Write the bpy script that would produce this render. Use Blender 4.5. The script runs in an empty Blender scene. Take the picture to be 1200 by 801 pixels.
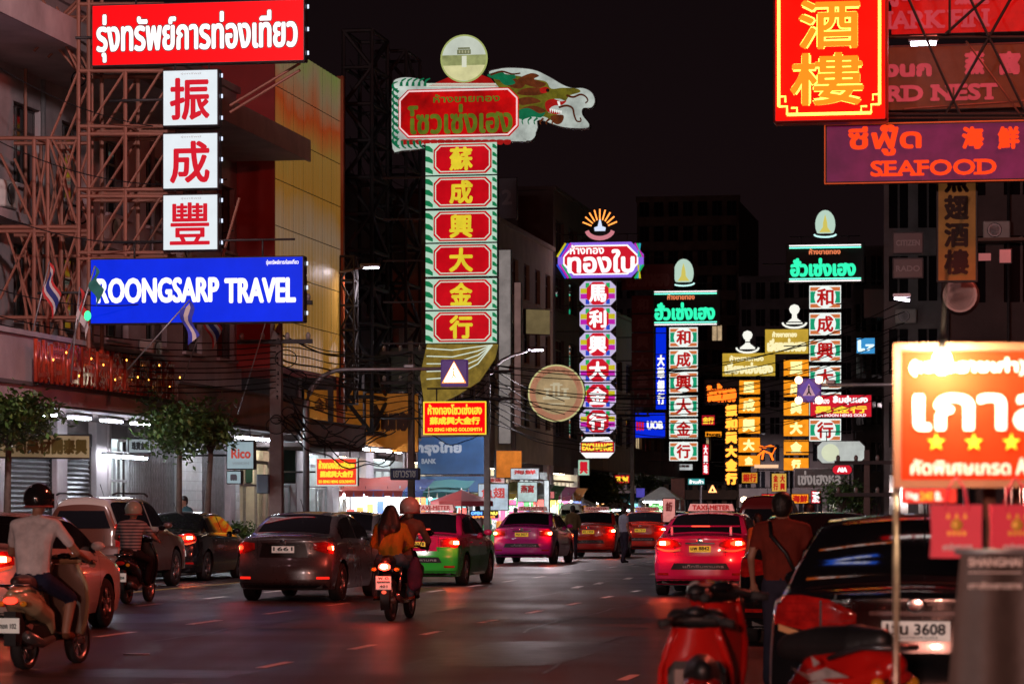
import bpy, math, random
from mathutils import Vector, Matrix
random.seed(11)
S = bpy.context.scene
COL = S.collection
rad = math.radians

# ---------------------------------------------------------------- camera, sky, exposure
CAM_H = 1.5                      # eye height, metres
FPX = 3500.0                     # focal length in pixels of a 1200 px wide picture (105 mm lens)
HOR = 598.0                      # the row of the horizon in that picture
ROAD = rad(9.85)                 # the street runs 9.85 degrees to the right of the view axis
cam_d = bpy.data.cameras.new('camera')
cam = bpy.data.objects.new('camera', cam_d)
COL.objects.link(cam)
cam.location = (0, 0, CAM_H)
cam.rotation_euler = (rad(90), 0, 0)
cam_d.sensor_width = 36.0
cam_d.lens = FPX / 1200.0 * 36.0
cam_d.shift_y = (HOR - 400.5) / 1200.0
cam_d.clip_start = 0.1
cam_d.clip_end = 3000
cam_d.dof.use_dof = True
cam_d.dof.focus_distance = 58.0
cam_d.dof.aperture_fstop = 4.5
cam_d.dof.aperture_blades = 9
S.camera = cam
W = bpy.data.worlds.new('World')
S.world = W
W.use_nodes = True
_bg = W.node_tree.nodes['Background']
_tc = W.node_tree.nodes.new('ShaderNodeTexCoord'); _sp = W.node_tree.nodes.new('ShaderNodeSeparateXYZ'); _cr = W.node_tree.nodes.new('ShaderNodeValToRGB')
W.node_tree.links.new(_tc.outputs['Generated'], _sp.inputs[0]); W.node_tree.links.new(_sp.outputs['Z'], _cr.inputs['Fac'])
_cr.color_ramp.elements[0].position = 0.0; _cr.color_ramp.elements[0].color = (.75, .36, .40, 1)   # city glow low in the night sky
_cr.color_ramp.elements[1].position = 0.35; _cr.color_ramp.elements[1].color = (.22, .15, .21, 1)
W.node_tree.links.new(_cr.outputs['Color'], _bg.inputs[0])
_bg.inputs[1].default_value = 0.011
S.view_settings.view_transform = 'Standard'
S.view_settings.look = 'None'
S.view_settings.exposure = 0.0
S.view_settings.gamma = 1.0
S.cycles.max_bounces = 5
S.cycles.diffuse_bounces = 2
S.cycles.glossy_bounces = 3
S.cycles.transmission_bounces = 3
S.cycles.sample_clamp_indirect = 3.0
S.cycles.use_denoising = True
S.cycles.caustics_reflective = False
S.cycles.caustics_refractive = False
S.cycles.use_light_tree = True

# ---------------------------------------------------------------- places
SN, CS = math.sin(ROAD), math.cos(ROAD)
def at(px, py, Y):               # the point seen at this pixel, Y metres in front of the camera
    return Vector(((px - 600) / FPX * Y, Y, CAM_H - (py - HOR) / FPX * Y))
def gpt(px, py):                 # the ground point seen at this pixel
    Y = CAM_H * FPX / (py - HOR)
    return Vector(((px - 600) / FPX * Y, Y, 0))
def road(l, s, z=0.0):           # l metres right of the camera's line along the street, s metres up the street
    return Vector((l * CS + s * SN, -l * SN + s * CS, z))
ALONG = rad(90) - ROAD           # rotation that turns local x to up-street
ACROSS = -ROAD                   # rotation that turns local x to across the street (left to right)

# ---------------------------------------------------------------- materials
MATS = {}
def mat(name, col, rough=0.6, metal=0.0, emit=None, es=0.0, var=0.15, scale=3.0, bump=0.0, coat=0.0, spec=0.5, trans=0.0):
    if name in MATS: return MATS[name]
    m = bpy.data.materials.new(name); m.use_nodes = True
    nt = m.node_tree; b = nt.nodes['Principled BSDF']
    c = (*col, 1)
    b.inputs['Roughness'].default_value = rough
    b.inputs['Metallic'].default_value = metal
    b.inputs['Specular IOR Level'].default_value = spec
    b.inputs['Coat Weight'].default_value = coat
    b.inputs['Coat Roughness'].default_value = 0.04
    b.inputs['Transmission Weight'].default_value = trans
    b.inputs['Base Color'].default_value = c
    if var or bump:
        tc = nt.nodes.new('ShaderNodeTexCoord'); n = nt.nodes.new('ShaderNodeTexNoise')
        n.inputs['Scale'].default_value = scale; n.inputs['Detail'].default_value = 5; n.inputs['Roughness'].default_value = .62
        nt.links.new(tc.outputs['Object'], n.inputs['Vector'])
    if var:
        mr = nt.nodes.new('ShaderNodeMapRange')
        mr.inputs['From Min'].default_value = .3; mr.inputs['From Max'].default_value = .7
        mr.inputs['To Min'].default_value = 1 - var; mr.inputs['To Max'].default_value = 1 + var * .6
        mx = nt.nodes.new('ShaderNodeVectorMath'); mx.operation = 'SCALE'; mx.inputs[0].default_value = col
        nt.links.new(n.outputs['Fac'], mr.inputs['Value']); nt.links.new(mr.outputs['Result'], mx.inputs['Scale'])
        nt.links.new(mx.outputs['Vector'], b.inputs['Base Color'])
        if emit is None:
            rr = nt.nodes.new('ShaderNodeMapRange')
            rr.inputs['To Min'].default_value = max(.02, rough * .75); rr.inputs['To Max'].default_value = min(1, rough * 1.25)
            nt.links.new(n.outputs['Fac'], rr.inputs['Value']); nt.links.new(rr.outputs['Result'], b.inputs['Roughness'])
    if bump:
        bp = nt.nodes.new('ShaderNodeBump'); bp.inputs['Strength'].default_value = bump; bp.inputs['Distance'].default_value = .02
        nt.links.new(n.outputs['Fac'], bp.inputs['Height']); nt.links.new(bp.outputs['Normal'], b.inputs['Normal'])
    if emit is not None:
        b.inputs['Emission Color'].default_value = (*emit, 1)
        b.inputs['Emission Strength'].default_value = es
        if var:
            me = nt.nodes.new('ShaderNodeMath'); me.operation = 'MULTIPLY'; me.inputs[1].default_value = es
            nt.links.new(mr.outputs['Result'], me.inputs[0]); nt.links.new(me.outputs[0], b.inputs['Emission Strength'])
    MATS[name] = m
    return m
def glow(name, col, s=1.0, var=0.0, base=None, scale=2.0):
    return mat(name, base or tuple(min(.3, .2 * c) for c in col), .5, 0, col, s, var=var, scale=scale, spec=.12)

BLACK = mat('black_plastic', (.012, .012, .013), .45, var=.3)
RUBBER = mat('tyre_rubber', (.02, .02, .021), .8, var=.25, scale=12, bump=.2)
CHROME = mat('chrome', (.75, .75, .76), .12, 1.0, var=.05)
ALLOY = mat('alloy_wheel', (.45, .45, .46), .3, .9, var=.1)
GLASS = mat('dark_window_glass', (.008, .008, .01), .05, 0, var=0, spec=.6)
STEEL_RED = mat('rusty_primed_steel', (.26, .10, .065), .6, .1, var=.45, scale=4, bump=.1)
STEEL_DARK = mat('dark_steel', (.04, .038, .04), .6, .3, var=.4, scale=5)
STEEL_GREY = mat('galvanised_steel', (.32, .32, .33), .45, .6, var=.25, scale=5)
CABLE = mat('black_cable_sheath', (.010, .009, .010), .9, var=.2, spec=.15)
SKIN_T = mat('skin_tan', (.38, .20, .13), .5, var=.1, scale=9)
HAIR = mat('black_hair', (.012, .01, .009), .5, var=.3, scale=30, bump=.4)
WHITE_G = glow('lit_white_lettering', (1, .97, .95), 1.15)
TUBE = glow('fluorescent_tube', (.84, .91, 1.0), 80)
CASE = mat('sign_casing_steel', (.05, .045, .05), .5, .4, var=.3)

# ---------------------------------------------------------------- mesh helpers
class MB:
    def __init__(s): s.v = []; s.f = []; s.m = []; s.mats = []; s.sm = []
    def mi(s, m):
        if m not in s.mats: s.mats.append(m)
        return s.mats.index(m)
    def add(s, vs, fs, m, smooth=False):
        o = len(s.v); k = s.mi(m); s.v.extend([tuple(v) for v in vs])
        for f in fs: s.f.append([o + i for i in f]); s.m.append(k); s.sm.append(smooth)
    def box(s, x0, x1, y0, y1, z0, z1, m):
        s.add([(x0,y0,z0),(x1,y0,z0),(x1,y1,z0),(x0,y1,z0),(x0,y0,z1),(x1,y0,z1),(x1,y1,z1),(x0,y1,z1)],
              [(0,3,2,1),(4,5,6,7),(0,1,5,4),(1,2,6,5),(2,3,7,6),(3,0,4,7)], m)
    def bbox(s, x0, x1, y0, y1, z0, z1, m, b=.02):   # box with chamfered edges (in section x-z and along y)
        b = min(b, (x1-x0)*.45, (z1-z0)*.45, (y1-y0)*.45)
        P = [(x0+b,z0),(x1-b,z0),(x1,z0+b),(x1,z1-b),(x1-b,z1),(x0+b,z1),(x0,z1-b),(x0,z0+b)]
        cx, cz = (x0+x1)/2, (z0+z1)/2
        def ring(y, k): return [(x + (b if x < cx else -b)*k, y, z + (b if z < cz else -b)*k) for x, z in P]
        s.loft([ring(y0, 1), ring(y0+b, 0), ring(y1-b, 0), ring(y1, 1)], m, closed=True, caps=True)
    def loft(s, rings, m, closed=True, caps=False, smooth=False):
        n = len(rings[0]); vs = [p for r in rings for p in r]; fs = []
        for i in range(len(rings)-1):
            for j in range(n if closed else n-1):
                a = i*n + j; b2 = i*n + (j+1) % n
                fs.append((a, b2, b2+n, a+n))
        if caps: fs.append(tuple(range(n))[::-1]); fs.append(tuple((len(rings)-1)*n + i for i in range(n)))
        s.add(vs, fs, m, smooth)
    def tube(s, pts, r, m, n=6, r2=None, smooth=True, caps=True):
        pts = [Vector(p) for p in pts]; rings = []
        L = len(pts)
        for i, p in enumerate(pts):
            d = (pts[min(i+1, L-1)] - pts[max(i-1, 0)])
            if d.length < 1e-9: d = Vector((0,0,1))
            d.normalize(); up = Vector((0,0,1)) if abs(d.z) < .95 else Vector((1,0,0))
            a = d.cross(up).normalized(); b = d.cross(a)
            rr = r if r2 is None else r + (r2-r)*i/(L-1)
            rings.append([p + (a*math.cos(t) + b*math.sin(t))*rr for t in [2*math.pi*k/n for k in range(n)]])
        s.loft(rings, m, True, caps, smooth)
    def lathe(s, prof, m, n=16, axis='z', c=(0,0,0), smooth=True, squash=1.0, caps=None):
        rings = []
        if caps is None: caps = prof[0] != prof[-1]
        for r, h in prof:
            ring = []
            for k in range(n):
                a = 2*math.pi*k/n; x, y = r*math.cos(a), r*math.sin(a)*squash
                if axis == 'z': p = (x, y, h)
                elif axis == 'y': p = (x, h, y)
                else: p = (h, x, y)
                ring.append((p[0]+c[0], p[1]+c[1], p[2]+c[2]))
            rings.append(ring)
        s.loft(rings, m, True, caps, smooth)
    def prism(s, poly, y0, y1, m):   # polygon in x-z, extruded along y
        n = len(poly)
        s.add([(x, y0, z) for x, z in poly] + [(x, y1, z) for x, z in poly],
              [tuple(range(n)), tuple(range(2*n-1, n-1, -1))] + [(i, i+n, (i+1) % n + n, (i+1) % n) for i in range(n)], m)
    def ell(s, c, r, m, n=12, k=8, smooth=True):
        prof = []
        rings = []
        for i in range(k+1):
            t = math.pi*(i+.02)/(k+.04); h = -math.cos(t)*r[2]; q = math.sin(t)
            rings.append([(c[0]+r[0]*q*math.cos(2*math.pi*j/n), c[1]+r[1]*q*math.sin(2*math.pi*j/n), c[2]+h) for j in range(n)])
        s.loft(rings, m, True, True, smooth)
    def mesh(s, name):
        me = bpy.data.meshes.new(name)
        me.from_pydata(s.v, [], s.f)
        for m in s.mats: me.materials.append(m)
        me.polygons.foreach_set('material_index', s.m)
        me.polygons.foreach_set('use_smooth', s.sm)
        me.update()
        return me
    def build(s, name, parent=None, label=None, cat=None, group=None, kind=None, loc=None, rz=None):
        if not s.v: return None
        o = bpy.data.objects.new(name, s.mesh(name)); COL.objects.link(o)
        if parent is not None: o.parent = parent
        if loc is not None: o.location = loc
        if rz is not None: o.rotation_euler[2] = rz
        tag(o, label, cat, group, kind)
        return o
def tag(o, label=None, cat=None, group=None, kind=None):
    for k, v in (('label', label), ('category', cat), ('group', group), ('kind', kind)):
        if v: o[k] = v
    return o
def thing(name, label, cat, loc=(0,0,0), rz=0.0, group=None, kind=None):
    o = bpy.data.objects.new(name, None); COL.objects.link(o)
    o.empty_display_size = .2; o.location = loc; o.rotation_euler[2] = rz
    return tag(o, label, cat, group, kind)
def copy_tree(o, parent=None):
    c = o.copy(); COL.objects.link(c)
    if parent is not None: c.parent = parent
    for ch in list(o.children): copy_tree(ch, c)
    return c

# ---------------------------------------------------------------- lettering: every glyph once, laid out by hand
ALLTXT = ("振成豐蘇成興大金行馬利和酒樓海鮮蒸窩翅魚雲麗珍貴燕號公司谷開泰發順記藥材華南陳李中國銀百盛珠寶" "รุ่งทรัพย์การท่องเที่ยวห้างขายทองโซวเซ่งเฮงทองใบฮั่วเซ่งเฮงกรุงไทยซีฟู๊ดนกหูฉลามเกาลัดคัดพิเศษเกรดจินฮั้วลิ้มฮุ่นเลี่ยงบาทภวมหานครแท็กซี่ถุงร้านค้าเก่าเยาวราช"
          "ABCDEFGHIJKLMNOPQRSTUVWXYZabcdefghijklmnopqrstuvwxyz0123456789.-,()&")
GL = {}
def _load_glyphs():
    chars = sorted(set(ALLTXT) - {' '}); tmp = []
    def mk(body):
        cu = bpy.data.curves.new('t', 'FONT'); cu.body = body; cu.resolution_u = 3
        ob = bpy.data.objects.new('t', cu); COL.objects.link(ob); tmp.append(ob); return ob
    base = mk('ll'); A = [(c, mk(c), mk('l' + c + 'l')) for c in chars]
    dg = bpy.context.evaluated_depsgraph_get(); dg.update()
    def grab(ob):
        e = ob.evaluated_get(dg); me = e.to_mesh()
        v = [(p.co.x, p.co.y) for p in me.vertices]; f = [tuple(q.vertices) for q in me.polygons]; e.to_mesh_clear(); return v, f
    bx = [p[0] for p in grab(base)[0]]; bw = max(bx) - min(bx)
    for c, o1, o2 in A:
        v, f = grab(o1); w = [p[0] for p in grab(o2)[0]]
        mk_ = c in '\u0e31\u0e34\u0e35\u0e36\u0e37\u0e38\u0e39\u0e3a\u0e47\u0e48\u0e49\u0e4a\u0e4b\u0e4c\u0e4d'
        GL[c] = (v, f, 0.0 if mk_ else (max(0.0, max(w) - min(w) - bw) if w else .5))
    GL[' '] = ([], [], .28)
    for o in tmp:
        cu = o.data; bpy.data.objects.remove(o); bpy.data.curves.remove(cu)
_load_glyphs()
def text(mb, s, rect, y, m, bold=0.0, vertical=False, yz=None, keep=False, slab=False, out=None, outm=None):
    """letters of string s fitted into rect (x0, z0, x1, z1) on the plane y; bold in metres"""
    V = []; F = []; x = 0.0
    marks = 0
    for i, c in enumerate(s):
        v, f, adv = GL.get(c, GL[' '])
        if vertical: ox, oz = 0.0, -i*1.08
        else: ox, oz = x, 0.0
        dy = (i % 2)*.0006 if not vertical else 0
        o = len(V)
        V.extend([(px+ox, py+oz, dy) for px, py in v]); F.extend([tuple(k+o for k in q) for q in f])
        if slab and v and c.isalpha():
            X0, X1 = min(p[0] for p in v), max(p[0] for p in v); Z0, Z1 = 0.0, max(p[1] for p in v)
            w = .13; t = .06; spots = []
            if c in 'FIPT': spots += [(X0+w*.5 if c != 'T' and c != 'I' else (X0+X1)/2, Z0)]
            if c in 'AHKNRMX': spots += [(X0+.05, Z0), (X1-.05, Z0)]
            if c in 'HKNMX': spots += [(X0+.05, Z1-t), (X1-.05, Z1-t)]
            if c in 'BDEPRF': spots += [(X0, Z1-t)]
            if c in 'BDE': spots += [(X0, Z0)]
            for sx, sz in spots:
                o = len(V); V.extend([(sx-w+ox, sz, dy-.0003), (sx+w+ox, sz, dy-.0003), (sx+w+ox, sz+t, dy-.0003), (sx-w+ox, sz+t, dy-.0003)]); F.append((o, o+1, o+2, o+3))
        x += adv
    if not V: return
    x0 = min(p[0] for p in V); x1 = max(p[0] for p in V); z0 = min(p[1] for p in V); z1 = max(p[1] for p in V)
    b = bold
    sx = (rect[2]-rect[0]-2*b)/max(1e-6, x1-x0); sz = (rect[3]-rect[1]-2*b)/max(1e-6, z1-z0)
    cx, cz = 0, 0
    if keep: sx = sz = min(sx, sz); cx = ((rect[2]-rect[0]-2*b)-(x1-x0)*sx)/2; cz = ((rect[3]-rect[1]-2*b)-(z1-z0)*sz)/2
    def put(dx, dz, d, mm):
        mb.add([(rect[0]+b+cx+(p[0]-x0)*sx+dx, y-d-p[2], rect[1]+b+cz+(p[1]-z0)*sz+dz) for p in V], F, mm)
    if out:
        for k in range(8):
            a = k*math.pi/4; put(math.cos(a)*(out+b), math.sin(a)*(out+b), .001*k*.2, outm)
    d0 = .004 if out else 0
    put(0, 0, d0+.002, m)
    if b:
        for k in range(6):
            a = k*math.pi/3; put(math.cos(a)*b, math.sin(a)*b, d0+.0021+k*.0002, m)

# ---------------------------------------------------------------- soft bodies: tapered capsules joined into one skin
PEND = []
class Blob:
    def __init__(s, voxel=.02, smooth=4): s.c = []; s.vx = voxel; s.it = smooth
    def cap(s, p, q, r1, r2, m, sx=1.0):
        s.c.append((Vector(p), Vector(q), r1, r2, m)); return s
    def ball(s, p, r, m): return s.cap(p, Vector(p)+Vector((0,0,.001)), r, r, m)
    def chain(s, pts, rs, m):
        for i in range(len(pts)-1): s.cap(pts[i], pts[i+1], rs[i], rs[i+1], m)
    def build(s, name, parent=None, label=None, cat=None, group=None, loc=None, rz=None, hard=False):
        mb = MB()
        for p, q, r1, r2, m in s.c:
            d = q-p; L = d.length; d = d.normalized() if L > 1e-6 else Vector((0,0,1))
            up = Vector((0,0,1)) if abs(d.z) < .9 else Vector((1,0,0)); a = d.cross(up).normalized(); b = d.cross(a)
            rings = []
            for t in (-88,-60,-30,0): rings.append((p + d*math.sin(rad(t))*r1, r1*math.cos(rad(t))))
            for t in (0,30,60,88): rings.append((q + d*math.sin(rad(t))*r2, r2*math.cos(rad(t))))
            mb.loft([[c + (a*math.cos(k*math.pi/5)+b*math.sin(k*math.pi/5))*r for k in range(10)] for c, r in rings], m, True, True, True)
        me = mb.mesh(name); o = bpy.data.objects.new(name, me); COL.objects.link(o)
        if parent is not None: o.parent = parent
        if loc is not None: o.location = loc
        if rz is not None: o.rotation_euler[2] = rz
        tag(o, label, cat, group)
        r = o.modifiers.new('r', 'REMESH'); r.mode = 'VOXEL'; r.voxel_size = s.vx
        if s.it:
            k = o.modifiers.new('s', 'SMOOTH'); k.iterations = s.it; k.factor = .5
        PEND.append((o, s.c)); return o
def finish_blobs():
    dg = bpy.context.evaluated_depsgraph_get(); dg.update()
    new = []
    for o, caps in PEND:
        me = bpy.data.meshes.new_from_object(o.evaluated_get(dg))
        mats = []
        for c in caps:
            if c[4] not in mats: mats.append(c[4])
        data = [(p, (q-p), max(1e-9, (q-p).length_squared), r1, r2, mats.index(m)) for p, q, r1, r2, m in caps]
        idx = []
        for f in me.polygons:
            x = f.center; best = 1e9; bi = 0
            for p, d, l2, r1, r2, k in data:
                t = (x-p).dot(d)/l2; t = 0 if t < 0 else 1 if t > 1 else t
                e = (x-p-d*t).length - (r1+(r2-r1)*t)
                if e < best: best = e; bi = k
            idx.append(bi)
        me.materials.clear()
        for m in mats: me.materials.append(m)
        me.polygons.foreach_set('material_index', idx)
        me.polygons.foreach_set('use_smooth', [True]*len(me.polygons))
        new.append((o, me))
    for o, me in new:
        o.modifiers.clear(); o.data = me
    PEND.clear()

# ---------------------------------------------------------------- signs
class Plane:
    """a vertical plane through pixel (pxc) at depth Y, turned by yaw; gives local x and z of pixels"""
    def __init__(s, pxc, Y, yaw=ACROSS, zbase=0.0):
        s.o = Vector(((pxc-600)/FPX*Y, Y, zbase)); s.u = Vector((math.cos(yaw), math.sin(yaw), 0)); s.n = Vector((-math.sin(yaw), math.cos(yaw), 0)); s.yaw = yaw
    def hit(s, px, py):
        d = Vector(((px-600)/FPX, 1, -(py-HOR)/FPX)); e = Vector((0, 0, CAM_H))
        t = (s.o-e).dot(s.n)/d.dot(s.n); return e + d*t
    def loc(s, px, py):
        p = s.hit(px, py); return ((p-s.o).dot(s.u), p.z-s.o.z)
    def rect(s, r):     # (px0, py0, px1, py1) -> (x0, z0, x1, z1)
        cx = (r[0]+r[2])/2; cy = (r[1]+r[3])/2
        return (s.loc(r[0], cy)[0], s.loc(cx, r[3])[1], s.loc(r[2], cy)[0], s.loc(cx, r[1])[1])
def octa(r, c):
    x0, z0, x1, z1 = r
    return [(x0+c,z0),(x1-c,z0),(x1,z0+c),(x1,z1-c),(x1-c,z1),(x0+c,z1),(x0,z1-c),(x0,z0+c)]
def inset(r, d): return (r[0]+d, r[1]+d, r[2]-d, r[3]-d)
def frame_strip(mb, r, t, y0, y1, m):
    x0, z0, x1, z1 = r
    mb.box(x0, x1, y0, y1, z0, z0+t, m); mb.box(x0, x1, y0, y1, z1-t, z1, m)
    mb.box(x0, x0+t, y0, y1, z0+t, z1-t, m); mb.box(x1-t, x1, y0, y1, z0+t, z1-t, m)
def sign(label, rect, Y, face, texts=(), name='shop_sign', cat='sign', depth=.22, case=None, yaw=ACROSS, border=None, group=None, tubes=False, hang=True, octc=None):
    """texts: (string, pixel rect, material, bold, options)"""
    pl = Plane((rect[0]+rect[2])/2, Y, yaw); r = pl.rect(rect)
    root = thing(name, label, cat, (pl.o.x, pl.o.y, r[1]), yaw, group)
    z0 = r[1]; r = (r[0], 0.0, r[2], r[3]-z0)
    def L(q): a = pl.rect(q); return (a[0], a[1]-z0, a[2], a[3]-z0)
    b = MB()
    if octc:
        b.prism(octa(r, octc), .012, depth, case or CASE)
    else:
        b.bbox(r[0], r[2], .012, depth, r[1], r[3], case or CASE, .02)
    b.build('casing', root)
    f = MB()
    e = min(.03, (r[3]-r[1])*.08)
    if octc: f.prism(octa(inset(r, e), octc*.95), -.004, .02, face)
    else: f.box(r[0]+e, r[2]-e, -.004, .02, r[1]+e, r[3]-e, face)
    fp = f.build('face_panel', root)
    if border:
        for bm, d, t in border:
            k = MB(); frame_strip(k, inset(r, d), t, -.012, -.005, bm); k.build('border', fp)
    if tubes:
        k = MB()
        for zz in (.12, .5, .86):
            k.tube([(r[2]+.03, depth*.6, r[3]*zz), (r[2]+.03, depth*.6, r[3]*zz+.08)], .018, glow('edge_lamp', (.7, .8, 1), 1.2))
        k.build('edge_lamp', root)
    if hang:
        k = MB()
        for xx in (r[0]*.6, r[2]*.6):
            k.tube([(xx, depth*.5, r[3]), (xx, depth*.5, r[3]+.35)], .02, STEEL_DARK)
        k.tube([(r[0]*.9, depth*.5, r[3]+.35), (r[2]*.9, depth*.5, r[3]+.35)], .025, STEEL_DARK)
        k.tube([(r[0]-1.2, depth*.5+.05, r[3]*.5), (r[0], depth*.5+.05, r[3]*.5)], .03, STEEL_DARK)
        k.build('bracket', root)
    for t in texts:
        k = MB(); o = t[4] if len(t) > 4 else {}
        text(k, t[0], L(t[1]), -.008, t[2], t[3], **o); k.build('lettering', fp)
    return root, pl, L, fp
def column(label, boxes, chars, Y, face, cm, name='vertical_shop_sign', style=None, bold=.02, pad=.16, group=None, yaw=ACROSS, case=None, rail=True, square=True):
    """a mast with lit boxes one above the other; boxes are pixel rects"""
    x0 = boxes[0][0]; x1 = boxes[0][2]; top = boxes[0][1]; bot = boxes[-1][3]
    pl = Plane((x0+x1)/2, Y, yaw); r = pl.rect((x0, top, x1, bot)); z0 = r[1]
    root = thing(name, label, 'sign', (pl.o.x, pl.o.y, z0), yaw, group)
    def L(q): a = pl.rect(q); return (a[0], a[1]-z0, a[2], a[3]-z0)
    if rail:
        k = MB()
        for xx in (r[0]*.75, r[2]*.75): k.box(xx-.04, xx+.04, .26, .34, -.3, r[3]-z0+.2, STEEL_DARK)
        for i in range(int((r[3]-z0)/1.2)+1): k.box(r[0]-1.3, r[2]*.75, .29, .33, i*1.2, i*1.2+.05, STEEL_DARK)
        k.build('mast', root)
    for bx, ch in zip(boxes, chars):
        q = L(bx); c = MB(); c.bbox(q[0], q[2], .012, .26, q[1], q[3], case or CASE, .02); cb = c.build('light_box', root)
        if style: style(cb, q, pl)
        else:
            f = MB(); f.box(q[0]+.02, q[2]-.02, -.004, .02, q[1]+.02, q[3]-.02, face); f.build('face_panel', cb)
        if ch.strip():
            k = MB(); w = q[2]-q[0]; h = q[3]-q[1]; s_ = min(w, h)*(1-2*pad)/2 if square else None
            cx, cz = (q[0]+q[2])/2, (q[1]+q[3])/2
            rr = (cx-s_, cz-s_, cx+s_, cz+s_) if square else (q[0]+w*pad, q[1]+h*pad, q[2]-w*pad, q[3]-h*pad)
            text(k, ch, rr, -.02, cm, bold); k.build('lettering', cb)
    return root, pl, L

# ---------------------------------------------------------------- cars
def curve(pts):
    """smooth height curve through (x, z) points"""
    n = len(pts)
    m = []
    for i in range(n):
        if i == 0 or i == n-1: 
            j = 0 if i == 0 else n-2
            m.append((pts[j+1][1]-pts[j][1])/(pts[j+1][0]-pts[j][0]))
        else:
            a = (pts[i][1]-pts[i-1][1])/(pts[i][0]-pts[i-1][0]); b = (pts[i+1][1]-pts[i][1])/(pts[i+1][0]-pts[i][0])
            m.append(0 if a*b <= 0 else 2*a*b/(a+b))
    def f(x):
        if x <= pts[0][0]: return pts[0][1]
        if x >= pts[-1][0]: return pts[-1][1]
        for i in range(n-1):
            if x <= pts[i+1][0]:
                h = pts[i+1][0]-pts[i][0]; t = (x-pts[i][0])/h
                return (pts[i][1]*(2*t**3-3*t*t+1) + m[i]*h*(t**3-2*t*t+t) + pts[i+1][1]*(3*t*t-2*t**3) + m[i+1]*h*(t**3-t*t))
    return f
SEDAN = dict(L=4.54, W=.88, top=[(0,1.02),(.12,1.065),(.55,1.09),(.72,1.12),(1.05,1.30),(1.45,1.445),(2.0,1.485),(2.6,1.46),(2.95,1.36),(3.45,1.08),(3.65,1.0),(4.2,.84),(4.54,.66)],
    belt=[(0,.98),(1,.98),(2.2,.95),(3.4,.92),(4.54,.7)], arch=(.92,3.62), wr=.315, glass_r=(.74,1.42), glass_f=(2.72,3.42), doors=(1.22,2.22,3.28), sill=.2, win=(1.05,3.25), kw=.22, bump=((.20,.10),(.30,.0),(.60,.0),(.66,.05),(.80,.07),(1.0,.06),(1.1,.10)))
CITY = dict(SEDAN, L=4.4, W=.848, top=[(0,1.03),(.1,1.09),(.5,1.12),(.66,1.14),(1.0,1.31),(1.4,1.45),(1.95,1.49),(2.5,1.47),(2.9,1.35),(3.45,1.06),(3.6,1.0),(4.1,.86),(4.4,.68)], glass_r=(.68,1.34), glass_f=(2.62,3.4), arch=(.85,3.4), doors=(1.15,2.1,3.1), win=(.98,3.1))
WAGON = dict(SEDAN, L=4.6, W=.85, top=[(0,1.62),(.08,1.70),(.4,1.76),(2.2,1.77),(2.75,1.70),(3.25,1.20),(3.45,1.08),(4.2,1.0),(4.6,.86)], belt=[(0,1.12),(3.3,1.08),(4.6,.9)], arch=(.9,3.6), wr=.37, glass_r=None, glass_f=(2.78,3.22), doors=(1.35,2.2,3.1), sill=.34, win=(.15,3.1), kw=.12, bump=((.34,.06),(.45,.0),(.68,.0),(.72,.06),(1.2,.07),(1.6,.16),(1.75,.3)))
MINI = dict(WAGON, L=4.2, W=.8, top=[(0,1.66),(.1,1.78),(.6,1.84),(2.8,1.84),(3.3,1.55),(3.8,1.05),(4.2,.85)], glass_f=(3.0,3.6), win=(.15,3.3), doors=(1.4,2.4,3.2))
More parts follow.
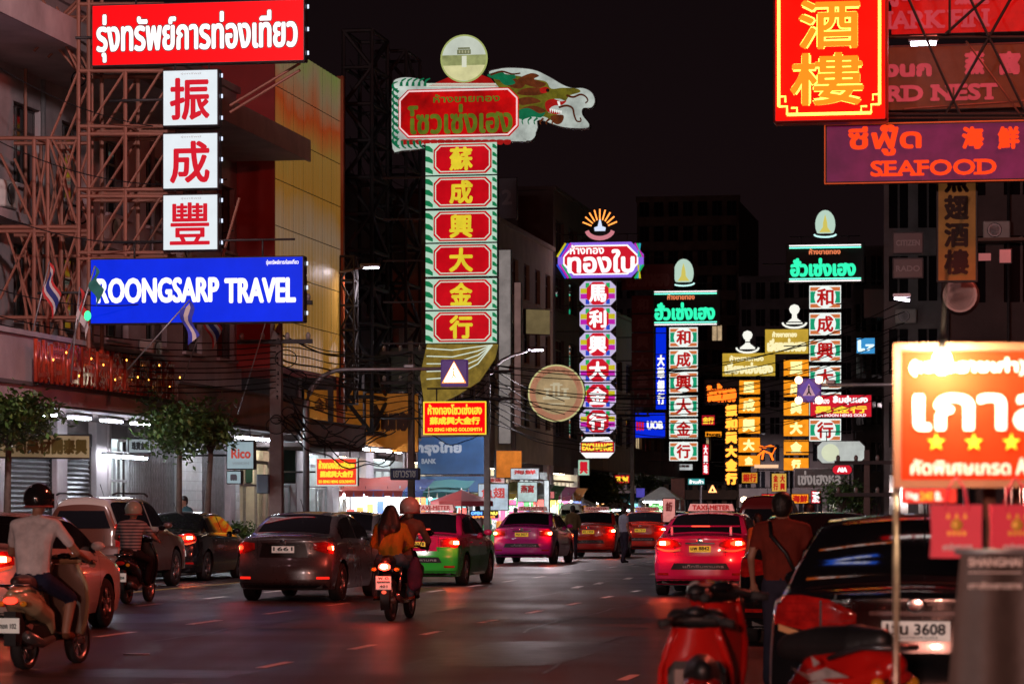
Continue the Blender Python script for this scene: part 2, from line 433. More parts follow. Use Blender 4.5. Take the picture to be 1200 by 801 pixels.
class Car:
    def __init__(s, P):
        s.P = P; s.L = P['L']; s.W = P['W']; s.top = curve(P['top']); s.belt = curve(P['belt']); s.bp = curve(P['bump'])
    def hw(s, x): return s.W*(1-.075*abs(2*x/s.L-1)**3.5)
    def bl(s, x): return min(s.belt(x), s.top(x)-.035)
    def ylow(s, x, z):
        return s.hw(x)*(1-.06*max(0, (.5-z)/.3)**2-.05*max(0, (z-.62)/.42)**2)
    def yedge(s, x, z):
        b = s.bl(x); y = s.ylow(x, min(z, b))
        if z > b: y -= .03+.40*(z-b)
        return y
    def yroof(s, x): t = s.top(x); return s.yedge(x, t)-.03
    def zb(s, x):
        z = s.P['sill']
        for a in s.P['arch']:
            R = s.P['wr']+.065; d = abs(x-a)
            if d < R: z = max(z, s.P['wr']+math.sqrt(R*R-d*d))
        return z
    def xr(s, y, z): return s.bp(z) + s.P['kw']*(min(1.1, abs(y)/s.W))**3
    def xf(s, y, z): return .26*(min(1.1, abs(y)/s.W))**2.6 + max(0, z-.62)*.35
    def warp(s, x, y, z):
        if x < .55: x = x + (1-x/.55)**2*s.xr(y, z)
        if x > s.L-.55: x = x - (1-(s.L-x)/.55)**2*s.xf(y, z)
        return (x, y, z)
    def rear(s, y, z, off=.006):
        we = s.yedge(0, z)
        if abs(y) <= we: x, yy, zz = s.warp(0, y, z); return (x-off, yy, zz)
        e = (abs(y)-we); sg = 1 if y > 0 else -1
        p = s.warp(e, sg*s.yedge(e, z), z); return (p[0]-off*.4, p[1]+sg*off, z)
    def front(s, y, z, off=.006):
        p = s.warp(s.L, y, z); return (p[0]+off, p[1], p[2])
    def side(s, x, z, sg, off=.005):
        p = s.warp(x, sg*s.yedge(x, z), z); return (p[0], p[1]+sg*off, p[2]+ (off*.4 if z > s.bl(x) else 0))
    def crown(s, x, v): t = s.top(x); return t - min(.045, (t-s.bl(x))*.8)*v*v
    def up(s, x, v, off=.006):
        p = s.warp(x, v*s.yroof(x), s.crown(x, v)); return (p[0], p[1], p[2]+off)
    def body(s, paint, paint2=None, zsplit=.6, roofm=None):
        mb = MB(); L = s.L
        xs = sorted(set([round(L*i/58, 4) for i in range(59)] + [round(a+sg*(s.P['wr']+.065)+e, 4) for a in s.P['arch'] for sg in (-1, 1) for e in (-.002, .002)]))
        def sec(x):
            zb = s.zb(x); b = s.bl(x); t = s.top(x); out = []
            for i in range(10):
                z = zb+(b-zb)*i/9; out.append((s.ylow(x, z), z))
            for i in range(1, 6):
                z = b+(s.crown(x, 1)-b)*i/5; out.append((s.yedge(x, z)-(.03 if i == 5 else 0), z))
            for i in range(1, 6):
                v = 1-i/5.0; out.append((s.yroof(x)*v, s.crown(x, v)))
            return out
        secs = [sec(x) for x in xs]; n = len(secs[0])
        rings = []
        for x, q in zip(xs, secs):
            rings.append([s.warp(x, -y, z) for y, z in q] + [s.warp(x, y, z) for y, z in q[:-1][::-1]])
        def pm(z): 
            return paint2 if (paint2 and z < zsplit) else paint
        m = len(rings[0])
        for i in range(len(rings)-1):
            for j in range(m-1):
                a, b, c, d = rings[i][j], rings[i][j+1], rings[i+1][j+1], rings[i+1][j]
                zc = (a[2]+b[2]+c[2]+d[2])/4
                mm = pm(zc)
                if roofm and zc > s.bl(xs[i])+.06: mm = roofm
                mb.add([a, b, c, d], [(0,1,2,3)], mm, True)
        for xe, k in ((0, 0), (L, -1)):
            q = secs[k]; C = 8
            rows = [[s.warp(xe, y*c/C, z) for c in range(-C, C+1)] for y, z in q]
            for i in range(len(rows)-1):
                for j in range(2*C):
                    a, b, c, d = rows[i][j], rows[i][j+1], rows[i+1][j+1], rows[i+1][j]
                    mb.add([a, b, c, d], [(0,1,2,3)] if k == 0 else [(3,2,1,0)], pm((a[2]+c[2])/2), True)
        # weld for smooth shading
        key = {}; vs = []; mp = []
        for v in mb.v:
            kk = (round(v[0], 4), round(v[1], 4), round(v[2], 4))
            if kk not in key: key[kk] = len(vs); vs.append(v)
            mp.append(key[kk])
        nf, nm, ns = [], [], []
        for f, a, b in zip(mb.f, mb.m, mb.sm):
            g = []
            for i in f:
                if not g or mp[i] != g[-1]: g.append(mp[i])
            if len(g) > 1 and g[0] == g[-1]: g.pop()
            if len(set(g)) >= 3: nf.append(g); nm.append(a); ns.append(b)
        mb.v, mb.f, mb.m, mb.sm = vs, nf, nm, ns
        return mb
def grid(mb, fn, n, k, m, smooth=True):
    vs = [fn(i/n, j/k) for i in range(n+1) for j in range(k+1)]
    mb.add(vs, [(i*(k+1)+j, (i+1)*(k+1)+j, (i+1)*(k+1)+j+1, i*(k+1)+j+1) for i in range(n) for j in range(k)], m, smooth)
def lerp(a, b, t): return a+(b-a)*t
def poly_fn(pts):
    def f(t):
        x = t*(len(pts)-1); i = min(int(x), len(pts)-2); return lerp(pts[i], pts[i+1], x-i)
    return f
TAIL_OFF = mat('red_lamp_lens', (.30, .008, .008), .12, 0, (1, .02, .01), .06, var=.5, scale=14, coat=1)
TAIL_ON = glow('tail_lamp_lit', (1, .03, .008), 7)
TAIL_HOT = glow('tail_lamp_bulb', (1, .26, .10), 70)
AMBER_L = mat('amber_lamp_lens', (.5, .16, .01), .15, 0, (1, .3, .02), .12, var=0, coat=1)
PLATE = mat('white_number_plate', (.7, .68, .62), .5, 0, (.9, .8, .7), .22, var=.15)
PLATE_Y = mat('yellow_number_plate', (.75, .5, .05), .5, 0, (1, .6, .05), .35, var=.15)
INK = mat('black_ink', (.01, .01, .01), .6, var=0)
def red_light(parent, p, w):
    ld = bpy.data.lights.new('tail_lamp_light', 'POINT'); ld.energy = w; ld.color = (1, .04, .015); ld.shadow_soft_size = .05
    lo = bpy.data.objects.new('tail_lamp_light', ld); COL.objects.link(lo); lo.parent = parent; lo.location = p
def wheel(root, x, y, r, w, sg, spokes=5, rim=ALLOY):
    t = MB(); k = r*.66
    t.lathe([(k, -w/2+.01), (r*.93, -w/2), (r*.985, -w/2+.02), (r, -w*.25), (r, w*.25), (r*.985, w/2-.02), (r*.93, w/2), (k, w/2-.01)], RUBBER, 28, 'y', (x, y, r), caps=False)
    wb = thing('wheel', None, None); wb.parent = root
    t.build('tyre', wb)
    q = MB(); yo = y+sg*(w/2-.035)
    q.lathe([(k, -.02), (k, .02), (k*.93, .025), (k*.9, -.01), (k, -.02)], rim, 24, 'y', (x, yo, r))
    q.lathe([(k*.3, -.01), (k*.3, .012), (k*.12, .02)], rim, 12, 'y', (x, yo, r))
    q.lathe([(k*.93, -sg*.05-.004), (k*.93, -sg*.05+.004)], BLACK, 16, 'y', (x, yo, r))
    for i in range(spokes):
        a = 2*math.pi*i/spokes+.3
        for da in (-.13, .13):
            p1 = (x+math.cos(a+da*2)*k*.22, yo+sg*.008, r+math.sin(a+da*2)*k*.22); p2 = (x+math.cos(a+da)*k*.93, yo+sg*.008, r+math.sin(a+da)*k*.93)
            q.tube([p1, p2], .022, rim, 4)
    q.build('rim', wb)
def car(label, P, px, Y, paint, paint2=None, zsplit=.6, yaw=None, name='car', cat='car', plate=PLATE, ptext=None, lights='on', taxi=None, roofm=None, spoiler=False, rot=None, X=None, detail=1, kind='altis', group=None, chrome=False, bottom=None):
    c = Car(P); yaw = ALONG if yaw is None else yaw
    root = thing(name, label, cat, ((px-600)/FPX*Y if X is None else X, Y, 0), yaw, group)
    b = c.body(paint, paint2, zsplit, roofm)
    L, Wd = c.L, c.W
    b.box(.35, L-.4, -Wd+.2, Wd-.2, P['sill']-.02, .62, BLACK)
    b.box(.12, .9, -Wd+.2, Wd-.2, P['sill']+.02, .55, BLACK)
    for sg in (-1, 1):                                  # door seams
        for xd in P['doors']:
            grid(b, lambda u, v: c.side(xd-.006+u*.012, lerp(P['sill']+.12, c.bl(xd)-.0, v), sg, .003), 1, 8, BLACK)
    b.build('body', root)
    on = {'on': TAIL_ON, 'off': TAIL_OFF, 'brake': TAIL_ON}[lights]
    # glass
    if P['glass_r']:
        x0, x1 = P['glass_r']; g = MB()
        grid(g, lambda u, v: c.up(lerp(x0, x1, v), lerp(-.93, .93, u)*(1 if v < .9 else .97), .006), 14, 8, GLASS); g.build('rear_window', root)
    else:
        g = MB(); zt = c.top(0)-.12; zl = c.bl(0)+.05
        grid(g, lambda u, v: c.rear(lerp(-1, 1, u)*(c.yedge(0, lerp(zl, zt, v))-.11), lerp(zl, zt, v), .01), 12, 5, GLASS); g.build('rear_window', root)
    x0, x1 = P['glass_f']; g = MB()
    grid(g, lambda u, v: c.up(lerp(x0, x1, v), lerp(-.94, .94, u), .006), 10, 6, GLASS); g.build('windscreen', root)
    w0, w1 = P['win']; dd = P['doors']
    spans = [(w0, dd[0]-.02), (dd[0]+.02, dd[1]-.04), (dd[1]+.04, dd[2])]
    for sg in (-1, 1):
        for a, e in spans:
            g = MB()
            def sw(u, v):
                x = lerp(a, e, u); lo = c.bl(x)+.03; hi = max(lo+.004, c.crown(x, 1)-.055); return c.side(x, lerp(lo, hi, v), sg, .006)
            grid(g, sw, 10, 4, GLASS); g.build('side_window', root)
        m = MB(); p = c.side(P['win'][1]-.12, c.bl(P['win'][1]-.12)+.08, sg, .1)
        m.ell((p[0], p[1], p[2]), (.055, .095, .062), paint, 10, 6); m.tube([(p[0], p[1]-sg*.13, p[2]-.05), p], .02, BLACK); m.build('wing_mirror', root)
        for xd in (dd[0]+.12, dd[1]+.12):
            h = MB(); p = c.side(xd, c.bl(xd)-.11, sg, .012); h.tube([p, (p[0]+.16, p[1], p[2])], .014, CHROME if chrome else paint); h.build('door_handle', root)
    # tail lamps
    for sg in (-1, 1):
        g = MB()
        if kind == 'altis': up_, lo_, y0, y1 = [.93, 1.0, 1.025, 1.02], [.87, .84, .83, .86], .33, .80
        elif kind == 'city': up_, lo_, y0, y1 = [.965, .985, .99, .98], [.86, .80, .78, .80], .50, 1.0
        elif kind == 'old': up_, lo_, y0, y1 = [.93, .96, .97, .97], [.80, .78, .76, .78], .48, .90
        else: up_, lo_, y0, y1 = [1.25, 1.25, 1.25, 1.25], [.82, .82, .82, .82], .66, .86
        uf, lf = poly_fn(up_), poly_fn(lo_)
        grid(g, lambda u, v: c.rear(sg*lerp(y0, y1, u), lerp(lf(u), uf(u), v), .012 if .04 < u < .96 and 0 < v < 1 else .002), 12, 6, TAIL_OFF if lights == 'off' or kind != 'bar' else on)
        t = g.build('tail_light', root)
        k = MB(); ys = lerp(y0, y1, .42)
        grid(k, lambda u, v: c.rear(sg*(ys+.012*u), lerp(lf(.42)+.01, uf(.42)-.01, v), .015), 1, 4, BLACK)
        for q_ in range(3):
            zq = lerp(lf(.7), uf(.7), .25+.25*q_); grid(k, lambda u, v: c.rear(sg*lerp(y0+.05, y1-.05, u), zq+.004*v, .0145), 8, 1, mat('lens_ridge', (.25,.005,.005), .2))
        k.build('lens_divider', t)
        if kind == 'altis':
            k = MB(); grid(k, lambda u, v: c.rear(sg*lerp(y0+.02, y1-.02, u), lf(u)-.002-.035*v-.04*(1-u), .012), 10, 2, mat('clear_lamp_lens', (.45,.22,.12), .1, 0, (1,.35,.1), .10, var=0, coat=1)); k.build('reversing_lens', t)
        if lights != 'off':
            k = MB(); ym = lerp(y0, y1, .68); zm = (lf(.68)+uf(.68))/2
            grid(k, lambda u, v: c.rear(sg*(ym+lerp(-.12, .12, u)), zm+lerp(-.05, .05, v)*(1-.7*abs(2*u-1)**2), .016), 8, 4, on)
            grid(k, lambda u, v: c.rear(sg*(ym+.02+lerp(-.05, .05, u)), zm+lerp(-.03, .03, v), .019), 4, 3, TAIL_HOT); k.build('bulb_glow', t)
            red_light(t, c.rear(sg*ym, zm, .12), 11 if lights == 'brake' else 5)
        k = MB()
        grid(k, lambda u, v: c.rear(sg*lerp(.56, .76, u), lerp(.37, .41, v), .006), 4, 1, glow('rear_reflector', (1, .02, .01), 1.2) if kind == 'city' else TAIL_OFF); k.build('reflector', root)
    # plate, recess, badge
    zp = {'altis': .83, 'city': .86, 'old': .83, 'bar': .62}[kind]
    k = MB(); grid(k, lambda u, v: c.rear(lerp(-.42, .42, u)*(1-.14*v), lerp(zp-.13, zp+.11, v), .003), 6, 2, mat('plate_recess', (.015,.013,.013), .4) if kind in ('city',) else paint); k.build('plate_recess', root)
    xr = c.rear(0, zp, .02)[0]-.012
    k = MB(); k.box(xr-.006, xr, -.19, .19, zp-.055, zp+.055, plate); pl = k.build('number_plate', root)
    k = MB(); tm = MB()
    tt = ptext or random.choice(['กน 3627', 'ฮว 1594', 'มพ 8842', 'ทร 5018', 'ยง 7316'])
    text(tm, tt, (-.165, zp-.022, .165, zp+.042), 0, INK, .003); text(tm, 'กรุงเทพมหานคร', (-.12, zp-.047, .12, zp-.030), 0, INK, 0)
    tm.v = [(xr-.008+p[1], -p[0], p[2]) for p in tm.v]; tm.build('lettering', pl)
    k = MB(); xx = c.rear(0, zp+.09, 0)[0]; grid(k, lambda u, v: c.rear(lerp(-.26, .26, u), lerp(zp+.085, zp+.11, v), .025), 6, 1, mat('dark_chrome', (.25,.25,.26), .2, 1.0) if kind != 'city' else CHROME); k.build('trim_bar', root)
    if kind != 'bar':
        k = MB(); p = c.rear(0, .975, .012); q2 = MB(); q2.lathe([(.055, 0), (.055, .012), (.04, .014)], CHROME, 18, 'x', (0, 0, 0)); 
        for v in q2.v: pass
        q2.v = [(p[0]-v[0], v[1], v[2]*.8+.975) for v in q2.v]; q2.build('badge', root)
    # bumper: black lower lip, crease
    k = MB(); grid(k, lambda u, v: c.rear(lerp(-.8, .8, u), lerp(P['sill']+.02, P['sill']+.1, v), .008), 14, 1, BLACK)
    grid(k, lambda u, v: c.rear(lerp(-Wd*1.0, Wd*1.0, u), lerp(.655, .667, v), .002), 18, 1, BLACK); k.build('bumper_lip', root)
    k = MB()
    for sg in (-1, 1): grid(k, lambda u, v: c.rear(sg*lerp(.445, .453, u), lerp(.68, 1.03, v), .003), 1, 5, BLACK)
    if P['glass_r']: grid(k, lambda u, v: c.up(.50+.014*v, lerp(-.9, .9, u), .003), 10, 1, BLACK)
    k.build('boot_seam', root)
    k = MB(); k.tube([(.12, -.45, .25), (.5, -.45, .27)], .03, CHROME, 8); k.build('exhaust', root)
    # front end
    for sg in (-1, 1):
        k = MB(); grid(k, lambda u, v: c.front(sg*lerp(.45, .8, u), lerp(.58, .70, v), .008), 6, 3, mat('headlamp_lens', (.7,.7,.72), .1, 0, (1,.95,.85), .3, var=0)); k.build('headlight', root)
    for i, ax in enumerate(P['arch']):
        for sg in (-1, 1): wheel(root, ax, sg*(Wd-.115), P['wr'], .20, sg)
    if spoiler:
        k = MB(); zs = c.top(.3)+.14
        k.loft([[(.16+.1*abs(y), y, zs), (.20+.1*abs(y), y, zs+.025), (.40+.1*abs(y), y, zs+.03), (.42+.1*abs(y), y, zs+.005)] for y in [-.68+.17*i for i in range(9)]], paint, True, True)
        for sg in (-1, 1): k.box(.25, .38, sg*.52-.02, sg*.52+.02, zs-.15, zs+.005, paint)
        k.build('spoiler', root)
        k = MB(); k.box(.165, .175, -.16, .16, zs+.002, zs+.022, glow('high_brake_lamp', (1,.06,.03), 2.5)); k.build('brake_light', root)
    elif lights == 'brake' and P['glass_r']:
        k = MB(); x_ = P['glass_r'][0]+.06; z_ = c.top(x_)+.012; k.box(x_, x_+.02, -.13, .13, z_, z_+.02, glow('high_brake_lamp', (1,.06,.03), 2.5)); k.build('brake_light', root)
    if taxi:
        k = MB(); zr = c.top(2.0); k.loft([[(x_, -.42, zr+.01), (x_, .42, zr+.01), (x_+s_, .38, zr+.14), (x_+s_, -.38, zr+.14)] for x_, s_ in ((1.85, .03), (2.05, -.03))], mat('taxi_sign_plastic', (.7, .5, .46), .4, 0, (1, .5, .42), .10), True, True)
        tb = k.build('taxi_sign', root)
        tm = MB(); text(tm, 'TAXI-METER', (-.34, 0, .34, .09), 0, mat('red_print', (.5, .02, .02), .5, var=0), .004)
        tm.v = [(1.845+p[1]+.2*0+p[2]*.22, -p[0], zr+.03+p[2]) for p in tm.v]; tm.build('lettering', tb)
        k = MB(); grid(k, lambda u, v: c.rear(lerp(-.52, .52, u)*(1-.12*v), lerp(.47, .58, v), .005), 8, 1, BLACK); st = k.build('bumper_sticker', root)
        tm = MB(); text(tm, 'แท็กซี่มหานคร', (-.30, .50, .42, .555), 0, mat('silver_print', (.5,.5,.5), .5, var=0), .002)
        tm.v = [(c.rear(p[0], p[2], .009)[0], -p[0], p[2]) for p in tm.v]; tm.build('lettering', st)
    if roofm and P is WAGON:
        k = MB()
        for sg in (-1, 1): k.tube([(.3, sg*.55, 1.80), (.5, sg*.56, 1.83), (2.3, sg*.56, 1.83), (2.5, sg*.56, 1.78)], .02, BLACK)
        k.build('roof_rail', root)
    k = MB(); k.tube([(1.5, 0, c.top(1.5)), (1.25, 0, c.top(1.4)+.24)], .006, BLACK, 5); k.build('aerial', root)
    return root

# ---------------------------------------------------------------- people
CLOTH = {}
def cloth(name, col): return mat(name, col, .9, var=.3, scale=6, bump=.9, spec=.2)
def person(label, loc, rz, J, top, trousers, skin=SKIN_T, hair=HAIR, shoe=None, sleeve=.55, voxel=.022, h=1.0, helmet=None, legs_bare=False, longhair=False, strap=None, fingers=False, cat='person', group=None, bag=None):
    """J: joints in metres, x right, y the way the person faces, z up"""
    d = dict(hip=(0,0,.92), chest=(0,.0,1.30), neck=(0,.0,1.47), head=(0,.02,1.62), hw=.10, sw=.185,
             lk=(-.10,.02,.50), lf=(-.11,-.02,.06), rk=(.10,.02,.50), rf=(.11,-.02,.06),
             le=(-.25,-.02,1.16), lh=(-.26,.08,.92), re=(.25,-.02,1.16), rh=(.26,.08,.92), fd=(0,.2,0))
    d.update(J); V = {k: Vector(v) for k, v in d.items() if isinstance(v, tuple)}
    root = thing('person', label, cat, loc, rz, group); root.scale = (h, h, h)
    b = Blob(voxel, 3)
    V['head'] = V['head'] - Vector((0,0,.03)); hip, ch, nk, hd = V['hip'], V['chest'], V['neck'], V['head']; hw, sw = d['hw'], d['sw']
    X = Vector((1,0,0)); up = (nk-hip).normalized(); shoe = shoe or cloth('dark_shoes', (.02,.02,.02))
    sl, sr = nk - X*sw - up*.06, nk + X*sw - up*.06
    for sg, k_, f_ in ((-1, 'lk', 'lf'), (1, 'rk', 'rf')):
        hj = hip + X*sg*hw*.9; kn, ft = V[k_], V[f_]
        b.cap(hj, kn, .098, .065, trousers)
        lm = skin if legs_bare else trousers
        b.cap(kn, ft+Vector((0,0,.04)), .06 if legs_bare else .068, .042 if legs_bare else .06, lm)
        b.cap(ft, ft+V['fd']*.75, .045, .036, shoe)
    b.cap(hip-X*hw*.5, hip+X*hw*.5, .115, .115, trousers)
    mid = hip.lerp(ch, .5)
    b.cap(hip-X*.05+up*.08, ch-X*.075, .115, .118, top); b.cap(hip+X*.05+up*.08, ch+X*.075, .115, .118, top)
    b.cap(ch-X*.08, sl+X*.03, .115, .07, top); b.cap(ch+X*.08, sr-X*.03, .115, .07, top)
    b.cap(ch, nk-up*.07, .115, .075, top); b.cap(nk-up*.09-X*.05, nk-up*.09+X*.05, .072, .072, top)
    b.cap(sl, nk-up*.01, .062, .055, top); b.cap(sr, nk-up*.01, .062, .055, top)
    b.cap(nk-up*.03, hd-Vector((0,0,.05)), .052, .052, skin)
    b.cap(hd+Vector((0,-.01,.035)), hd+Vector((0,.02,-.05)), .088, .062, skin)
    b.cap(hd+Vector((0,.095,-.01)), hd+Vector((0,.098,-.02)), .014, .016, skin)       # nose
    for sg in (-1, 1): b.cap(hd+Vector((sg*.083,0,.01)), hd+Vector((sg*.083,0,-.02)), .014, .012, skin)  # ears
    for sg, s_, e_, h_ in ((-1, sl, 'le', 'lh'), (1, sr, 're', 'rh')):
        e, w = V[e_], V[h_]; m = s_.lerp(e, sleeve)
        b.cap(s_, m, .058, .052, top)
        if sleeve < 1: b.cap(m, e, .042, .038, skin); b.cap(e, w, .038, .026, skin)
        else: b.cap(m, e, .05, .045, top); b.cap(e, e.lerp(w, .9), .045, .034, top)
        fw = (w-e).normalized(); side = fw.cross(Vector((0,0,1))); side = side.normalized() if side.length > .1 else X
        b.cap(w, w+fw*.07, .026, .032, skin)
        if fingers:
            for q in range(4): 
                o = side*(q-1.5)*.021; b.cap(w+fw*.08+o, w+fw*(.14-.006*abs(q-1.3))+o-Vector((0,0,.02)), .010, .009, skin); b.cap(w+fw*(.14-.006*abs(q-1.3))+o-Vector((0,0,.02)), w+fw*.12+o-Vector((0,0,.05)), .009, .008, skin)
            b.cap(w+fw*.04+side*-sg*.03, w+fw*.09+side*-sg*.055-Vector((0,0,.02)), .011, .009, skin)
        else: b.cap(w+fw*.07, w+fw*.14-Vector((0,0,.02)), .028, .016, skin)
    b.build('body', root)
    if helmet:
        hb = MB(); c = hd+Vector((0,0,.045)); rings = []
        for i in range(9):
            t = -.62+ (math.pi/2+.6)*i/8; rings.append([(c.x+.142*math.cos(t)*math.cos(a), c.y+.158*math.cos(t)*math.sin(a), c.z+.15*math.sin(t)) for a in [2*math.pi*k/20 for k in range(20)]])
        hb.loft(rings, helmet, True, True, True)
        hm = hb.build('helmet', root)
        vb = MB(); grid(vb, lambda u, v: (c.x+.149*math.sin(lerp(-1.1,1.1,u)), c.y+.165*math.cos(lerp(-1.1,1.1,u)), c.z+lerp(-.09,.05,v)), 10, 3, GLASS); vb.build('visor', hm)
        tb = MB(); rr = []
        for a in [2*math.pi*k/20 for k in range(21)]: rr.append((c.x+.134*math.cos(a), c.y+.15*math.sin(a), c.z-.075))
        tb.tube(rr, .009, mat('helmet_trim', (.35,.06,.05), .4), 5); tb.build('trim', hm)
    else:
        hb = Blob(.016, 2)
        hb.cap(hd+Vector((0,-.02,.06)), hd+Vector((0,-.035,.0)), .096, .085, hair)
        if longhair: hb.cap(hd+Vector((-.02,-.06,.0)), hd+Vector((-.04,-.12,-.16)), .10, .12, hair); hb.cap(hd+Vector((.04,-.05,.0)), hd+Vector((.07,-.10,-.16)), .09, .10, hair); hb.cap(hd+Vector((-.06,-.12,-.16)), hd+Vector((-.12,-.13,-.40)), .10, .03, hair)
        hb.build('hair', root)
    if strap:
        k = MB(); k.tube([nk+Vector((-.10,-.04,-.0)), nk+Vector((-.08,-.125,-.12)), ch+Vector((.05,-.145,-.1)), hip+Vector((.17,-.08,.02))], .018, strap, 6); k.build('shoulder_strap', root)
    return root
def face_cam_yaw(deg=0): return rad(deg)

# ---------------------------------------------------------------- motorbikes
def bike_wheel(root, x, r, w, rim=ALLOY, y=0):
    wb = thing('wheel', None, None); wb.parent = root
    t = MB(); t.lathe([(r*.8, -w/2), (r*.95, -w/2), (r, -w*.2), (r, w*.2), (r*.95, w/2), (r*.8, w/2)], RUBBER, 26, 'y', (x, y, r), caps=False); t.build('tyre', wb)
    q = MB(); q.lathe([(r*.82, -w*.4), (r*.82, w*.4), (r*.72, w*.35), (r*.72, -w*.35), (r*.82, -w*.4)], rim, 22, 'y', (x, y, r)); q.lathe([(r*.18, -w*.7), (r*.18, w*.7)], rim, 10, 'y', (x, y, r))
    for i in range(6): a = i*math.pi/3; q.tube([(x+math.cos(a)*r*.15, y, r+math.sin(a)*r*.15), (x+math.cos(a)*r*.75, y, r+math.sin(a)*r*.75)], .014, rim, 5)
    q.build('rim', wb)
def handlebar(root, x, z, w=.34, mirrors=True):
    k = MB(); k.tube([(x-.12, -w, z-.02), (x-.02, -w*.5, z+.01), (x, 0, z), (x-.02, w*.5, z+.01), (x-.12, w, z-.02)], .013, BLACK, 8); hb = k.build('handlebar', root)
    for sg in (-1, 1):
        k = MB(); k.tube([(x-.09, sg*w*.72, z-.012), (x-.135, sg*w*1.08, z-.024)], .021, RUBBER, 10); k.build('grip', hb)
        k = MB(); k.tube([(x-.03, sg*w*.62, z-.0), (x+.03, sg*w*.9, z-.01), (x-.0, sg*w*1.05, z-.02)], .007, CHROME, 5); k.build('brake_lever', hb)
        if mirrors:
            k = MB(); k.tube([(x-.02, sg*w*.6, z), (x, sg*w*.75, z+.1), (x-.01, sg*w*.95, z+.17)], .007, BLACK, 5); k.ell((x-.015, sg*w*1.05, z+.19), (.018, .068, .045), BLACK, 12, 6); k.ell((x-.03, sg*w*1.05, z+.19), (.006, .056, .035), GLASS, 12, 6); k.build('mirror', root)
def scooter(label, loc, rz, paint, seatm, group=None, lit=True, mirrors=True, barw=.31, plate='1กข 204', graphic=False, inner=None, bigrack=True, crashguard=False):
    root = thing('scooter', label, 'scooter', loc, rz, group)
    bike_wheel(root, 0, .235, .10); bike_wheel(root, 1.24, .235, .09)
    b = Blob(.016, 4)
    b.chain([(-.30,0,.72), (-.12,0,.70), (.18,0,.66), (.40,0,.52)], [.055, .13, .125, .07], paint)
    for sg in (-1, 1): b.chain([(-.25,sg*.06,.68), (0,sg*.09,.60), (.3,sg*.08,.50), (.42,sg*.08,.36)], [.05, .10, .09, .05], paint)
    b.build('tail_fairing', root)
    b = MB(); b.bbox(-.1, .42, -.10, .10, .22, .46, BLACK, .04); b.bbox(.38, .86, -.15, .15, .26, .33, BLACK, .03); b.build('engine_case', root)
    b = Blob(.014, 4)
    b.chain([(.42,0,.775), (.2,0,.79), (-.05,0,.80), (-.2,0,.83)], [.07,.10,.105,.06], seatm); b.build('seat', root)
    # leg shield
    k = MB()
    def sh(u, v):
        y = lerp(-1, 1, u); z = lerp(.30, .98, v); w = poly_fn([.13, .19, .215, .20, .12])(v)
        return (1.00-.10*(v)-.05*y*y*-1+.0*y, y*w, z)
    grid(k, sh, 10, 12, inner or BLACK); 
    grid(k, lambda u, v: (lambda p: (p[0]+.07*(1-abs(2*u-1)**2)+.012, p[1]*1.02, p[2]))(sh(u, v)), 10, 12, paint); 
    ls = k.build('leg_shield', root)
    k = MB()
    for sg in (-1, 1): k.tube([sh((sg+1)/2, v/10) for v in range(11)], .022, paint, 8)
    k.build('shield_edge', ls)
    k = MB(); k.tube([(1.24,.055,.24), (1.16,.055,.5)], .018, CHROME); k.tube([(1.24,-.055,.24), (1.16,-.055,.5)], .018, CHROME); k.tube([(1.14,0,.5), (.97,0,.98)], .03, BLACK); k.build('fork', root)
    b = Blob(.014, 3); b.chain([(1.02,0,.55), (1.22,0,.52), (1.42,0,.40)], [.07,.075,.04], paint); b.build('front_mudguard', root)
    b = Blob(.013, 3)
    cm_ = BLACK if barw < .3 else paint; b.cap((.98,-.12,1.03), (.98,.12,1.03), .05, .05, cm_); b.cap((1.05,0,1.0), (1.04,0,1.02), .085, .075, paint); b.build('handlebar_cowl', root)
    k = MB(); k.ell((.92,0,1.06), (.035,.075,.03), GLASS, 12, 6); k.build('instrument_dial', root)
    k = MB(); k.ell((1.115,0,1.03), (.03,.06,.055), glow('scooter_headlamp', (1,.95,.85), 2.0) if lit else mat('headlamp_off', (.5,.5,.5), .1), 12, 6); k.build('headlight', root)
    handlebar(root, .95, 1.03, barw, mirrors)
    k = MB(); k.ell((-.325,0,.66), (.035,.075,.035), glow('scooter_tail_lamp', (1,.04,.02), 3.0) if lit else TAIL_OFF, 12, 6); k.build('tail_light', root)
    for sg in (-1, 1):
        k = MB(); k.ell((-.29,sg*.115,.63), (.03,.035,.028), AMBER_L, 10, 6); k.build('indicator', root)
    k = MB(); k.box(-.375, -.365, -.11, .11, .36, .50, PLATE); pl = k.build('number_plate', root)
    tm = MB(); text(tm, plate, (-.085, .40, .085, .45), 0, INK, .002); tm.v = [(-.378+p[1], -p[0], p[2]) for p in tm.v]; tm.build('lettering', pl)
    k = MB(); k.prism([(-.34,.24),(-.30,.24),(-.12,.42),(-.2,.55),(-.34,.56)], -.06, .06, BLACK); k.build('rear_mudguard', root)
    k = MB(); k.tube([(.35,-.13,.28), (.05,-.15,.25), (-.32,-.17,.33)], .035, mat('exhaust_steel', (.25,.24,.24), .35, .8), 10, r2=.055); k.build('exhaust', root)
    if bigrack:
        k = MB(); k.tube([(.02,.13,.74), (-.2,.13,.80), (-.34,.09,.80), (-.36,0,.80), (-.34,-.09,.80), (-.2,-.13,.80), (.02,-.13,.74)], .014, CHROME if not crashguard else mat('grab_rail', (.1,.1,.11), .3, .7), 8); k.build('grab_rail', root)
    k = MB(); k.tube([(.3,.1,.3), (.26,.22,.02)], .012, STEEL_DARK); k.build('side_stand', root)
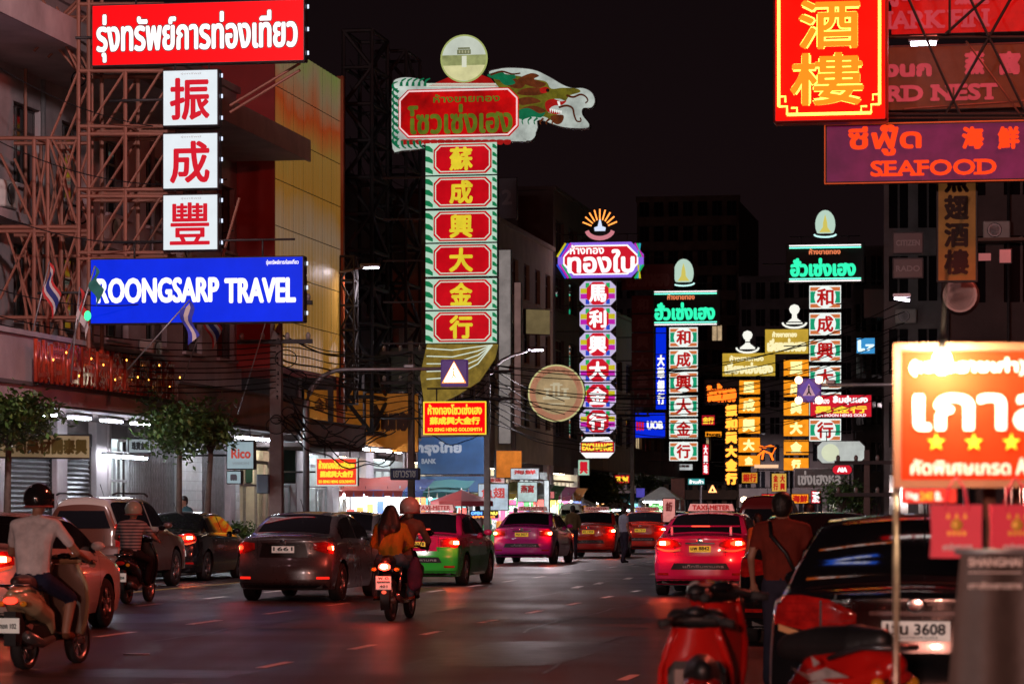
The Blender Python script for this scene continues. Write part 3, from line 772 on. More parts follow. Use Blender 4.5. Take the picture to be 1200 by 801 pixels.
    if graphic:
        for sg in (-1, 1):
            k = MB()
            wm_ = mat('worn_white_sticker', (.34,.31,.30), .5, var=.4, scale=20)
            for pts in ([(-.18,.66),(-.02,.70),(.10,.66),(.22,.69),(.08,.63),(-.04,.65)], [(-.10,.62),(.02,.64),(.14,.60),(.24,.61),(.12,.575),(0,.59)], [(-.2,.60),(-.12,.63),(-.06,.60),(-.12,.57)], [(.02,.72),(.08,.75),(.06,.70)]): k.prism(pts, 0, .002, wm_)
            k.v = [(p[0], sg*(.188+p[1]), p[2]) for p in k.v]; k.build('sticker', root)
    return root
def underbone(label, loc, rz, paint, plate, group=None):
    root = thing('motorbike', label, 'motorbike', loc, rz, group)
    bike_wheel(root, 0, .29, .085); bike_wheel(root, 1.24, .29, .075)
    b = Blob(.018, 3); b.chain([(-.38,0,.76), (-.1,0,.72), (.25,0,.66), (.5,0,.55)], [.05,.10,.10,.06], paint); b.build('tail_fairing', root)
    b = Blob(.018, 3); b.chain([(.5,0,.76), (.2,0,.79), (-.3,0,.82)], [.06,.095,.085], BLACK); b.build('seat', root)
    b = MB(); b.bbox(.25, .75, -.12, .12, .24, .5, STEEL_DARK, .04); b.tube([(.1,0,.6), (.9,0,.75)], .05, BLACK); b.build('engine', root)
    k = MB(); grid(k, lambda u, v: (.98-.1*v+.05*(2*u-1)**2, lerp(-1,1,u)*poly_fn([.12,.2,.22,.15])(v), lerp(.38,.95,v)), 8, 8, paint); k.build('leg_shield', root)
    k = MB(); k.tube([(1.24,.06,.29), (1.02,.05,.95)], .02, CHROME); k.tube([(1.24,-.06,.29), (1.02,-.05,.95)], .02, CHROME); k.build('fork', root)
    handlebar(root, .95, 1.0, .33)
    k = MB(); k.ell((-.41,0,.745), (.04,.085,.05), glow('bike_tail_lamp', (1,.04,.02), 14), 14, 8); k.ell((-.445,0,.75), (.012,.05,.028), glow('bike_tail_bulb', (1,.40,.30), 90), 10, 6); red_light(k.build('tail_light', root), (-.56, 0, .75), 13)
    for sg in (-1, 1):
        k = MB(); k.ell((-.35,sg*.16,.71), (.03,.04,.028), AMBER_L, 10, 6); k.tube([(-.35,0,.71),(-.35,sg*.14,.71)], .01, BLACK); k.build('indicator', root)
        k = MB(); k.tube([(-.08,sg*.14,.42), (-.02,sg*.15,.74)], .02, CHROME, 8); k.build('shock_absorber', root)
        k = MB(); k.tube([(.12,0,.30), (.12,sg*.27,.29)], .015, BLACK, 6); k.build('footrest', root)
    k = MB(); k.box(-.47, -.46, -.105, .105, .44, .62, PLATE); pl = k.build('number_plate', root)
    for i, s_ in enumerate(plate):
        tm = MB(); w = (.07, .09, .055)[i]; text(tm, s_, (-w, .575-.055*i, w, .61-.055*i), 0, INK, .002); tm.v = [(-.473+p[1], -p[0], p[2]) for p in tm.v]; tm.build('lettering', pl)
    k = MB(); grid(k, lambda u, v: (-.05-.36*math.cos(lerp(-.5,1.1,v)), lerp(-.06,.06,u), .33+.36*math.sin(lerp(-.5,1.1,v))), 2, 8, BLACK); k.build('rear_mudguard', root)
    k = MB(); k.ell((-.44,0,.405), (.015,.035,.025), glow('red_reflector', (1,.1,.05), 1.5), 10, 5); k.build('reflector', root)
    k = MB(); k.tube([(.5,-.12,.26), (.1,-.14,.27), (-.3,-.15,.36)], .028, CHROME, 10, r2=.04); k.build('exhaust', root)
    return root

# ================================================================ SETTING
def node_mat(name, build):
    m = bpy.data.materials.new(name); m.use_nodes = True; build(m.node_tree, m.node_tree.nodes['Principled BSDF']); MATS[name] = m; return m
def _asphalt(nt, b):
    N = nt.nodes.new; Lk = nt.links.new
    tc = N('ShaderNodeTexCoord'); n1 = N('ShaderNodeTexNoise'); n1.inputs['Scale'].default_value = .35; n1.inputs['Detail'].default_value = 6
    n2 = N('ShaderNodeTexNoise'); n2.inputs['Scale'].default_value = 60; n2.inputs['Detail'].default_value = 3
    mp = N('ShaderNodeMapping'); mp.inputs['Rotation'].default_value = (0, 0, ROAD); mp.inputs['Scale'].default_value = (1.1, .05, 1)
    n3 = N('ShaderNodeTexNoise'); n3.inputs['Scale'].default_value = 1.0; n3.inputs['Detail'].default_value = 4
    for n in (n1, n2): Lk(tc.outputs['Object'], n.inputs['Vector'])
    Lk(tc.outputs['Object'], mp.inputs['Vector']); Lk(mp.outputs['Vector'], n3.inputs['Vector'])
    a = N('ShaderNodeMath'); a.operation = 'ADD'; Lk(n1.outputs['Fac'], a.inputs[0]); Lk(n3.outputs['Fac'], a.inputs[1])
    r = N('ShaderNodeValToRGB'); r.color_ramp.elements[0].position = .7; r.color_ramp.elements[0].color = (.016, .013, .014, 1); r.color_ramp.elements[1].position = 1.3; r.color_ramp.elements[1].color = (.075, .060, .062, 1)
    h = N('ShaderNodeMath'); h.operation = 'MULTIPLY'; h.inputs[1].default_value = .7; Lk(a.outputs[0], h.inputs[0])
    r.color_ramp.elements[0].position = .55; r.color_ramp.elements[1].position = .85
    Lk(h.outputs[0], r.inputs['Fac']); Lk(r.outputs['Color'], b.inputs['Base Color'])
    q = N('ShaderNodeMapRange'); q.inputs['From Min'].default_value = .5; q.inputs['From Max'].default_value = .9; q.inputs['To Min'].default_value = .31; q.inputs['To Max'].default_value = .56
    Lk(h.outputs[0], q.inputs['Value']); Lk(q.outputs['Result'], b.inputs['Roughness'])
    b.inputs['Specular IOR Level'].default_value = .32
    bp = N('ShaderNodeBump'); bp.inputs['Strength'].default_value = .35; bp.inputs['Distance'].default_value = .01; Lk(n2.outputs['Fac'], bp.inputs['Height']); Lk(bp.outputs['Normal'], b.inputs['Normal'])
ASPHALT = node_mat('worn_asphalt', _asphalt)
PAVE = mat('concrete_paving', (.17, .155, .15), .75, var=.3, scale=1.5, bump=.2)
PAINT_W = mat('worn_white_road_paint', (.80, .78, .75), .5, var=.3, scale=9)
PAINT_Y = mat('worn_yellow_road_paint', (.42, .30, .10), .6, var=.5, scale=9)
WALL_W = mat('stained_white_render', (.42, .36, .37), .8, var=.35, scale=.7, bump=.1)
WALL_P = mat('pale_pink_render', (.40, .31, .31), .8, var=.3, scale=.9)
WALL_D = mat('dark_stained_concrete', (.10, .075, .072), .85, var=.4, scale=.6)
WALL_B = mat('brown_render', (.22, .13, .09), .8, var=.35, scale=.8)
WALL_Y = mat('cream_render', (.45, .36, .24), .8, var=.3, scale=.8)
FRAME_D = mat('dark_window_frame', (.06, .05, .05), .5, .3)
SHUT = mat('steel_shutter', (.22, .22, .23), .4, .7, var=.3, scale=3)
TILE_W = mat('white_glazed_tile', (.7, .72, .72), .25, var=.1)

m = MB(); m.add([(-700, -60, 0), (700, -60, 0), (700, 1500, 0), (-700, 1500, 0)], [(0,1,2,3)], mat('ground_concrete', (.06,.05,.05), .8)); m.build('ground', kind='structure')
m = MB(); a, b_, c_, d_ = road(-16.4, -20, .004), road(.6, -20, .004), road(.6, 420, .004), road(-16.4, 420, .004)
# the parking lane belongs to the carriageway too
a, d_ = road(-19.4, -20, .004), road(-19.4, 420, .004)
m.add([a, b_, c_, d_], [(0,1,2,3)], ASPHALT); m.build('road', kind='structure')
def kerbed(name, l0, l1, s0, s1):
    o = thing(name, None, None, road(0, 0), ALONG, kind='structure')
    k = MB(); k.box(s0, s1, -max(l0, l1), -min(l0, l1), 0, .14, PAVE); k.build('slab', o)
    kb = -l1 if l1 < -5 else -l0
    e = MB(); n = 0
    base = bpy.data.meshes.new('kerb_stone'); kk = MB(); kk.bbox(0, 1.18, -.09, .09, 0, .15, mat('kerb_concrete', (.3,.28,.27), .8, var=.3), .02); base = kk.mesh('kerb_stone')
    for i in range(60):
        s_ = max(s0, 20) + i*1.2
        if s_ > s1: break
        q = bpy.data.objects.new('kerb_stone', base); COL.objects.link(q); q.parent = o; q.location = (s_, kb + (.0 if l1 < -5 else 0), 0)
    return o
kerbed('pavement', -26, -19.4, 10, 400)
kerbed('pavement_right', .7, 8, -5, 400)
mk = thing('road_markings', None, None, road(0, 0), ALONG, kind='structure')
def dashes(l, s0, step, n, ln, w, m_=PAINT_W):
    me = None
    for i in range(n):
        if me is None:
            k = MB(); k.add([(0,-w/2,.009),(ln,-w/2,.009),(ln,w/2,.009),(0,w/2,.009)], [(0,1,2,3)], m_); me = k.mesh('dash')
        o = bpy.data.objects.new('dash', me); COL.objects.link(o); o.parent = mk; o.location = (s0+i*step, -l, 0)
dashes(-7.22, 20.0-.1, 3.84, 26, 1.15, .11)
dashes(-10.9, 34.0, 3.95, 24, 1.5, .12)
dashes(-13.8, 37.2, 3.95, 20, 1.3, .11)
dashes(-3.55, 15.6, 3.5, 24, .9, .10)
k = MB(); k.add([(20,16.15,.009),(160,16.15,.009),(160,16.3,.009),(20,16.3,.009)], [(0,1,2,3)], PAINT_Y); k.build('edge_line', mk)
k = MB(); 
for sx in (57, 60, 64.5, 69): k.add([(sx, 8.6, .009), (sx+1.6, 8.72, .009), (sx+1.6, 8.86, .009), (sx, 8.76, .009)], [(0,1,2,3)], PAINT_W)
k.build('hatch_mark', mk)
ptm = mat('fresh_bitumen_patch', (.011,.010,.011), .38, var=.4, scale=3, bump=.2)
for j, (l, s_, w_, h_, lb) in enumerate(((-5.3, 31, 1.5, 5.5, 'long'), (-9.2, 44, 1.1, 4, 'narrow'), (-12.3, 40, 1.8, 3.2, 'broad'), (-2.8, 38, .7, 9, 'thin'), (-8.2, 26.5, 2.2, 1.3, 'wide'), (-12.5, 58, .9, 8, 'far'))):
    k = MB(); n = 14; vs = []
    for t in range(n):
        an = 2*math.pi*t/n; sx = max(-1, min(1, 1.35*math.cos(an))); sy = max(-1, min(1, 1.35*math.sin(an))); vs.append((h_/2*sx+random.uniform(-.06,.06), w_/2*sy+random.uniform(-.04,.04), 0))
    k.add(vs, [tuple(range(n))], ptm); q_ = k.build('road_patch', mk); q_.location = (s_, -l, .0065)
k = MB()      # crack sealing: wandering tar lines
for (l, s_, ln) in ((-4.4, 27, 9), (-6.1, 36, 14), (-9.9, 33, 12), (-12.9, 45, 15), (-8.6, 50, 16)):
    x_, y_ = s_, -l; pts = []
    for t in range(int(ln/.5)): pts.append((x_, y_)); x_ += .5; y_ += random.uniform(-.07,.07)
    for t in range(len(pts)-1):
        (xa, ya), (xb, yb) = pts[t], pts[t+1]; k.add([(xa, ya-.02, .0105), (xb, yb-.02, .0105), (xb, yb+.02, .0105), (xa, ya+.02, .0105)], [(0,1,2,3)], ptm)
k.build('tar_seam', mk)
md = thing('manhole_cover', 'small round iron manhole cover in the near lane of the dark road', 'manhole cover', gpt(160, 767)+Vector((0,0,.006)))
k = MB(); k.lathe([(.14,0),(.14,.01),(.1,.012)], STEEL_GREY, 18); k.build('lid', md)

# ---------------------------------------------------------------- left side buildings
class Fac(Plane):
    def __init__(s, l): s.o = road(l, 0); s.u = Vector((SN, CS, 0)); s.n = Vector((-CS, SN, 0)); s.yaw = ALONG
F22 = Fac(-22); F197 = Fac(-19.7); F21 = Fac(-21)
def building(label, s0, s1, l, depth, h, wallm, rows, cols, name='shop_building', sill=None, ww=.62, lit=(), parapet=.8, zground=3.6, canopy=None, pane=GLASS, litm=None, bands=True):
    """rows: (z0, z1) of each window row. The facade faces the street"""
    root = thing(name, label, 'building', road(l, s0), ALONG)
    w = s1-s0; m = MB()
    zs = [zground] + [z for r in rows for z in r] + [h]
    for i in range(0, len(zs), 2): m.box(0, w, 0, .3, zs[i], zs[i+1], wallm)
    cw = w/cols; pw = cw*(1-ww)
    for z0, z1 in rows:
        for c in range(cols+1):
            x0 = max(0, c*cw-pw/2); x1 = min(w, c*cw+pw/2); m.box(x0, x1, .002, .3, z0, z1, wallm)
    m.box(0, w, 2.5, depth, zground, h-.02, wallm); m.box(0, .25, .3, 2.5, zground, h-.02, wallm); m.box(w-.25, w, .3, 2.5, zground, h-.02, wallm)
    m.box(.25, w-.25, .3, 2.5, zground, zground+.2, wallm)
    m.build('wall', root)
    r = MB(); r.box(-.05, w+.05, -.12, depth, h, h+.18, wallm); r.build('roof', root)
    wm = None
    for ri, (z0, z1) in enumerate(rows):
        wm = {}
        for c in range(cols):
            isl = (ri, c) in lit
            if isl not in wm:
                k = MB(); x = cw*ww
                for i in range(4): k.box(i*x/3-.03, i*x/3+.03, .14, .2, 0, z1-z0, FRAME_D)
                k.box(0, x, .145, .195, 0, .06, FRAME_D); k.box(0, x, .145, .195, z1-z0-.06, z1-z0, FRAME_D); k.box(0, x, .147, .193, (z1-z0)*.68, (z1-z0)*.68+.05, FRAME_D)
                k.box(-.05, x+.05, -.1, .14, -.08, -.0, wallm)
                q = MB(); q.box(0, x, .165, .175, 0, z1-z0, (litm or glow('lit_curtained_window', (1,.72,.4), .5, var=.5)) if isl else pane)
                wm[isl] = (k.mesh('window'), q.mesh('pane'))
            a = bpy.data.objects.new('window', wm[isl][0]); COL.objects.link(a); a.parent = root; a.location = (c*cw+pw/2, 0, z0)
            b = bpy.data.objects.new('pane', wm[isl][1]); COL.objects.link(b); b.parent = a
    return root
def fs(px, F=F22): return F.loc(px, HOR-100)[0]
s_a, s_b = 52.0, fs(283)
B1 = building('white stained four-storey shophouse block behind the red steel sign frame', s_a, s_b, -22, 14, 13.2, WALL_W, [(5.7, 7.4), (8.7, 10.5)], 9, ww=.55)
k = MB(); k.box(0, s_b-s_a-1.0, -2.2, 0, 11.25, 11.65, WALL_W); k.box(0, s_b-s_a-1.0, -2.26, -2.2, 11.2, 11.8, WALL_P); k.build('cornice_slab', B1)
k = MB(); k.box(0, s_b-s_a, -.6, 0, 7.7, 7.9, WALL_W); k.box(0, 14, -.9, 0, 4.95, 5.15, WALL_W); k.build('ledge', B1)
for s_ in (3.2, 12.5, 21): k = MB(); k.tube([(s_, -.08, 3.8), (s_, -.08, 11.2)], .06, STEEL_GREY, 8); k.build('downpipe', B1)
def aircon(parent, x, z):
    k = MB(); k.bbox(x, x+.85, -.42, -.06, z, z+.58, mat('aircon_white', (.5,.49,.46), .5), .03); o = k.build('air_conditioner', parent)
    k = MB(); k.lathe([(.23, -.44), (.23, -.42)], BLACK, 16, 'y', (x+.36, 0, z+.29))
    for i in range(5): k.lathe([(.05+.04*i, -.452), (.056+.04*i, -.452), (.056+.04*i, -.444), (.05+.04*i, -.444)], STEEL_GREY, 14, 'y', (x+.36, 0, z+.29))
    k.build('fan_grille', o)
for x, z in ((6.2, 7.95), (9.0, 8.0), (16.4, 7.95), (19.9, 5.2), (22.6, 8.0)): aircon(B1, x, z)

# ground floor of the block: shopfronts built bay by bay
def shutter(root, x0, x1, z1=3.0, m_=SHUT):
    me = MB(); n = int(z1/.11)
    ring = []
    for i in range(n):
        z = i*.11; me.add([(x0, .06, z), (x1, .06, z), (x1, .02, z+.05), (x0, .02, z+.05), (x1, .06, z+.1), (x0, .06, z+.1)], [(0,1,2,3), (3,2,4,5)], m_)
    o = me.build('roller_shutter', root); k = MB(); k.box(x0-.06, x0, -.02, .12, 0, z1, STEEL_DARK); k.box(x1, x1+.06, -.02, .12, 0, z1, STEEL_DARK); k.bbox(x0, x1, -.05, .3, z1, z1+.32, STEEL_DARK); k.build('shutter_frame', o); return o
def shopfront(label, px0, px1, bays, name='shopfront', F=F22, l=-22, zt=3.6):
    """bays: (px0, px1, kind)"""
    s0, s1 = fs(px0, F), fs(px1, F)
    root = thing(name, label, 'shopfront', road(l, s0), ALONG)
    for a, b, kind in bays:
        x0, x1 = fs(a, F)-s0, fs(b, F)-s0
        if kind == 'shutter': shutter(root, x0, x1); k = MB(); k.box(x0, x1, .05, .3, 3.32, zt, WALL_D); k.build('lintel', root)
        elif kind == 'column': k = MB(); k.bbox(x0, x1, -.15, .35, 0, zt, WALL_W, .02); k.build('pillar', root)
        elif kind == 'tiled':
            k = MB(); k.bbox(x0, x1, -.12, .35, 0, zt, mat('tile_grout', (.4,.4,.4), .7), .01); pt = k.build('pillar', root)
            tm = MB(); tm.bbox(0, (x1-x0)/4-.012, -.012, 0, 0, .24, TILE_W, .004); me = tm.mesh('tile')
            for i in range(4):
                for j in range(14):
                    o = bpy.data.objects.new('tile', me); COL.objects.link(o); o.parent = pt; o.location = (x0+i*(x1-x0)/4+.006, -.122, .02+j*.252)
        elif kind in ('shop', 'warm', 'shopB'):
            D = 3.2; wm_ = mat('shop_interior_wall', (.6, .62, .6), .6); lit = kind != 'dim'
            k = MB(); k.box(x0, x1, D, D+.1, 0, zt, wm_); k.box(x0-.05, x0, .2, D, 0, zt, wm_); k.box(x1, x1+.05, .2, D, 0, zt, wm_); k.box(x0, x1, .2, D, zt-.25, zt-.15, wm_); k.box(x0, x1, 0.1, D, .14, .17, TILE_W); k.build('interior', root)
            tb = MB()
            for yy in (.5, 2.3):
                tb.box(x0+.2, x1-.2, yy, yy+.08, zt-.33, zt-.27, glow('shop_tube', (.80,.93,1.0), 30) if kind != 'warm' else glow('shop_tube_warm', (1,.80,.52), 34))
            tb.build('ceiling_tube', root)
            g = MB(); n = max(2, int((x1-x0)/1.1))
            for i in range(n+1): xx = x0+(x1-x0)*i/n; g.box(xx-.03, xx+.03, .05, .12, .14, 2.9, STEEL_GREY)
            g.box(x0, x1, .055, .115, 2.85, 2.95, STEEL_GREY); g.box(x0, x1, .055, .115, 2.2, 2.26, STEEL_GREY); g.box(x0, x1, .06, .11, 3.25, zt, WALL_D); g.build('door_frame', root)
            sh = MB()
            for rr in range(5):
                sh.box(x0+.15, x1-.15, 1.3, 1.7, .5+rr*.5, .53+rr*.5, mat('shelf_wood', (.35,.22,.12), .6))
            for xx in (x0+.15, (x0+x1)/2, x1-.18): sh.box(xx, xx+.04, 1.28, 1.7, .14, 2.9, mat('shelf_wood', (.35,.22,.12), .6))
            so = sh.build('shelf', root)
            gd = MB(); cols_ = [mat('goods_%s' % n_, c_, .5, var=.1) for n_, c_ in (('red',(.5,.05,.04)),('gold',(.6,.4,.08)),('white',(.65,.65,.6)),('green',(.1,.3,.12)),('brown',(.25,.12,.06)),('blue',(.08,.15,.4)))]
            for rr in range(5):
                xx = x0+.25
                while xx < x1-.35:
                    w_ = random.uniform(.07,.2); h_ = random.uniform(.12,.38); gd.bbox(xx, xx+w_, 1.32, 1.6, .535+rr*.5, .535+rr*.5+h_, random.choice(cols_), .01); xx += w_+random.uniform(.01,.12)
            gd.build('goods', so)
            ct = MB(); ct.bbox(x0+.3, x1-.5, .4, .8, .14, 1.0, mat('counter_glass', (.5,.55,.55), .15), .02); ct.build('counter', root)
        elif kind == 'grille':
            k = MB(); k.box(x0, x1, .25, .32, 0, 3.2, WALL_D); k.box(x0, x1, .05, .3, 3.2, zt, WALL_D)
            k.build('back_wall', root)
            g = MB(); n = max(3, int((x1-x0)/.14))
            for i in range(n+1): xx = x0+(x1-x0)*i/n; g.box(xx-.012, xx+.012, .02, .05, 0, 3.2, STEEL_GREY)
            for i in range(n):
                xa = x0+(x1-x0)*i/n; xb = x0+(x1-x0)*(i+1)/n
                for j in range(9): g.add([(xa,.015,j*.36),(xa+.02,.015,j*.36),(xb,.015,j*.36+.18),(xb-.02,.015,j*.36+.18)], [(0,1,2,3)], STEEL_GREY); g.add([(xb,.012,j*.36+.18),(xb-.02,.012,j*.36+.18),(xa,.012,j*.36+.36),(xa+.02,.012,j*.36+.36)], [(0,1,2,3)], STEEL_GREY)
            g.build('folding_grille', root)
    return root
shopfront('closed steel shutters between pale pillars at the left end of the shophouse row', -60, 119, [(-60,-8,'shutter'), (-8,-2,'column'), (-2,60,'shutter'), (60,72,'column'), (72,106,'shutter'), (106,119,'column')])
shopfront('small bright shop with teal glass doors beside the closed shutters', 121, 152, [(121,124,'column'), (124,152,'shop')])
shopfront('half-lit shopfront with folding grilles and a white tiled pillar behind the street tree', 152, 270, [(152,178,'grille'), (178,205,'grille'), (205,231,'tiled'), (231,264,'grille'), (264,270,'column')])
shopfront('open shop with warm display shelves under the pale hanging sign', 270, 345, [(270,276,'tiled'), (276,316,'warm'), (316,322,'column'), (322,342,'shop'), (342,345,'column')])
shopfront('gold shop front with glass doors behind the small red sign', 345, 430, [(345,352,'column'), (352,385,'shop'), (385,392,'column'), (392,424,'warm'), (424,430,'column')])

for j, (a_, b_, ds) in enumerate([(430, 470, 'left of the far utility pole'), (472, 512, 'under the blue bank board'), (514, 556, 'right of the blue bank board'), (560, 600, 'behind the magenta taxi'), (602, 640, 'beside the tower of light'), (642, 676, 'just before the centre tree')]):
    shopfront('bright open shopfront %s at the market end' % ds, a_, b_, [(a_, a_+3, 'column'), (a_+3, b_-2, 'warm' if j % 2 else 'shop'), (b_-2, b_, 'tiled')])
# canopy with fascia, its red three-dimensional letters, and the tubes beneath
sc0, sc1 = fs(-70, F197), fs(205, F197)
cn = thing('canopy', 'deep pinkish concrete canopy with sloping fascia over the closed shutters', 'canopy', road(-19.7, sc0), ALONG)
k = MB(); w_ = sc1-sc0; k.box(0, w_, 0, 2.3, 3.62, 3.78, WALL_P); k.build('slab', cn)
k = MB(); k.box(0, w_, -.12, 0, 3.66, 4.02, WALL_P); k.box(0, w_, -.16, -.12, 3.98, 4.06, WALL_D); k.box(0, w_, -.02, .12, 4.02, 4.98, WALL_P); k.box(-.02, w_+.02, -.06, .3, 4.98, 5.08, WALL_W); k.build('fascia', cn)
lt = thing('letter_sign', 'row of rust-red three-dimensional letters standing on the pink canopy fascia', 'sign', road(-19.5, fs(24, F197)), ALONG)
LR = mat('rust_red_letter_enamel', (.42, .045, .02), .28, .1, var=.3, coat=.5)
x = 0.0; x_end = fs(190, F197)-fs(24, F197); i = 0
for ch in 'รุ่งทรัพย์การท่องเที่ยวเยาวราช':
    pass
chars_ = '裕興藥材公司' if False else '魚翅酒樓燕窩公司珍珠行'
for ch in '公司谷開泰發順興記行':
    if ch not in GL: continue
    w1 = x_end/10*.86
    k = MB(); text(k, ch, (x, 4.08-4.0, x+w1, 4.9-4.0), 0, LR, .012)
    base = list(k.v); fb = list(k.f); n0 = len(base)
    q = MB(); q.add([(p[0], p[1]-.14, p[2]) for p in base], fb, LR)
    # walls of every letter: a row of upright tubes as in the photograph
    for t in range(6):
        xx = x+.05+t*(w1-.10)/5; q.tube([(xx, -.10, .05+.05*(t%2)), (xx, -.10, .90-.05*((t+i)%3))], .048, LR, 8)
    q.v = [(p[0], p[1], p[2]+4.0) for p in q.v]
    q.build('letter', lt)
    x += x_end/10; i += 1
k = MB()
for q in range(12):
    xx = x_end*(q+.5)/12; k.ell((xx, -.34, 4.5+.25*math.sin(q*2.3)), (.016,.016,.024), glow('small_amber_glint', (1,.34,.05), 6))  # glowing beads added as amber glints along the letters
k.build('bulb', lt)
for j, (a, b, y_, dz) in enumerate([(-30,-8,482,0),(38,64,497,0),(82,104,502,0),(120,141,507,0),(155,173,511,0)]):
    L_ = Fac(-20.4); xs0, xs1 = fs(a, L_), fs(b, L_)
    o = thing('tube_lamp', ['cold white tube lamp under the canopy at the left edge', 'first lit tube lamp under the canopy right of the tree at left', 'second lit tube lamp from the left under the canopy', 'third lit tube lamp from the left under the canopy', 'fourth lit tube lamp, nearest the middle tree, under the canopy'][j], 'lamp', road(-20.4, xs0, 3.44), ALONG, 'tube lamps under the left canopy')
    k = MB(); k.bbox(0, xs1-xs0, -.11, .11, .1, .17, mat('lamp_housing', (.6,.6,.62), .4), .02); k.build('housing', o)
    k = MB()
    for yy in (-.05, .05): k.tube([(.04, yy, .07), (xs1-xs0-.04, yy, .07)], .022, TUBE, 8)
    k.build('tube', o)
def awning(label, pa, pb, F, l, z0, z1, m_, proj=1.6, name='canopy', cat='canopy'):
    s0, s1 = fs(pa, F), fs(pb, F); o = thing(name, label, cat, road(l, s0), ALONG)
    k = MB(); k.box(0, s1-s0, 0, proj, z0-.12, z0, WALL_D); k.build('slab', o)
    k = MB(); k.box(0, s1-s0, -.06, .06, z0, z1, m_); k.build('fascia', o); 
    k = MB(); k.box(-.01, s1-s0+.01, -.1, .1, z1, z1+.06, WALL_D); k.build('coping', o); return o
awning('dull brown canopy strip above the shop with the pale hanging sign', 206, 352, Fac(-20.2), -20.2, 3.75, 4.55, WALL_B)
for j, (a, b) in enumerate([(122, 140), (144, 172)]):
    L_ = Fac(-21.6); xs0, xs1 = fs(a, L_), fs(b, L_); o = thing('tube_lamp', 'bluish tube lamp over the small teal glass shop, '+['left one', 'right one nearer the tree'][j], 'lamp', road(-21.6, xs0, 2.75), ALONG, 'tube lamps over the teal shop')
    k = MB(); k.bbox(0, xs1-xs0, -.08, .08, .08, .14, mat('lamp_housing', (.6,.6,.62), .4), .02); k.build('housing', o)
    k = MB(); k.tube([(.04, 0, .04), (xs1-xs0-.04, 0, .04)], .03, TUBE, 8); k.build('tube', o)
for j, (a, b) in enumerate([(232, 262), (276, 302), (305, 322), (352, 372), (376, 398), (402, 432), (436, 470)]):
    L_ = Fac(-20.9); xs0, xs1 = fs(a, L_), fs(b, L_)
    o = thing('tube_lamp', 'cold white tube lamp under the shop canopy, %s' % ['beside the middle tree', 'above the pale hanging sign', 'behind the utility pole', 'left end above the small red sign', 'behind the small red sign', 'right of the small red sign', 'before the blue bank'][j], 'lamp', road(-20.9, xs0, 3.4), ALONG, 'tube lamps under the far canopies')
    k = MB(); k.bbox(0, xs1-xs0, -.11, .11, .1, .17, mat('lamp_housing', (.6,.6,.62), .4), .02); k.build('housing', o)
    k = MB(); k.tube([(.04, 0, .06), (xs1-xs0-.04, 0, .06)], .03, TUBE, 8); k.build('tube', o)

# tall hoarding: red end wall, amber printed long side
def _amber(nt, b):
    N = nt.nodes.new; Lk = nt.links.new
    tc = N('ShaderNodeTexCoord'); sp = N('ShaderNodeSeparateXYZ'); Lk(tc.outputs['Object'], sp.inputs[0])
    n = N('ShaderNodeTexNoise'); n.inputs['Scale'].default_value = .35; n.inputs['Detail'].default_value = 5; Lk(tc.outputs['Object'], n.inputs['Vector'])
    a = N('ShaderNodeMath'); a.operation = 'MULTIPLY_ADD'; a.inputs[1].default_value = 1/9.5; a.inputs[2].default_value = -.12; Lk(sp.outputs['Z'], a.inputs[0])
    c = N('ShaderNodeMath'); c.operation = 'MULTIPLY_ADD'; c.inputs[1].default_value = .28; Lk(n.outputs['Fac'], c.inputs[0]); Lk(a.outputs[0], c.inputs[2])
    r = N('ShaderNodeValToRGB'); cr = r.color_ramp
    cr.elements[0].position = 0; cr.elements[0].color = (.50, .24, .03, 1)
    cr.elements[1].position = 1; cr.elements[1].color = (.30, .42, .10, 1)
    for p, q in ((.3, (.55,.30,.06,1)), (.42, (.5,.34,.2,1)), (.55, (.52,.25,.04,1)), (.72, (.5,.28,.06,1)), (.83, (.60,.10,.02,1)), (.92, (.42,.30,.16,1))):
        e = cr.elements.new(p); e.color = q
    Lk(c.outputs[0], r.inputs['Fac']); Lk(r.outputs['Color'], b.inputs['Base Color']); b.inputs['Roughness'].default_value = .35; Lk(r.outputs['Color'], b.inputs['Emission Color']); b.inputs['Emission Strength'].default_value = .30  # the unlit print gets an added glow of its own colour
AMBER = node_mat('amber_print_glow_panel', _amber)
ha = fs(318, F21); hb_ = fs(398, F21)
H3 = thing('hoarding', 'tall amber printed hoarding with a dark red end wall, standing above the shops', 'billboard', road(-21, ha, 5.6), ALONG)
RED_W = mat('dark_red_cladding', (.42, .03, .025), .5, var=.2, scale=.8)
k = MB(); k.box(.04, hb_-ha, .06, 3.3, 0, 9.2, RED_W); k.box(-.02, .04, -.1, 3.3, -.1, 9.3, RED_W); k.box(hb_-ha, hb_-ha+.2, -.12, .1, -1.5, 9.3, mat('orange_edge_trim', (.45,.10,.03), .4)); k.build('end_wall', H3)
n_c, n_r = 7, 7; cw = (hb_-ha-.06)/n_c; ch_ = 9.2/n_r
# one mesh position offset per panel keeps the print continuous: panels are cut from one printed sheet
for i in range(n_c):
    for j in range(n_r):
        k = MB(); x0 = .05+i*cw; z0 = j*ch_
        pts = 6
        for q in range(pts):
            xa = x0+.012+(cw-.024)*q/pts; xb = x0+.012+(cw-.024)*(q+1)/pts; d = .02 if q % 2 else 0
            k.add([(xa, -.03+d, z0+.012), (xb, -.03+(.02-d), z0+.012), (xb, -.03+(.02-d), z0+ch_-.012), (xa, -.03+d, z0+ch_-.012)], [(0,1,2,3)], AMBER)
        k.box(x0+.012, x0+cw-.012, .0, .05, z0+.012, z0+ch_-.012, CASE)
        k.build('panel', H3)
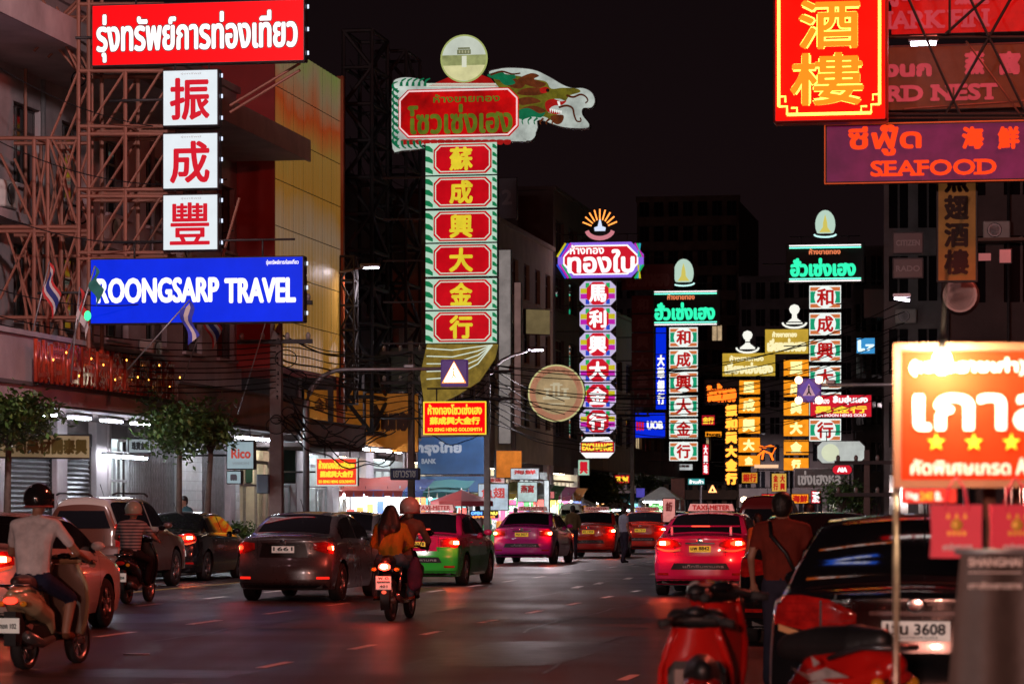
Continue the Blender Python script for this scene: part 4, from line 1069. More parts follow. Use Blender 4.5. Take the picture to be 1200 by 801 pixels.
# dark lattice towers beyond the hoarding
def lattice(label, px0, px1, py0, Y, m_, rows=7, depthm=1.6, name='steel_lattice_tower', zb=0.0, r=.05, group=None, diag=True):
    x0, x1 = (px0-600)/FPX*Y, (px1-600)/FPX*Y; h = CAM_H-(py0-HOR)/FPX*Y-zb
    o = thing(name, label, 'lattice tower', ((x0+x1)/2, Y, zb), ACROSS, group); w = (x1-x0)/2
    seg = []
    P = [(-w,0),(w,0),(w,depthm),(-w,depthm)]
    for x, y in P: seg.append(((x,y,0),(x,y,h)))
    for j in range(rows+1):
        z = h*j/rows
        for a in range(4):
            p, q = P[a], P[(a+1)%4]; seg.append(((*p, z), (*q, z)))
            if j < rows and diag and (a % 2 == 0 or a == 1): seg.append(((*p, z), (*q, z+h/rows)) if (j+a) % 2 else ((*q, z), (*p, z+h/rows)))
    bars(o, seg, r, m_); return o
UNIT = {}
def bars(parent, segs, r, m_, name='bar', n=6):
    key = (m_.name, n)
    if key not in UNIT:
        k = MB(); k.tube([(0,0,0),(0,0,1)], 1, m_, n, smooth=False); UNIT[key] = k.mesh(name)
    for p, q in segs:
        p, q = Vector(p), Vector(q); d = q-p
        o = bpy.data.objects.new(name, UNIT[key]); COL.objects.link(o); o.parent = parent
        o.location = p; o.rotation_mode = 'QUATERNION'; o.rotation_quaternion = d.to_track_quat('Z', 'Y'); o.scale = (r, r, d.length)
lattice('tallest dark steel lattice behind the amber hoarding', 402, 436, 36, 97, STEEL_DARK, 11, 2.4, r=.07, zb=4)
lattice('second dark steel lattice, just left of the dragon sign', 440, 476, 60, 103, STEEL_DARK, 10, 2.4, r=.06, zb=4)
lattice('short yellow-panelled lattice mast below the hoarding corner', 398, 415, 300, 92, STEEL_DARK, 6, .5, r=.035, zb=4.8)

B4 = building('dark narrow shophouse behind the two lattice towers', fs(398)+.3, fs(470), -22.3, 12, 12.5, WALL_D, [(5.2, 6.9), (8.2, 9.9)], 4, zground=3.6)
B5 = building('pale tall building with lit end beside the dragon sign', fs(583), fs(648), -22, 14, 13.6, WALL_Y, [(5.2, 6.8), (8.0, 9.6), (10.8, 12.4)], 5, ww=.5)
B5b = building('brown shophouse with the orange signboards', fs(470)+.1, fs(583)-.1, -22.1, 12, 8.0, WALL_B, [(5.0, 6.6)], 6, ww=.5)
B6 = building('dark narrow building behind the round lit sign', fs(648)+.1, fs(706), -22, 14, 16.5, WALL_D, [(5,6.6),(8,9.6),(11,12.6),(13.6,15.2)], 4, lit=((1,2),))
B7 = building('dark building behind the column with rainbow boxes', fs(706)+.1, fs(775), -22, 14, 12, WALL_B, [(5,6.6),(8,9.6)], 6, lit=((0,3),))
B8 = building('low far shophouse row at the bend of the street', fs(775)+.1, fs(880), -22, 14, 10, WALL_D, [(5,6.6),(7.6,9)], 12, lit=((0,5),(1,9)))

# frontal blocks closing the view
def block(label, px0, px1, py0, Y, wallm, floors, cols, depthm=20, lit=(), balcony=False, name='tower_block', yaw=ACROSS, pane=GLASS, zb=0.0):
    x0, x1 = (px0-600)/FPX*Y, (px1-600)/FPX*Y; h = CAM_H-(py0-HOR)/FPX*Y
    o = thing(name, label, 'building', ((x0+x1)/2, Y, zb), yaw); w = (x1-x0); h -= zb
    fh = h/floors; cw = w/cols; m = MB()
    m.box(-w/2, w/2, .35, depthm, 0, h, wallm)
    for i in range(floors+1): m.box(-w/2, w/2, 0, .35, i*fh-.001, i*fh+fh*.38, wallm) if i < floors else m.box(-w/2-.1, w/2+.1, -.15, .5, h, h+.6, wallm)
    for i in range(floors):
        for c in range(cols+1):
            m.box(max(-w/2, -w/2+c*cw-cw*.17), min(w/2, -w/2+c*cw+cw*.17), .003, .35, i*fh+fh*.38, (i+1)*fh-.001, wallm)
    m.build('wall', o)
    if balcony:
        k = MB()
        for i in range(1, floors): k.box(-w/2+.2, w/2-.2, -1.2, 0, i*fh, i*fh+.2, wallm); k.box(-w/2+.2, w/2-.2, -1.2, -1.1, i*fh+.2, i*fh+1.0, wallm)
        k.build('balcony', o)
    wmesh = {}
    for i in range(floors):
        for c in range(cols):
            l_ = (i, c) in lit
            if l_ not in wmesh:
                k = MB(); ww = cw*.66; hh = fh*.62; k.box(0, ww, .2, .3, 0, hh, glow('far_lit_window', (1,.7,.4), .5, var=.4) if l_ else pane); k.box(ww/2-.04, ww/2+.04, .12, .2, 0, hh, FRAME_D); wmesh[l_] = k.mesh('window')
            q = bpy.data.objects.new('window', wmesh[l_]); COL.objects.link(q); q.parent = o; q.location = (-w/2+c*cw+cw*.17, 0, i*fh+fh*.38)
    return o
block('tall dark apartment tower closing the far end of the street', 746, 866, 236, 330, WALL_B, 13, 7, 24, lit=((3,2),(7,5)), balcony=True)
block('lower dark block far behind the yellow signs', 866, 1000, 330, 300, WALL_D, 9, 8, 20, lit=((2,6),))
bk = block('grey concrete block behind the small dark shop signs at right', 1036, 1104, 214, 120, mat('grey_concrete_wall', (.25,.23,.23), .85, var=.45, scale=.5), 5, 2, 16, lit=((1, 1),))
for x, z in ((-.9, 3.0), (.2, 6.1), (-.7, 9.0)): aircon(bk, x, z)
bk = block('dark shophouse block beyond the hanging seafood signs', 1104, 1290, 150, 95, WALL_D, 4, 3, 14)
for x, z in ((-1.6, 4.2), (.4, 7.2), (-1.2, 10.1), (1.3, 5.0)): aircon(bk, x, z)
for x in (-2.3, -.4): k = MB(); k.tube([(x, -.12, 0), (x, -.12, 12.5)], .06, STEEL_DARK, 6); k.build('downpipe', bk)
for i in range(3): k = MB(); k.box(-2.4, 2.4, -1.0, 0, 3.4+i*3.3, 3.5+i*3.3, mat('corrugated_awning', (.20,.12,.09), .6, .3)); k.build('awning', bk)
block('thin dark building between the green sign and the grey block', 1000, 1036, 300, 180, WALL_D, 6, 2, 16)
block('narrow dark hotel block left of the far tower', 690, 746, 330, 300, WALL_D, 9, 4, 20, lit=((4,1),))

# ================================================================ LIT SIGNS
RED_F = glow('red_lightbox', (.95, .001, .004), 1.1, var=.06)
BLUE_F = glow('blue_lightbox', (.001, .022, .72), 1.0, var=.12, scale=1.2)
WHITE_F = glow('white_lightbox', (.72, .82, .86), .95, var=.05)
RED_INK = glow('red_translucent_letter', (.62, .006, .02), .9)
DKOUT = mat('dark_outline', (.03,.0,.0), .5, 0, (.25,.0,.01), .6, var=0)
sign('red lit sign with white Thai lettering, topmost over the stacked white boxes', (107, 2, 357, 75), 62, RED_F, [('รุ่งทรัพย์การท่องเที่ยว', (113, 14, 349, 71), WHITE_G, .022, dict(out=.02, outm=DKOUT))], tubes=True, depth=.3)
for j, (ch, y0, nm) in enumerate((('振', 81, 'first'), ('成', 155, 'second'), ('豐', 227, 'third'))):
    r_, p_, L_, f_ = sign('white lit box with red character %s, %s of the three above the blue sign' % (ch, nm), (190, y0, 256, y0+67), 62, WHITE_F, [(ch, (199, y0+10, 246, y0+60), RED_INK, .014 if ch == '豐' else .024)], tubes=True, depth=.28, group='white boxes above the blue sign', hang=(j == 0))
    k = MB(); q = L_((212, y0+4, 236, y0+7)); text(k, 'รุ่งทรัพย์', q, -.01, mat('grey_ink', (.3,.3,.3), .5, 0, (.3,.3,.32), .5), 0); k.build('small_lettering', f_)
sign('blue lit sign reading ROONGSARP TRAVEL hung on the red steel frame', (105, 301, 356, 379), 62, BLUE_F, [('ROONGSARP', (113, 325, 257, 355), WHITE_G, .024), ('TRAVEL', (263, 325, 347, 355), WHITE_G, .024), ('รุ่งทรัพย์การท่องเที่ยว', (312, 304, 350, 311), WHITE_G, .002)], tubes=True, depth=.3)
# the frame that carries them
pl = Plane(140, 62.6)
fr = thing('steel_sign_frame', 'rusty red steel truss frame carrying the stacked lit signs over the pavement', 'sign frame', (pl.o.x, pl.o.y, 0), ACROSS)
def S2(px, py, y=0.0): a = pl.loc(px, py); return (a[0], y, a[1])
seg = []; thin = []
for y in (0.0, .9):
    for x in (92, 104): seg.append((S2(x, -40, y), S2(x, 420, y)))
    for (yy) in (5, 83, 148, 157, 222, 230, 296, 303): seg.append((S2(92, yy, y), S2(192, yy, y)))
    for x in (147,): seg.append((S2(x, 83, y), S2(x, 300, y)))
    for y0, y1 in ((84, 147), (158, 221), (231, 295)):
        thin.append((S2(105, y1, y), S2(146, y0, y))); thin.append((S2(149, y1, y), S2(188, y0, y)))
    for x0, y0, x1, y1 in ((50,0,92,83),(92,5,40,60),(92,83,60,160),(60,160,92,222)): thin.append((S2(x0, y0, y), S2(x1, y1, y)))
    for x in (40, 56): seg.append((S2(x, 162, y), S2(x, 420, y)))
    for yy in (162, 266, 271, 372): seg.append((S2(0, yy, y), S2(92, yy, y)))
    for a in ((0,180,40,266),(40,266,0,350),(40,170,56,266),(56,170,40,262),(57,266,90,162),(57,162,90,262),(40,272,56,372),(57,372,90,272),(57,272,80,372),(40,372,8,272),(20,300,40,420)): thin.append((S2(a[0],a[1],y), S2(a[2],a[3],y)))
for x, yy in ((92,83),(92,148),(92,222),(92,296),(104,83),(147,148),(40,162),(56,266)): thin.append((S2(x,yy,0), S2(x,yy,.9)))
thin += [(S2(0,-20,.4), S2(92,90,.4)), (S2(30,-10,.4), S2(92,80,.4)), (S2(262,120,.5), S2(345,70,.5)), (S2(262,128,.5), S2(345,78,.5)), (S2(256,300,.3), S2(276,230,.3))]
bars(fr, seg, .045, STEEL_RED); bars(fr, thin, .03, STEEL_RED)
pl = Plane(20, 66)
fr2 = thing('steel_sign_frame', 'older rusty scaffold frame leaning against the white block at the far left', 'sign frame', (pl.o.x, pl.o.y, 0), ACROSS)
seg = []
for y in (0.0,):
    for x in (2, 12, 30, 48, 70): seg.append((S2(x, -20 if x in (30, 12) else 160, y), S2(x, 430, y)))
    for a in ((-10,60,90,60),(0,20,100,20),(-10,300,92,300),(-10,420,120,420),(0,10,60,-30),(-10,200,48,300),(48,190,0,300),(30,60,92,0),(70,180,92,300),(-10,100,30,60),(30,310,92,420),(92,310,48,420)): seg.append((S2(a[0],a[1],y), S2(a[2],a[3],y)))
bars(fr2, seg, .04, STEEL_RED)
k = MB()
for c_ in ((60,67,.22),(109,100,.18),(103,256,.2),(112,260,.15)):
    p = S2(c_[0], c_[1], -1.0); k.lathe([(c_[2]-.02, -.01), (c_[2], 0), (c_[2]-.02, .01), (c_[2]-.04, 0), (c_[2]-.02, -.01)], CABLE, 16, 'y', (p[0], -1.0, p[2]))
k.build('cable_coil', fr2)

# ---- dragon sign
YD = 86.0
GOLDY = glow('yellow_green_brush_lettering', (.78, .62, .03), .95, var=.15, scale=3)
RED_D = glow('deep_red_panel', (.62, .003, .010), .85, var=.25, scale=1.5)
PALE_T = glow('pale_outline_tube', (.75, .85, .70), .8)
def waves(cb, q, pl):
    f = MB(); f.box(q[0]+.02, q[2]-.02, -.002, .02, q[1]+.01, q[3]-.01, glow('white_green_ribbon_base', (.55,.78,.62), .8)); fp = f.build('face_panel', cb)
    w = q[2]-q[0]; h = q[3]-q[1]; n = MB(); G = glow('green_ribbon', (.01,.28,.10), .6)
    for x0, x1, n_ in ((q[0]+.02, q[0]+w*.11, 3), (q[2]-w*.07, q[2]-.02, 4)):
        for i in range(n_):
            z = q[1]+h*(i+.1)/n_; hh = h/n_*.62
            n.add([(x0, -.006, z+hh*.35), (x1, -.006, z), (x1, -.006, z+hh*.5), (x0+(x1-x0)*.5, -.006, z+hh), (x0, -.006, z+hh*1.1)], [(0,1,2,3,4)], G)
        n.build('ribbon', cb); n = MB()
    r = (q[0]+w*.12, q[1]+.04, q[2]-w*.08, q[3]-.04)
    p = MB(); p.prism(octa(r, .17), -.014, -.003, RED_D); p.build('red_panel', cb)
    t = MB(); o_ = octa(inset(r, .06), .15)
    for i in range(8): a, b = o_[i], o_[(i+1) % 8]; t.tube([(a[0], -.022, a[1]), (b[0], -.022, b[1])], .016, PALE_T, 6)
    t.build('outline_tube', cb)
boxes = [(498, 167, 583, 205), (498, 206, 583, 244), (498, 246, 583, 284), (498, 285, 583, 324), (498, 326, 583, 363), (498, 364, 583, 402)]
dr, dpl, dL = column('tall dragon sign with six red boxes of yellow characters, lettered header and dragon head', boxes, '蘇成興大金行', YD, None, GOLDY, 'dragon_sign', waves, bold=.028, pad=.13, rail=True, square=True)
# the glyphs fill a square whose side is the box height less a margin
def dl(px, py): a = dL((px-1, py-1, px+1, py+1)); return ((a[0]+a[2])/2, (a[1]+a[3])/2)
def outline(pts): return [dl(x, y) for x, y in pts]
WB = glow('pale_backboard', (.60, .68, .62), .72, var=.5, scale=1.3); GR = glow('green_scale_paint', (.004, .17, .07), .7, var=.3, scale=4); GR2 = glow('olive_dragon_paint', (.19, .17, .012), .6, var=.55, scale=3.5); RD = glow('red_flame_paint', (.50, .01, .008), .65, var=.3, scale=4); BRN = glow('brown_mane_paint', (.16, .035, .008), .6, var=.5, scale=5)
def spl(pts, n=4, closed=True):
    out = []; m = len(pts)
    for i in range(m if closed else m-1):
        p = [pts[(i+k-1) % m] if closed else pts[max(0, min(m-1, i+k-1))] for k in range(4)]
        for s in range(n):
            t = s/n; out.append(tuple(.5*((2*p[1][a])+(-p[0][a]+p[2][a])*t+(2*p[0][a]-5*p[1][a]+4*p[2][a]-p[3][a])*t*t+(-p[0][a]+3*p[1][a]-3*p[2][a]+p[3][a])*t**3) for a in (0, 1)))
    if not closed: out.append(pts[-1])
    return out
def flat(k, pts, y, m, sm=True):
    q = outline(spl(pts) if sm else pts); k.add([(x, y, z) for x, z in q], [tuple(range(len(q)))], m)
def curl(k, pts, y, m, r0, r1=None): k.tube([(x, y, z) for x, z in outline(spl(pts, 4, False))], r0, m, 6, r2=r1)
k = MB(); body_o = outline(spl([(459,98),(466,91),(480,90),(494,93),(503,98),(560,98),(612,100),(630,142),(627,158),(617,166),(600,166),(497,170),(497,174),(470,177),(459,175),(458,130)], 3)); k.prism(body_o, .04, .3, CASE); k.prism([(lerp(x, dl(540,135)[0], .012), lerp(z, dl(540,135)[1], .02)) for x, z in body_o], .02, .05, WB); hb = k.build('header_board', dr)
def scroll(pts_list, par, m=GR, r=.05):
    for p in pts_list: k = MB(); curl(k, p, .0, m, r, r*.3); k.build('scroll', par)
SC = []
for i in range(9): y_ = 100+i*8; SC.append([(467, y_+8), (461, y_+3), (461, y_-2), (466, y_-4)])
for i in range(5): x_ = 470+i*7; SC.append([(x_, 101), (x_+1, 95), (x_+6, 92)])
for i in range(5): x_ = 464+i*7; SC.append([(x_, 165), (x_+1, 171), (x_+5, 174)])
scroll(SC, hb)
k = MB()
for i in range(15): flat(k, [(470+i*8.6, 164), (478+i*8.6, 164), (477+i*8.6, 169), (471+i*8.6, 169)], .012, RD)
k.build('scalloped_edge', hb)
k = MB(); r = dL((467, 104, 608, 161)); RH = glow('header_red_panel', (.80,.002,.003), .55, var=.85, scale=.8); k.prism(octa(r, .28), -.03, .02, RH); hp = k.build('header_panel', dr)
t = MB(); o_ = octa(inset(r, .05), .26)
for i in range(8): a, b = o_[i], o_[(i+1) % 8]; t.tube([(a[0], -.045, a[1]), (b[0], -.045, b[1])], .024, glow('white_pink_tube', (.9,.62,.62), .95), 6)
t.build('outline_tube', hp)
t = MB(); DG = glow('olive_header_lettering', (.12, .17, .012), .8, var=.45, scale=3); text(t, 'ห้างขายทอง', dL((508, 110, 586, 120)), -.035, DG, .008); text(t, 'โซวเซ่งเฮง', dL((478, 122, 601, 157)), -.035, DG, .028); t.build('lettering', hp)
k = MB(); k.prism(outline([(502,101),(520,93),(541,84),(560,86),(575,92),(582,101)]), .0, .06, glow('red_roof_paint', (.5,.006,.005), .6, var=.4))
k.build('header_gable', hb)
for i in range(3): k = MB(); a, b = dl(500, 101.5-i*1.6), dl(581, 101.5-i*1.6); k.tube([(a[0], -.03, a[1]), (b[0], -.03, b[1])], .012, PALE_T); k.build('gable_tube', hb)
HO = spl([(572,86),(583,80),(600,78.5),(625,81),(643,89),(660,99),(672,103),(684,103),(694,108),(698,118),(694,126),(684,127),(683,135),(691,146),(687,151),(662,150),(645,145),(632,141),(626,148),(627,160),(618,166),(606,150),(600,110)], 4)
ho = outline(HO); k = MB(); k.prism(ho, .02, .28, CASE); k.prism([(lerp(x, dl(640,118)[0], .02), lerp(z, dl(640,118)[1], .03)) for x, z in ho], .0, .03, WB); hd_ = k.build('dragon_head_board', dr)
k = MB(); flat(k, [(578,88),(592,87),(612,90),(626,93),(640,96),(646,104),(660,103),(676,104),(680,108),(668,112),(663,118),(656,116),(646,117),(640,124),(643,132),(655,135),(658,141),(650,143),(638,137),(622,136),(607,132),(602,116),(584,102)], -.010, GR2); k.build('dragon_face', hd_)
for pts in ([(578,90),(592,90),(606,93),(616,97),(610,104),(596,101)], [(606,94),(622,86),(632,89),(626,93),(640,98),(632,103),(618,100)], [(614,104),(630,103),(642,106),(634,111),(618,112),(606,110)], [(608,116),(622,114),(634,119),(622,122),(610,123)], [(612,127),(626,124),(640,130),(628,133),(612,133)], [(646,136),(660,135),(659,143),(653,146),(647,142)]):
    k = MB(); flat(k, pts, -.014, BRN); k.build('mane_lock', hd_)
for pts in ([(571,88),(586,84),(594,88),(602,87),(604,92),(592,94),(580,93)], [(609,129),(620,127),(632,133),(639,132),(634,138),(624,137),(612,140),(604,136)], [(585,92),(598,92),(604,98),(592,100)]):
    k = MB(); flat(k, pts, -.018, GR); k.build('green_curl', hd_)
k = MB(); flat(k, [(640,119),(648,116),(657,119),(664,118),(659,123),(650,124),(645,127),(650,131),(657,133),(650,134),(642,131),(639,125)], -.020, RD); flat(k, [(633,104),(640,102),(644,105),(640,109),(634,109)], -.020, RD); k.build('mouth', hd_)
for i in range(6):
    k = MB(); flat(k, [(644+i*2.5, 127.5+i*.5), (646.2+i*2.5, 127.5+i*.5), (645+i*2.5, 132.5+i*.3)], -.024, glow('tooth_white', (.9,.9,.85), .9), False); k.build('tooth', hd_)
k = MB(); flat(k, [(653,119),(656,119),(657,124),(655,125)], -.024, glow('tooth_white', (.9,.9,.85), .9), False); k.build('tooth', hd_)
for i in range(6): k = MB(); curl(k, [(616+i*7, 137+i*.6), (612+i*7, 141+i*.6), (613+i*7, 146)], -.016, GR if i < 3 else BRN, .035, .012); k.build('beard_lock', hd_)
k = MB(); a = dl(642, 106); k.lathe([(.05, -.035), (.05, -.015)], INK, 12, 'y', (a[0], 0, a[1])); k.build('eye', hd_)
WH = glow('brown_whisker_paint', (.10,.02,.005), .6)
for pts in ([(664,112),(672,114),(680,111),(686,113),(689,118),(686,121)], [(655,126),(664,124),(671,127),(673,135),(676,142),(681,142),(680,138)], [(575,88),(588,84),(600,87),(610,86)]): k = MB(); curl(k, pts, -.022, WH, .035, .02); k.build('whisker', hd_)
# moon disc with a small gate picture
a = dl(544, 69); R_ = 28/FPX*YD
k = MB(); k.lathe([(R_, .0), (R_*1.0, .22)], CASE, 40, 'y', (a[0], 0, a[1])); md_ = k.build('moon_drum', dr)
k = MB(); k.lathe([(R_*.98, -.03), (R_*.98, .0)], glow('moon_sky', (.62,.68,.58), .85, var=.2, scale=1.2), 40, 'y', (a[0], 0, a[1])); k.lathe([(R_, -.05), (R_, 0), (R_*.94, 0), (R_*.94, -.05), (R_, -.05)], glow('moon_rim', (.42,.48,.16), .8), 40, 'y', (a[0], 0, a[1])); k.build('moon_face', md_)
def chord(t0, t1, y, m, name):
    k = MB(); r_ = R_*.94; f = []
    z0, z1 = t0*r_, t1*r_; n = 12
    L1 = [(-math.sqrt(max(0, r_*r_-z*z)), z) for z in [lerp(z0, z1, i/n) for i in range(n+1)]]; f = L1 + [(-x, z) for x, z in L1[::-1]]
    k.add([(a[0]+x, y, a[1]+z) for x, z in f], [tuple(range(len(f)))], m); k.build(name, md_)
chord(-.30, .16, -.034, glow('moon_meadow', (.36,.40,.16), .8, var=.4, scale=3), 'meadow_print'); chord(-.97, -.30, -.034, glow('moon_forecourt', (.72,.70,.36), .85, var=.2, scale=2), 'forecourt_print')
k = MB(); Gm = glow('gate_print', (.20,.22,.11), .7)
for r_ in ((537,56,551,58),(536,58.5,552,64)): q = dL(r_); k.box(q[0], q[2], -.042, -.037, q[1], q[3], Gm)
for x_ in (538,541.5,545,548.5): q = dL((x_, 59.6, x_+1.6, 62.6)); k.box(q[0], q[2], -.046, -.043, q[1], q[3], glow('gate_window', (.5,.5,.3), .7))
q = dL((541.5, 66, 547, 79)); k.box(q[0], q[2], -.042, -.037, q[1], q[3], glow('gate_path', (.75,.78,.62), .85)); k.build('gate_picture', md_)
k = MB(); k.prism(outline([(500,403),(582,403),(578,420),(560,446),(535,462),(498,480),(492,440)]), .02, .3, glow('yellow_fish_tail_panel', (.55,.38,.06), .32, var=.5, scale=4)); k.build('base_panel', dr)
k = MB()
for i in range(5): k.tube([(x, 0, z) for x, z in outline([(500,408+i*9),(530,410+i*8),(560,406+i*5),(577,404)])], .018, PALE_T)
k.build('base_scroll', dr)

# ---- rainbow column and its header
RB = [glow('rainbow_'+n, c, .8) for n, c in (('yellow', (.72,.62,.02)), ('blue', (.03,.08,.7)), ('magenta', (.62,.02,.5)), ('green', (.02,.5,.12)), ('cyan', (.03,.5,.62)))]
WFAR = glow('far_white_lettering', (1,.97,.97), 1.15); RFAR = glow('far_red_panel', (.72,.012,.03), .85)
def rainbow(cb, q, pl):
    w, h = q[2]-q[0], q[3]-q[1]; rows = ((.0,.2,2,1),(.2,.4,2,1),(.4,.65,2,0),(.65,.82,0,0),(.82,1,3,4)); f = MB()
    f.prism(octa((q[0]+.01,q[1]+.01,q[2]-.01,q[3]-.01), h*.22), -.002, .02, glow('pale_violet_backing', (.7,.6,.9), .8)); f.build('face_panel', cb)
    f = MB()
    for i, (x0, x1) in enumerate(((.03,.27),(.73,.97))):
        for j, mi in enumerate((1,2,0,3)):
            z0 = .06+j*.22; c = .14 if j in (0, 3) else 0
            xa, xb = (x0+(c if i == 0 else 0), x1-(c if i else 0)); 
            f.add([(q[0]+w*(xa if j == 0 or True else x0), -.008, q[1]+h*z0), (q[0]+w*xb, -.008, q[1]+h*z0), (q[0]+w*xb, -.008, q[1]+h*(z0+.2)), (q[0]+w*xa, -.008, q[1]+h*(z0+.2))], [(0,1,2,3)], RB[mi])
    f.build('colour_bar', cb)
    f = MB(); f.prism(octa((q[0]+w*.2, q[1]+h*.04, q[2]-w*.2, q[3]-h*.04), h*.25), -.016, -.009, RFAR); f.build('red_panel', cb)
bx = [(679, 329, 722, 358), (679, 359, 722, 388), (679, 389, 722, 418), (679, 419, 722, 448), (679, 449, 722, 478), (679, 479, 722, 508)]
tb_, tpl, tL = column('narrow column of six rainbow-edged boxes with white characters', bx, '馬利興大金行', 140, None, WFAR, 'vertical_shop_sign', rainbow, bold=.035, pad=.14)
r_, p_, L_, f_ = sign('octagonal lit header with white Thai letters and rainbow corners over the rainbow column', (653, 283, 755, 326), 140, glow('violet_rim', (.3,.15,.85), .9), (), octc=.62)
k = MB()
q = L_((660, 287, 748, 322)); k.prism(octa(q, .5), -.02, -.006, WFAR); k.prism(octa(inset(q, .07), .47), -.03, -.02, RFAR); k.build('red_panel', f_)
k = MB(); text(k, 'ทองใบ', L_((665, 292, 744, 320)), -.034, WFAR, .045); text(k, 'ห้างทอง', L_((668, 287, 708, 298)), -.05, WFAR, .015, out=.02, outm=RFAR); k.build('lettering', f_)
k = MB()
for i, (a, b) in enumerate([((653,300),(664,284)),((653,309),(664,325)),((744,284),(755,300)),((744,325),(755,309))]):
    for j in range(3): 
        k = MB(); p = L_((a[0]+j*3, a[1]-1, a[0]+j*3+2, a[1]+1)); q = L_((b[0]+j*3*(1 if i<2 else -1)-1, b[1]-1, b[0]+j*3+1, b[1]+1)); k.tube([(p[0], -.02, p[1]), (q[0], -.02, q[1])], .05, RB[(i+j) % 5]); k.build('corner_tube', f_)
em = Plane(703, 140, ACROSS); 
def emblem(label, pxc, pyc, Y, kind):
    p = Plane(pxc, Y); z0 = p.loc(pxc, pyc+18)[1]; o = thing('emblem', label, 'emblem sign', (p.o.x, p.o.y, z0), ACROSS)
    def q(px, py): a = p.loc(px, py); return (a[0], 0, a[1]-z0)
    if kind == 'sun':
        k = MB(); c = q(pxc, pyc+6); NO = glow('orange_neon', (1,.28,.05), 2.2)
        for i in range(9): a = rad(20+i*17.5); k.tube([(c[0]+math.cos(a)*.42, -.03, c[2]+math.sin(a)*.42), (c[0]+math.cos(a)*.86, -.03, c[2]+math.sin(a)*.92)], .035, NO, 6)
        k.build('neon_ray', o)
        k = MB(); k.prism([(c[0]-.24, c[2]-.1), (c[0]+.24, c[2]-.1), (c[0]+.27, c[2]+.06), (c[0]+.1, c[2]+.12), (c[0], c[2]+.55), (c[0]-.1, c[2]+.12), (c[0]-.27, c[2]+.06)], -.03, .06, glow('pale_blue_chedi', (.7,.78,1), 1.0)); k.build('spire_shape', o)
        k = MB(); k.tube([(c[0]+.62*math.cos(a), 0, c[2]+.0+.40*math.sin(a)-.04) for a in [math.pi*1.05+math.pi*.9*i/10 for i in range(11)]], .10, glow('pink_scroll', (.75,.25,.3), .8), 8); k.build('scroll', o)
    else:
        s = Y/150; c = q(pxc, pyc); a_ = .95 if kind == 'arch' else .7
        k = MB(); k.prism([(c[0]+.50*s*math.cos(t), c[2]+.05+(.72*s)*max(-.62, math.sin(t))) for t in [2*math.pi*i/20 for i in range(20)]], 0, .12, glow('pale_green_arch', (.55,.75,.62), .85)); k.build('arch_board', o)
        k = MB(); k.prism([(c[0]-.3*s, c[2]-.35*s), (c[0]+.3*s, c[2]-.35*s), (c[0]+.12*s, c[2]-.1*s), (c[0]+.1*s, c[2]+.15*s), (c[0], c[2]+.55*s), (c[0]-.1*s, c[2]+.15*s), (c[0]-.12*s, c[2]-.1*s)], -.04, -.01, glow('gold_chedi', (.7,.6,.12), .9)); k.build('spire_shape', o)
        k = MB(); k.tube([(c[0]+.55*s*math.cos(t), -.02, c[2]-.45*s+.14*s*math.sin(t)) for t in [math.pi+math.pi*i/8 for i in range(9)]], .05, glow('pale_teal_neon', (.55,.9,.85), 1.2)); k.build('base_tube', o)
emblem('neon sunburst emblem with pale spire above the octagonal header', 703, 262, 139.9, 'sun')
sign('small lit sign reading EXCHANGE below the rainbow column', (679, 511, 721, 537), 140, WFAR, [], octc=.3, hang=False)
ex = S.collection.objects[-1]
r_, p_, L_, f_ = sign('red strip with yellow EXCHANGE lettering on the small white sign', (680, 517, 720, 530), 139.85, RFAR, [('EXCHANGE', (682, 519, 718, 528), glow('yellow_lettering', (1,.72,.05), 1.1), .02)], hang=False, depth=.05)
sign('tiny green and white lit box under the EXCHANGE sign', (677, 538, 691, 557), 145, glow('green_white', (.5,.8,.6), .7), [('興', (679, 540, 689, 555), RFAR, .03)], hang=False)

# ---- round picture sign
p = Plane(652, 120); z0 = p.loc(652, 494)[1]; o = thing('round_sign', 'big round cream and orange lit sign with a gate picture beside the rainbow column', 'sign', (p.o.x, p.o.y, z0), ACROSS)
R_ = 33.5/FPX*120; cz = R_
k = MB(); k.lathe([(R_, 0), (R_, .3)], CASE, 40, 'y', (0, 0, cz)); k.build('drum', o)
k = MB(); k.lathe([(R_*.98, -.02), (R_*.98, 0)], glow('pinkish_orange_ring', (.62,.27,.16), .62, var=.2), 40, 'y', (0, 0, cz)); k.lathe([(R_*.74, -.03), (R_*.74, -.02)], glow('cream_disc', (.60,.42,.22), .62, var=.4, scale=1.5), 40, 'y', (0, 0, cz)); k.lathe([(R_, -.06), (R_, 0), (R_*.95, 0), (R_*.95, -.06), (R_, -.06)], glow('yellow_green_rim', (.7,.66,.3), .75), 40, 'y', (0, 0, cz)); fc = k.build('face_panel', o)
k = MB(); Gp = glow('pale_gate_print', (.68,.58,.38), .7); ob_ = glow('brown_print', (.28,.12,.05), .5)
for a in ((-.55,-.25,.55,-.14),(-.42,-.14,-.3,.16),(.3,-.14,.42,.16),(-.14,-.14,-.05,.3),(.05,-.14,.14,.3),(-.5,.14,-.2,.2),(.2,.14,.5,.2),(-.25,.3,.25,.36),(-.14,.36,.14,.42),(-.35,-.45,.35,-.4)): k.box(a[0], a[2], -.036, -.031, cz+a[1], cz+a[3], Gp)
k.build('gate_picture', fc)
k = MB()
for i, ch in enumerate('ห้างทองเยาวราช'):
    a = math.pi-(i+.7)*math.pi/14.5; v, f, adv = GL[ch]
    if v: k.add([(R_*.82*math.cos(a)+(x-.25)*.22*math.sin(a)+ (y-.0)*.22*math.cos(a)*.0, -.036, cz+R_*.82*math.sin(a)+(y-.3)*.2) for x, y in v], f, ob_)
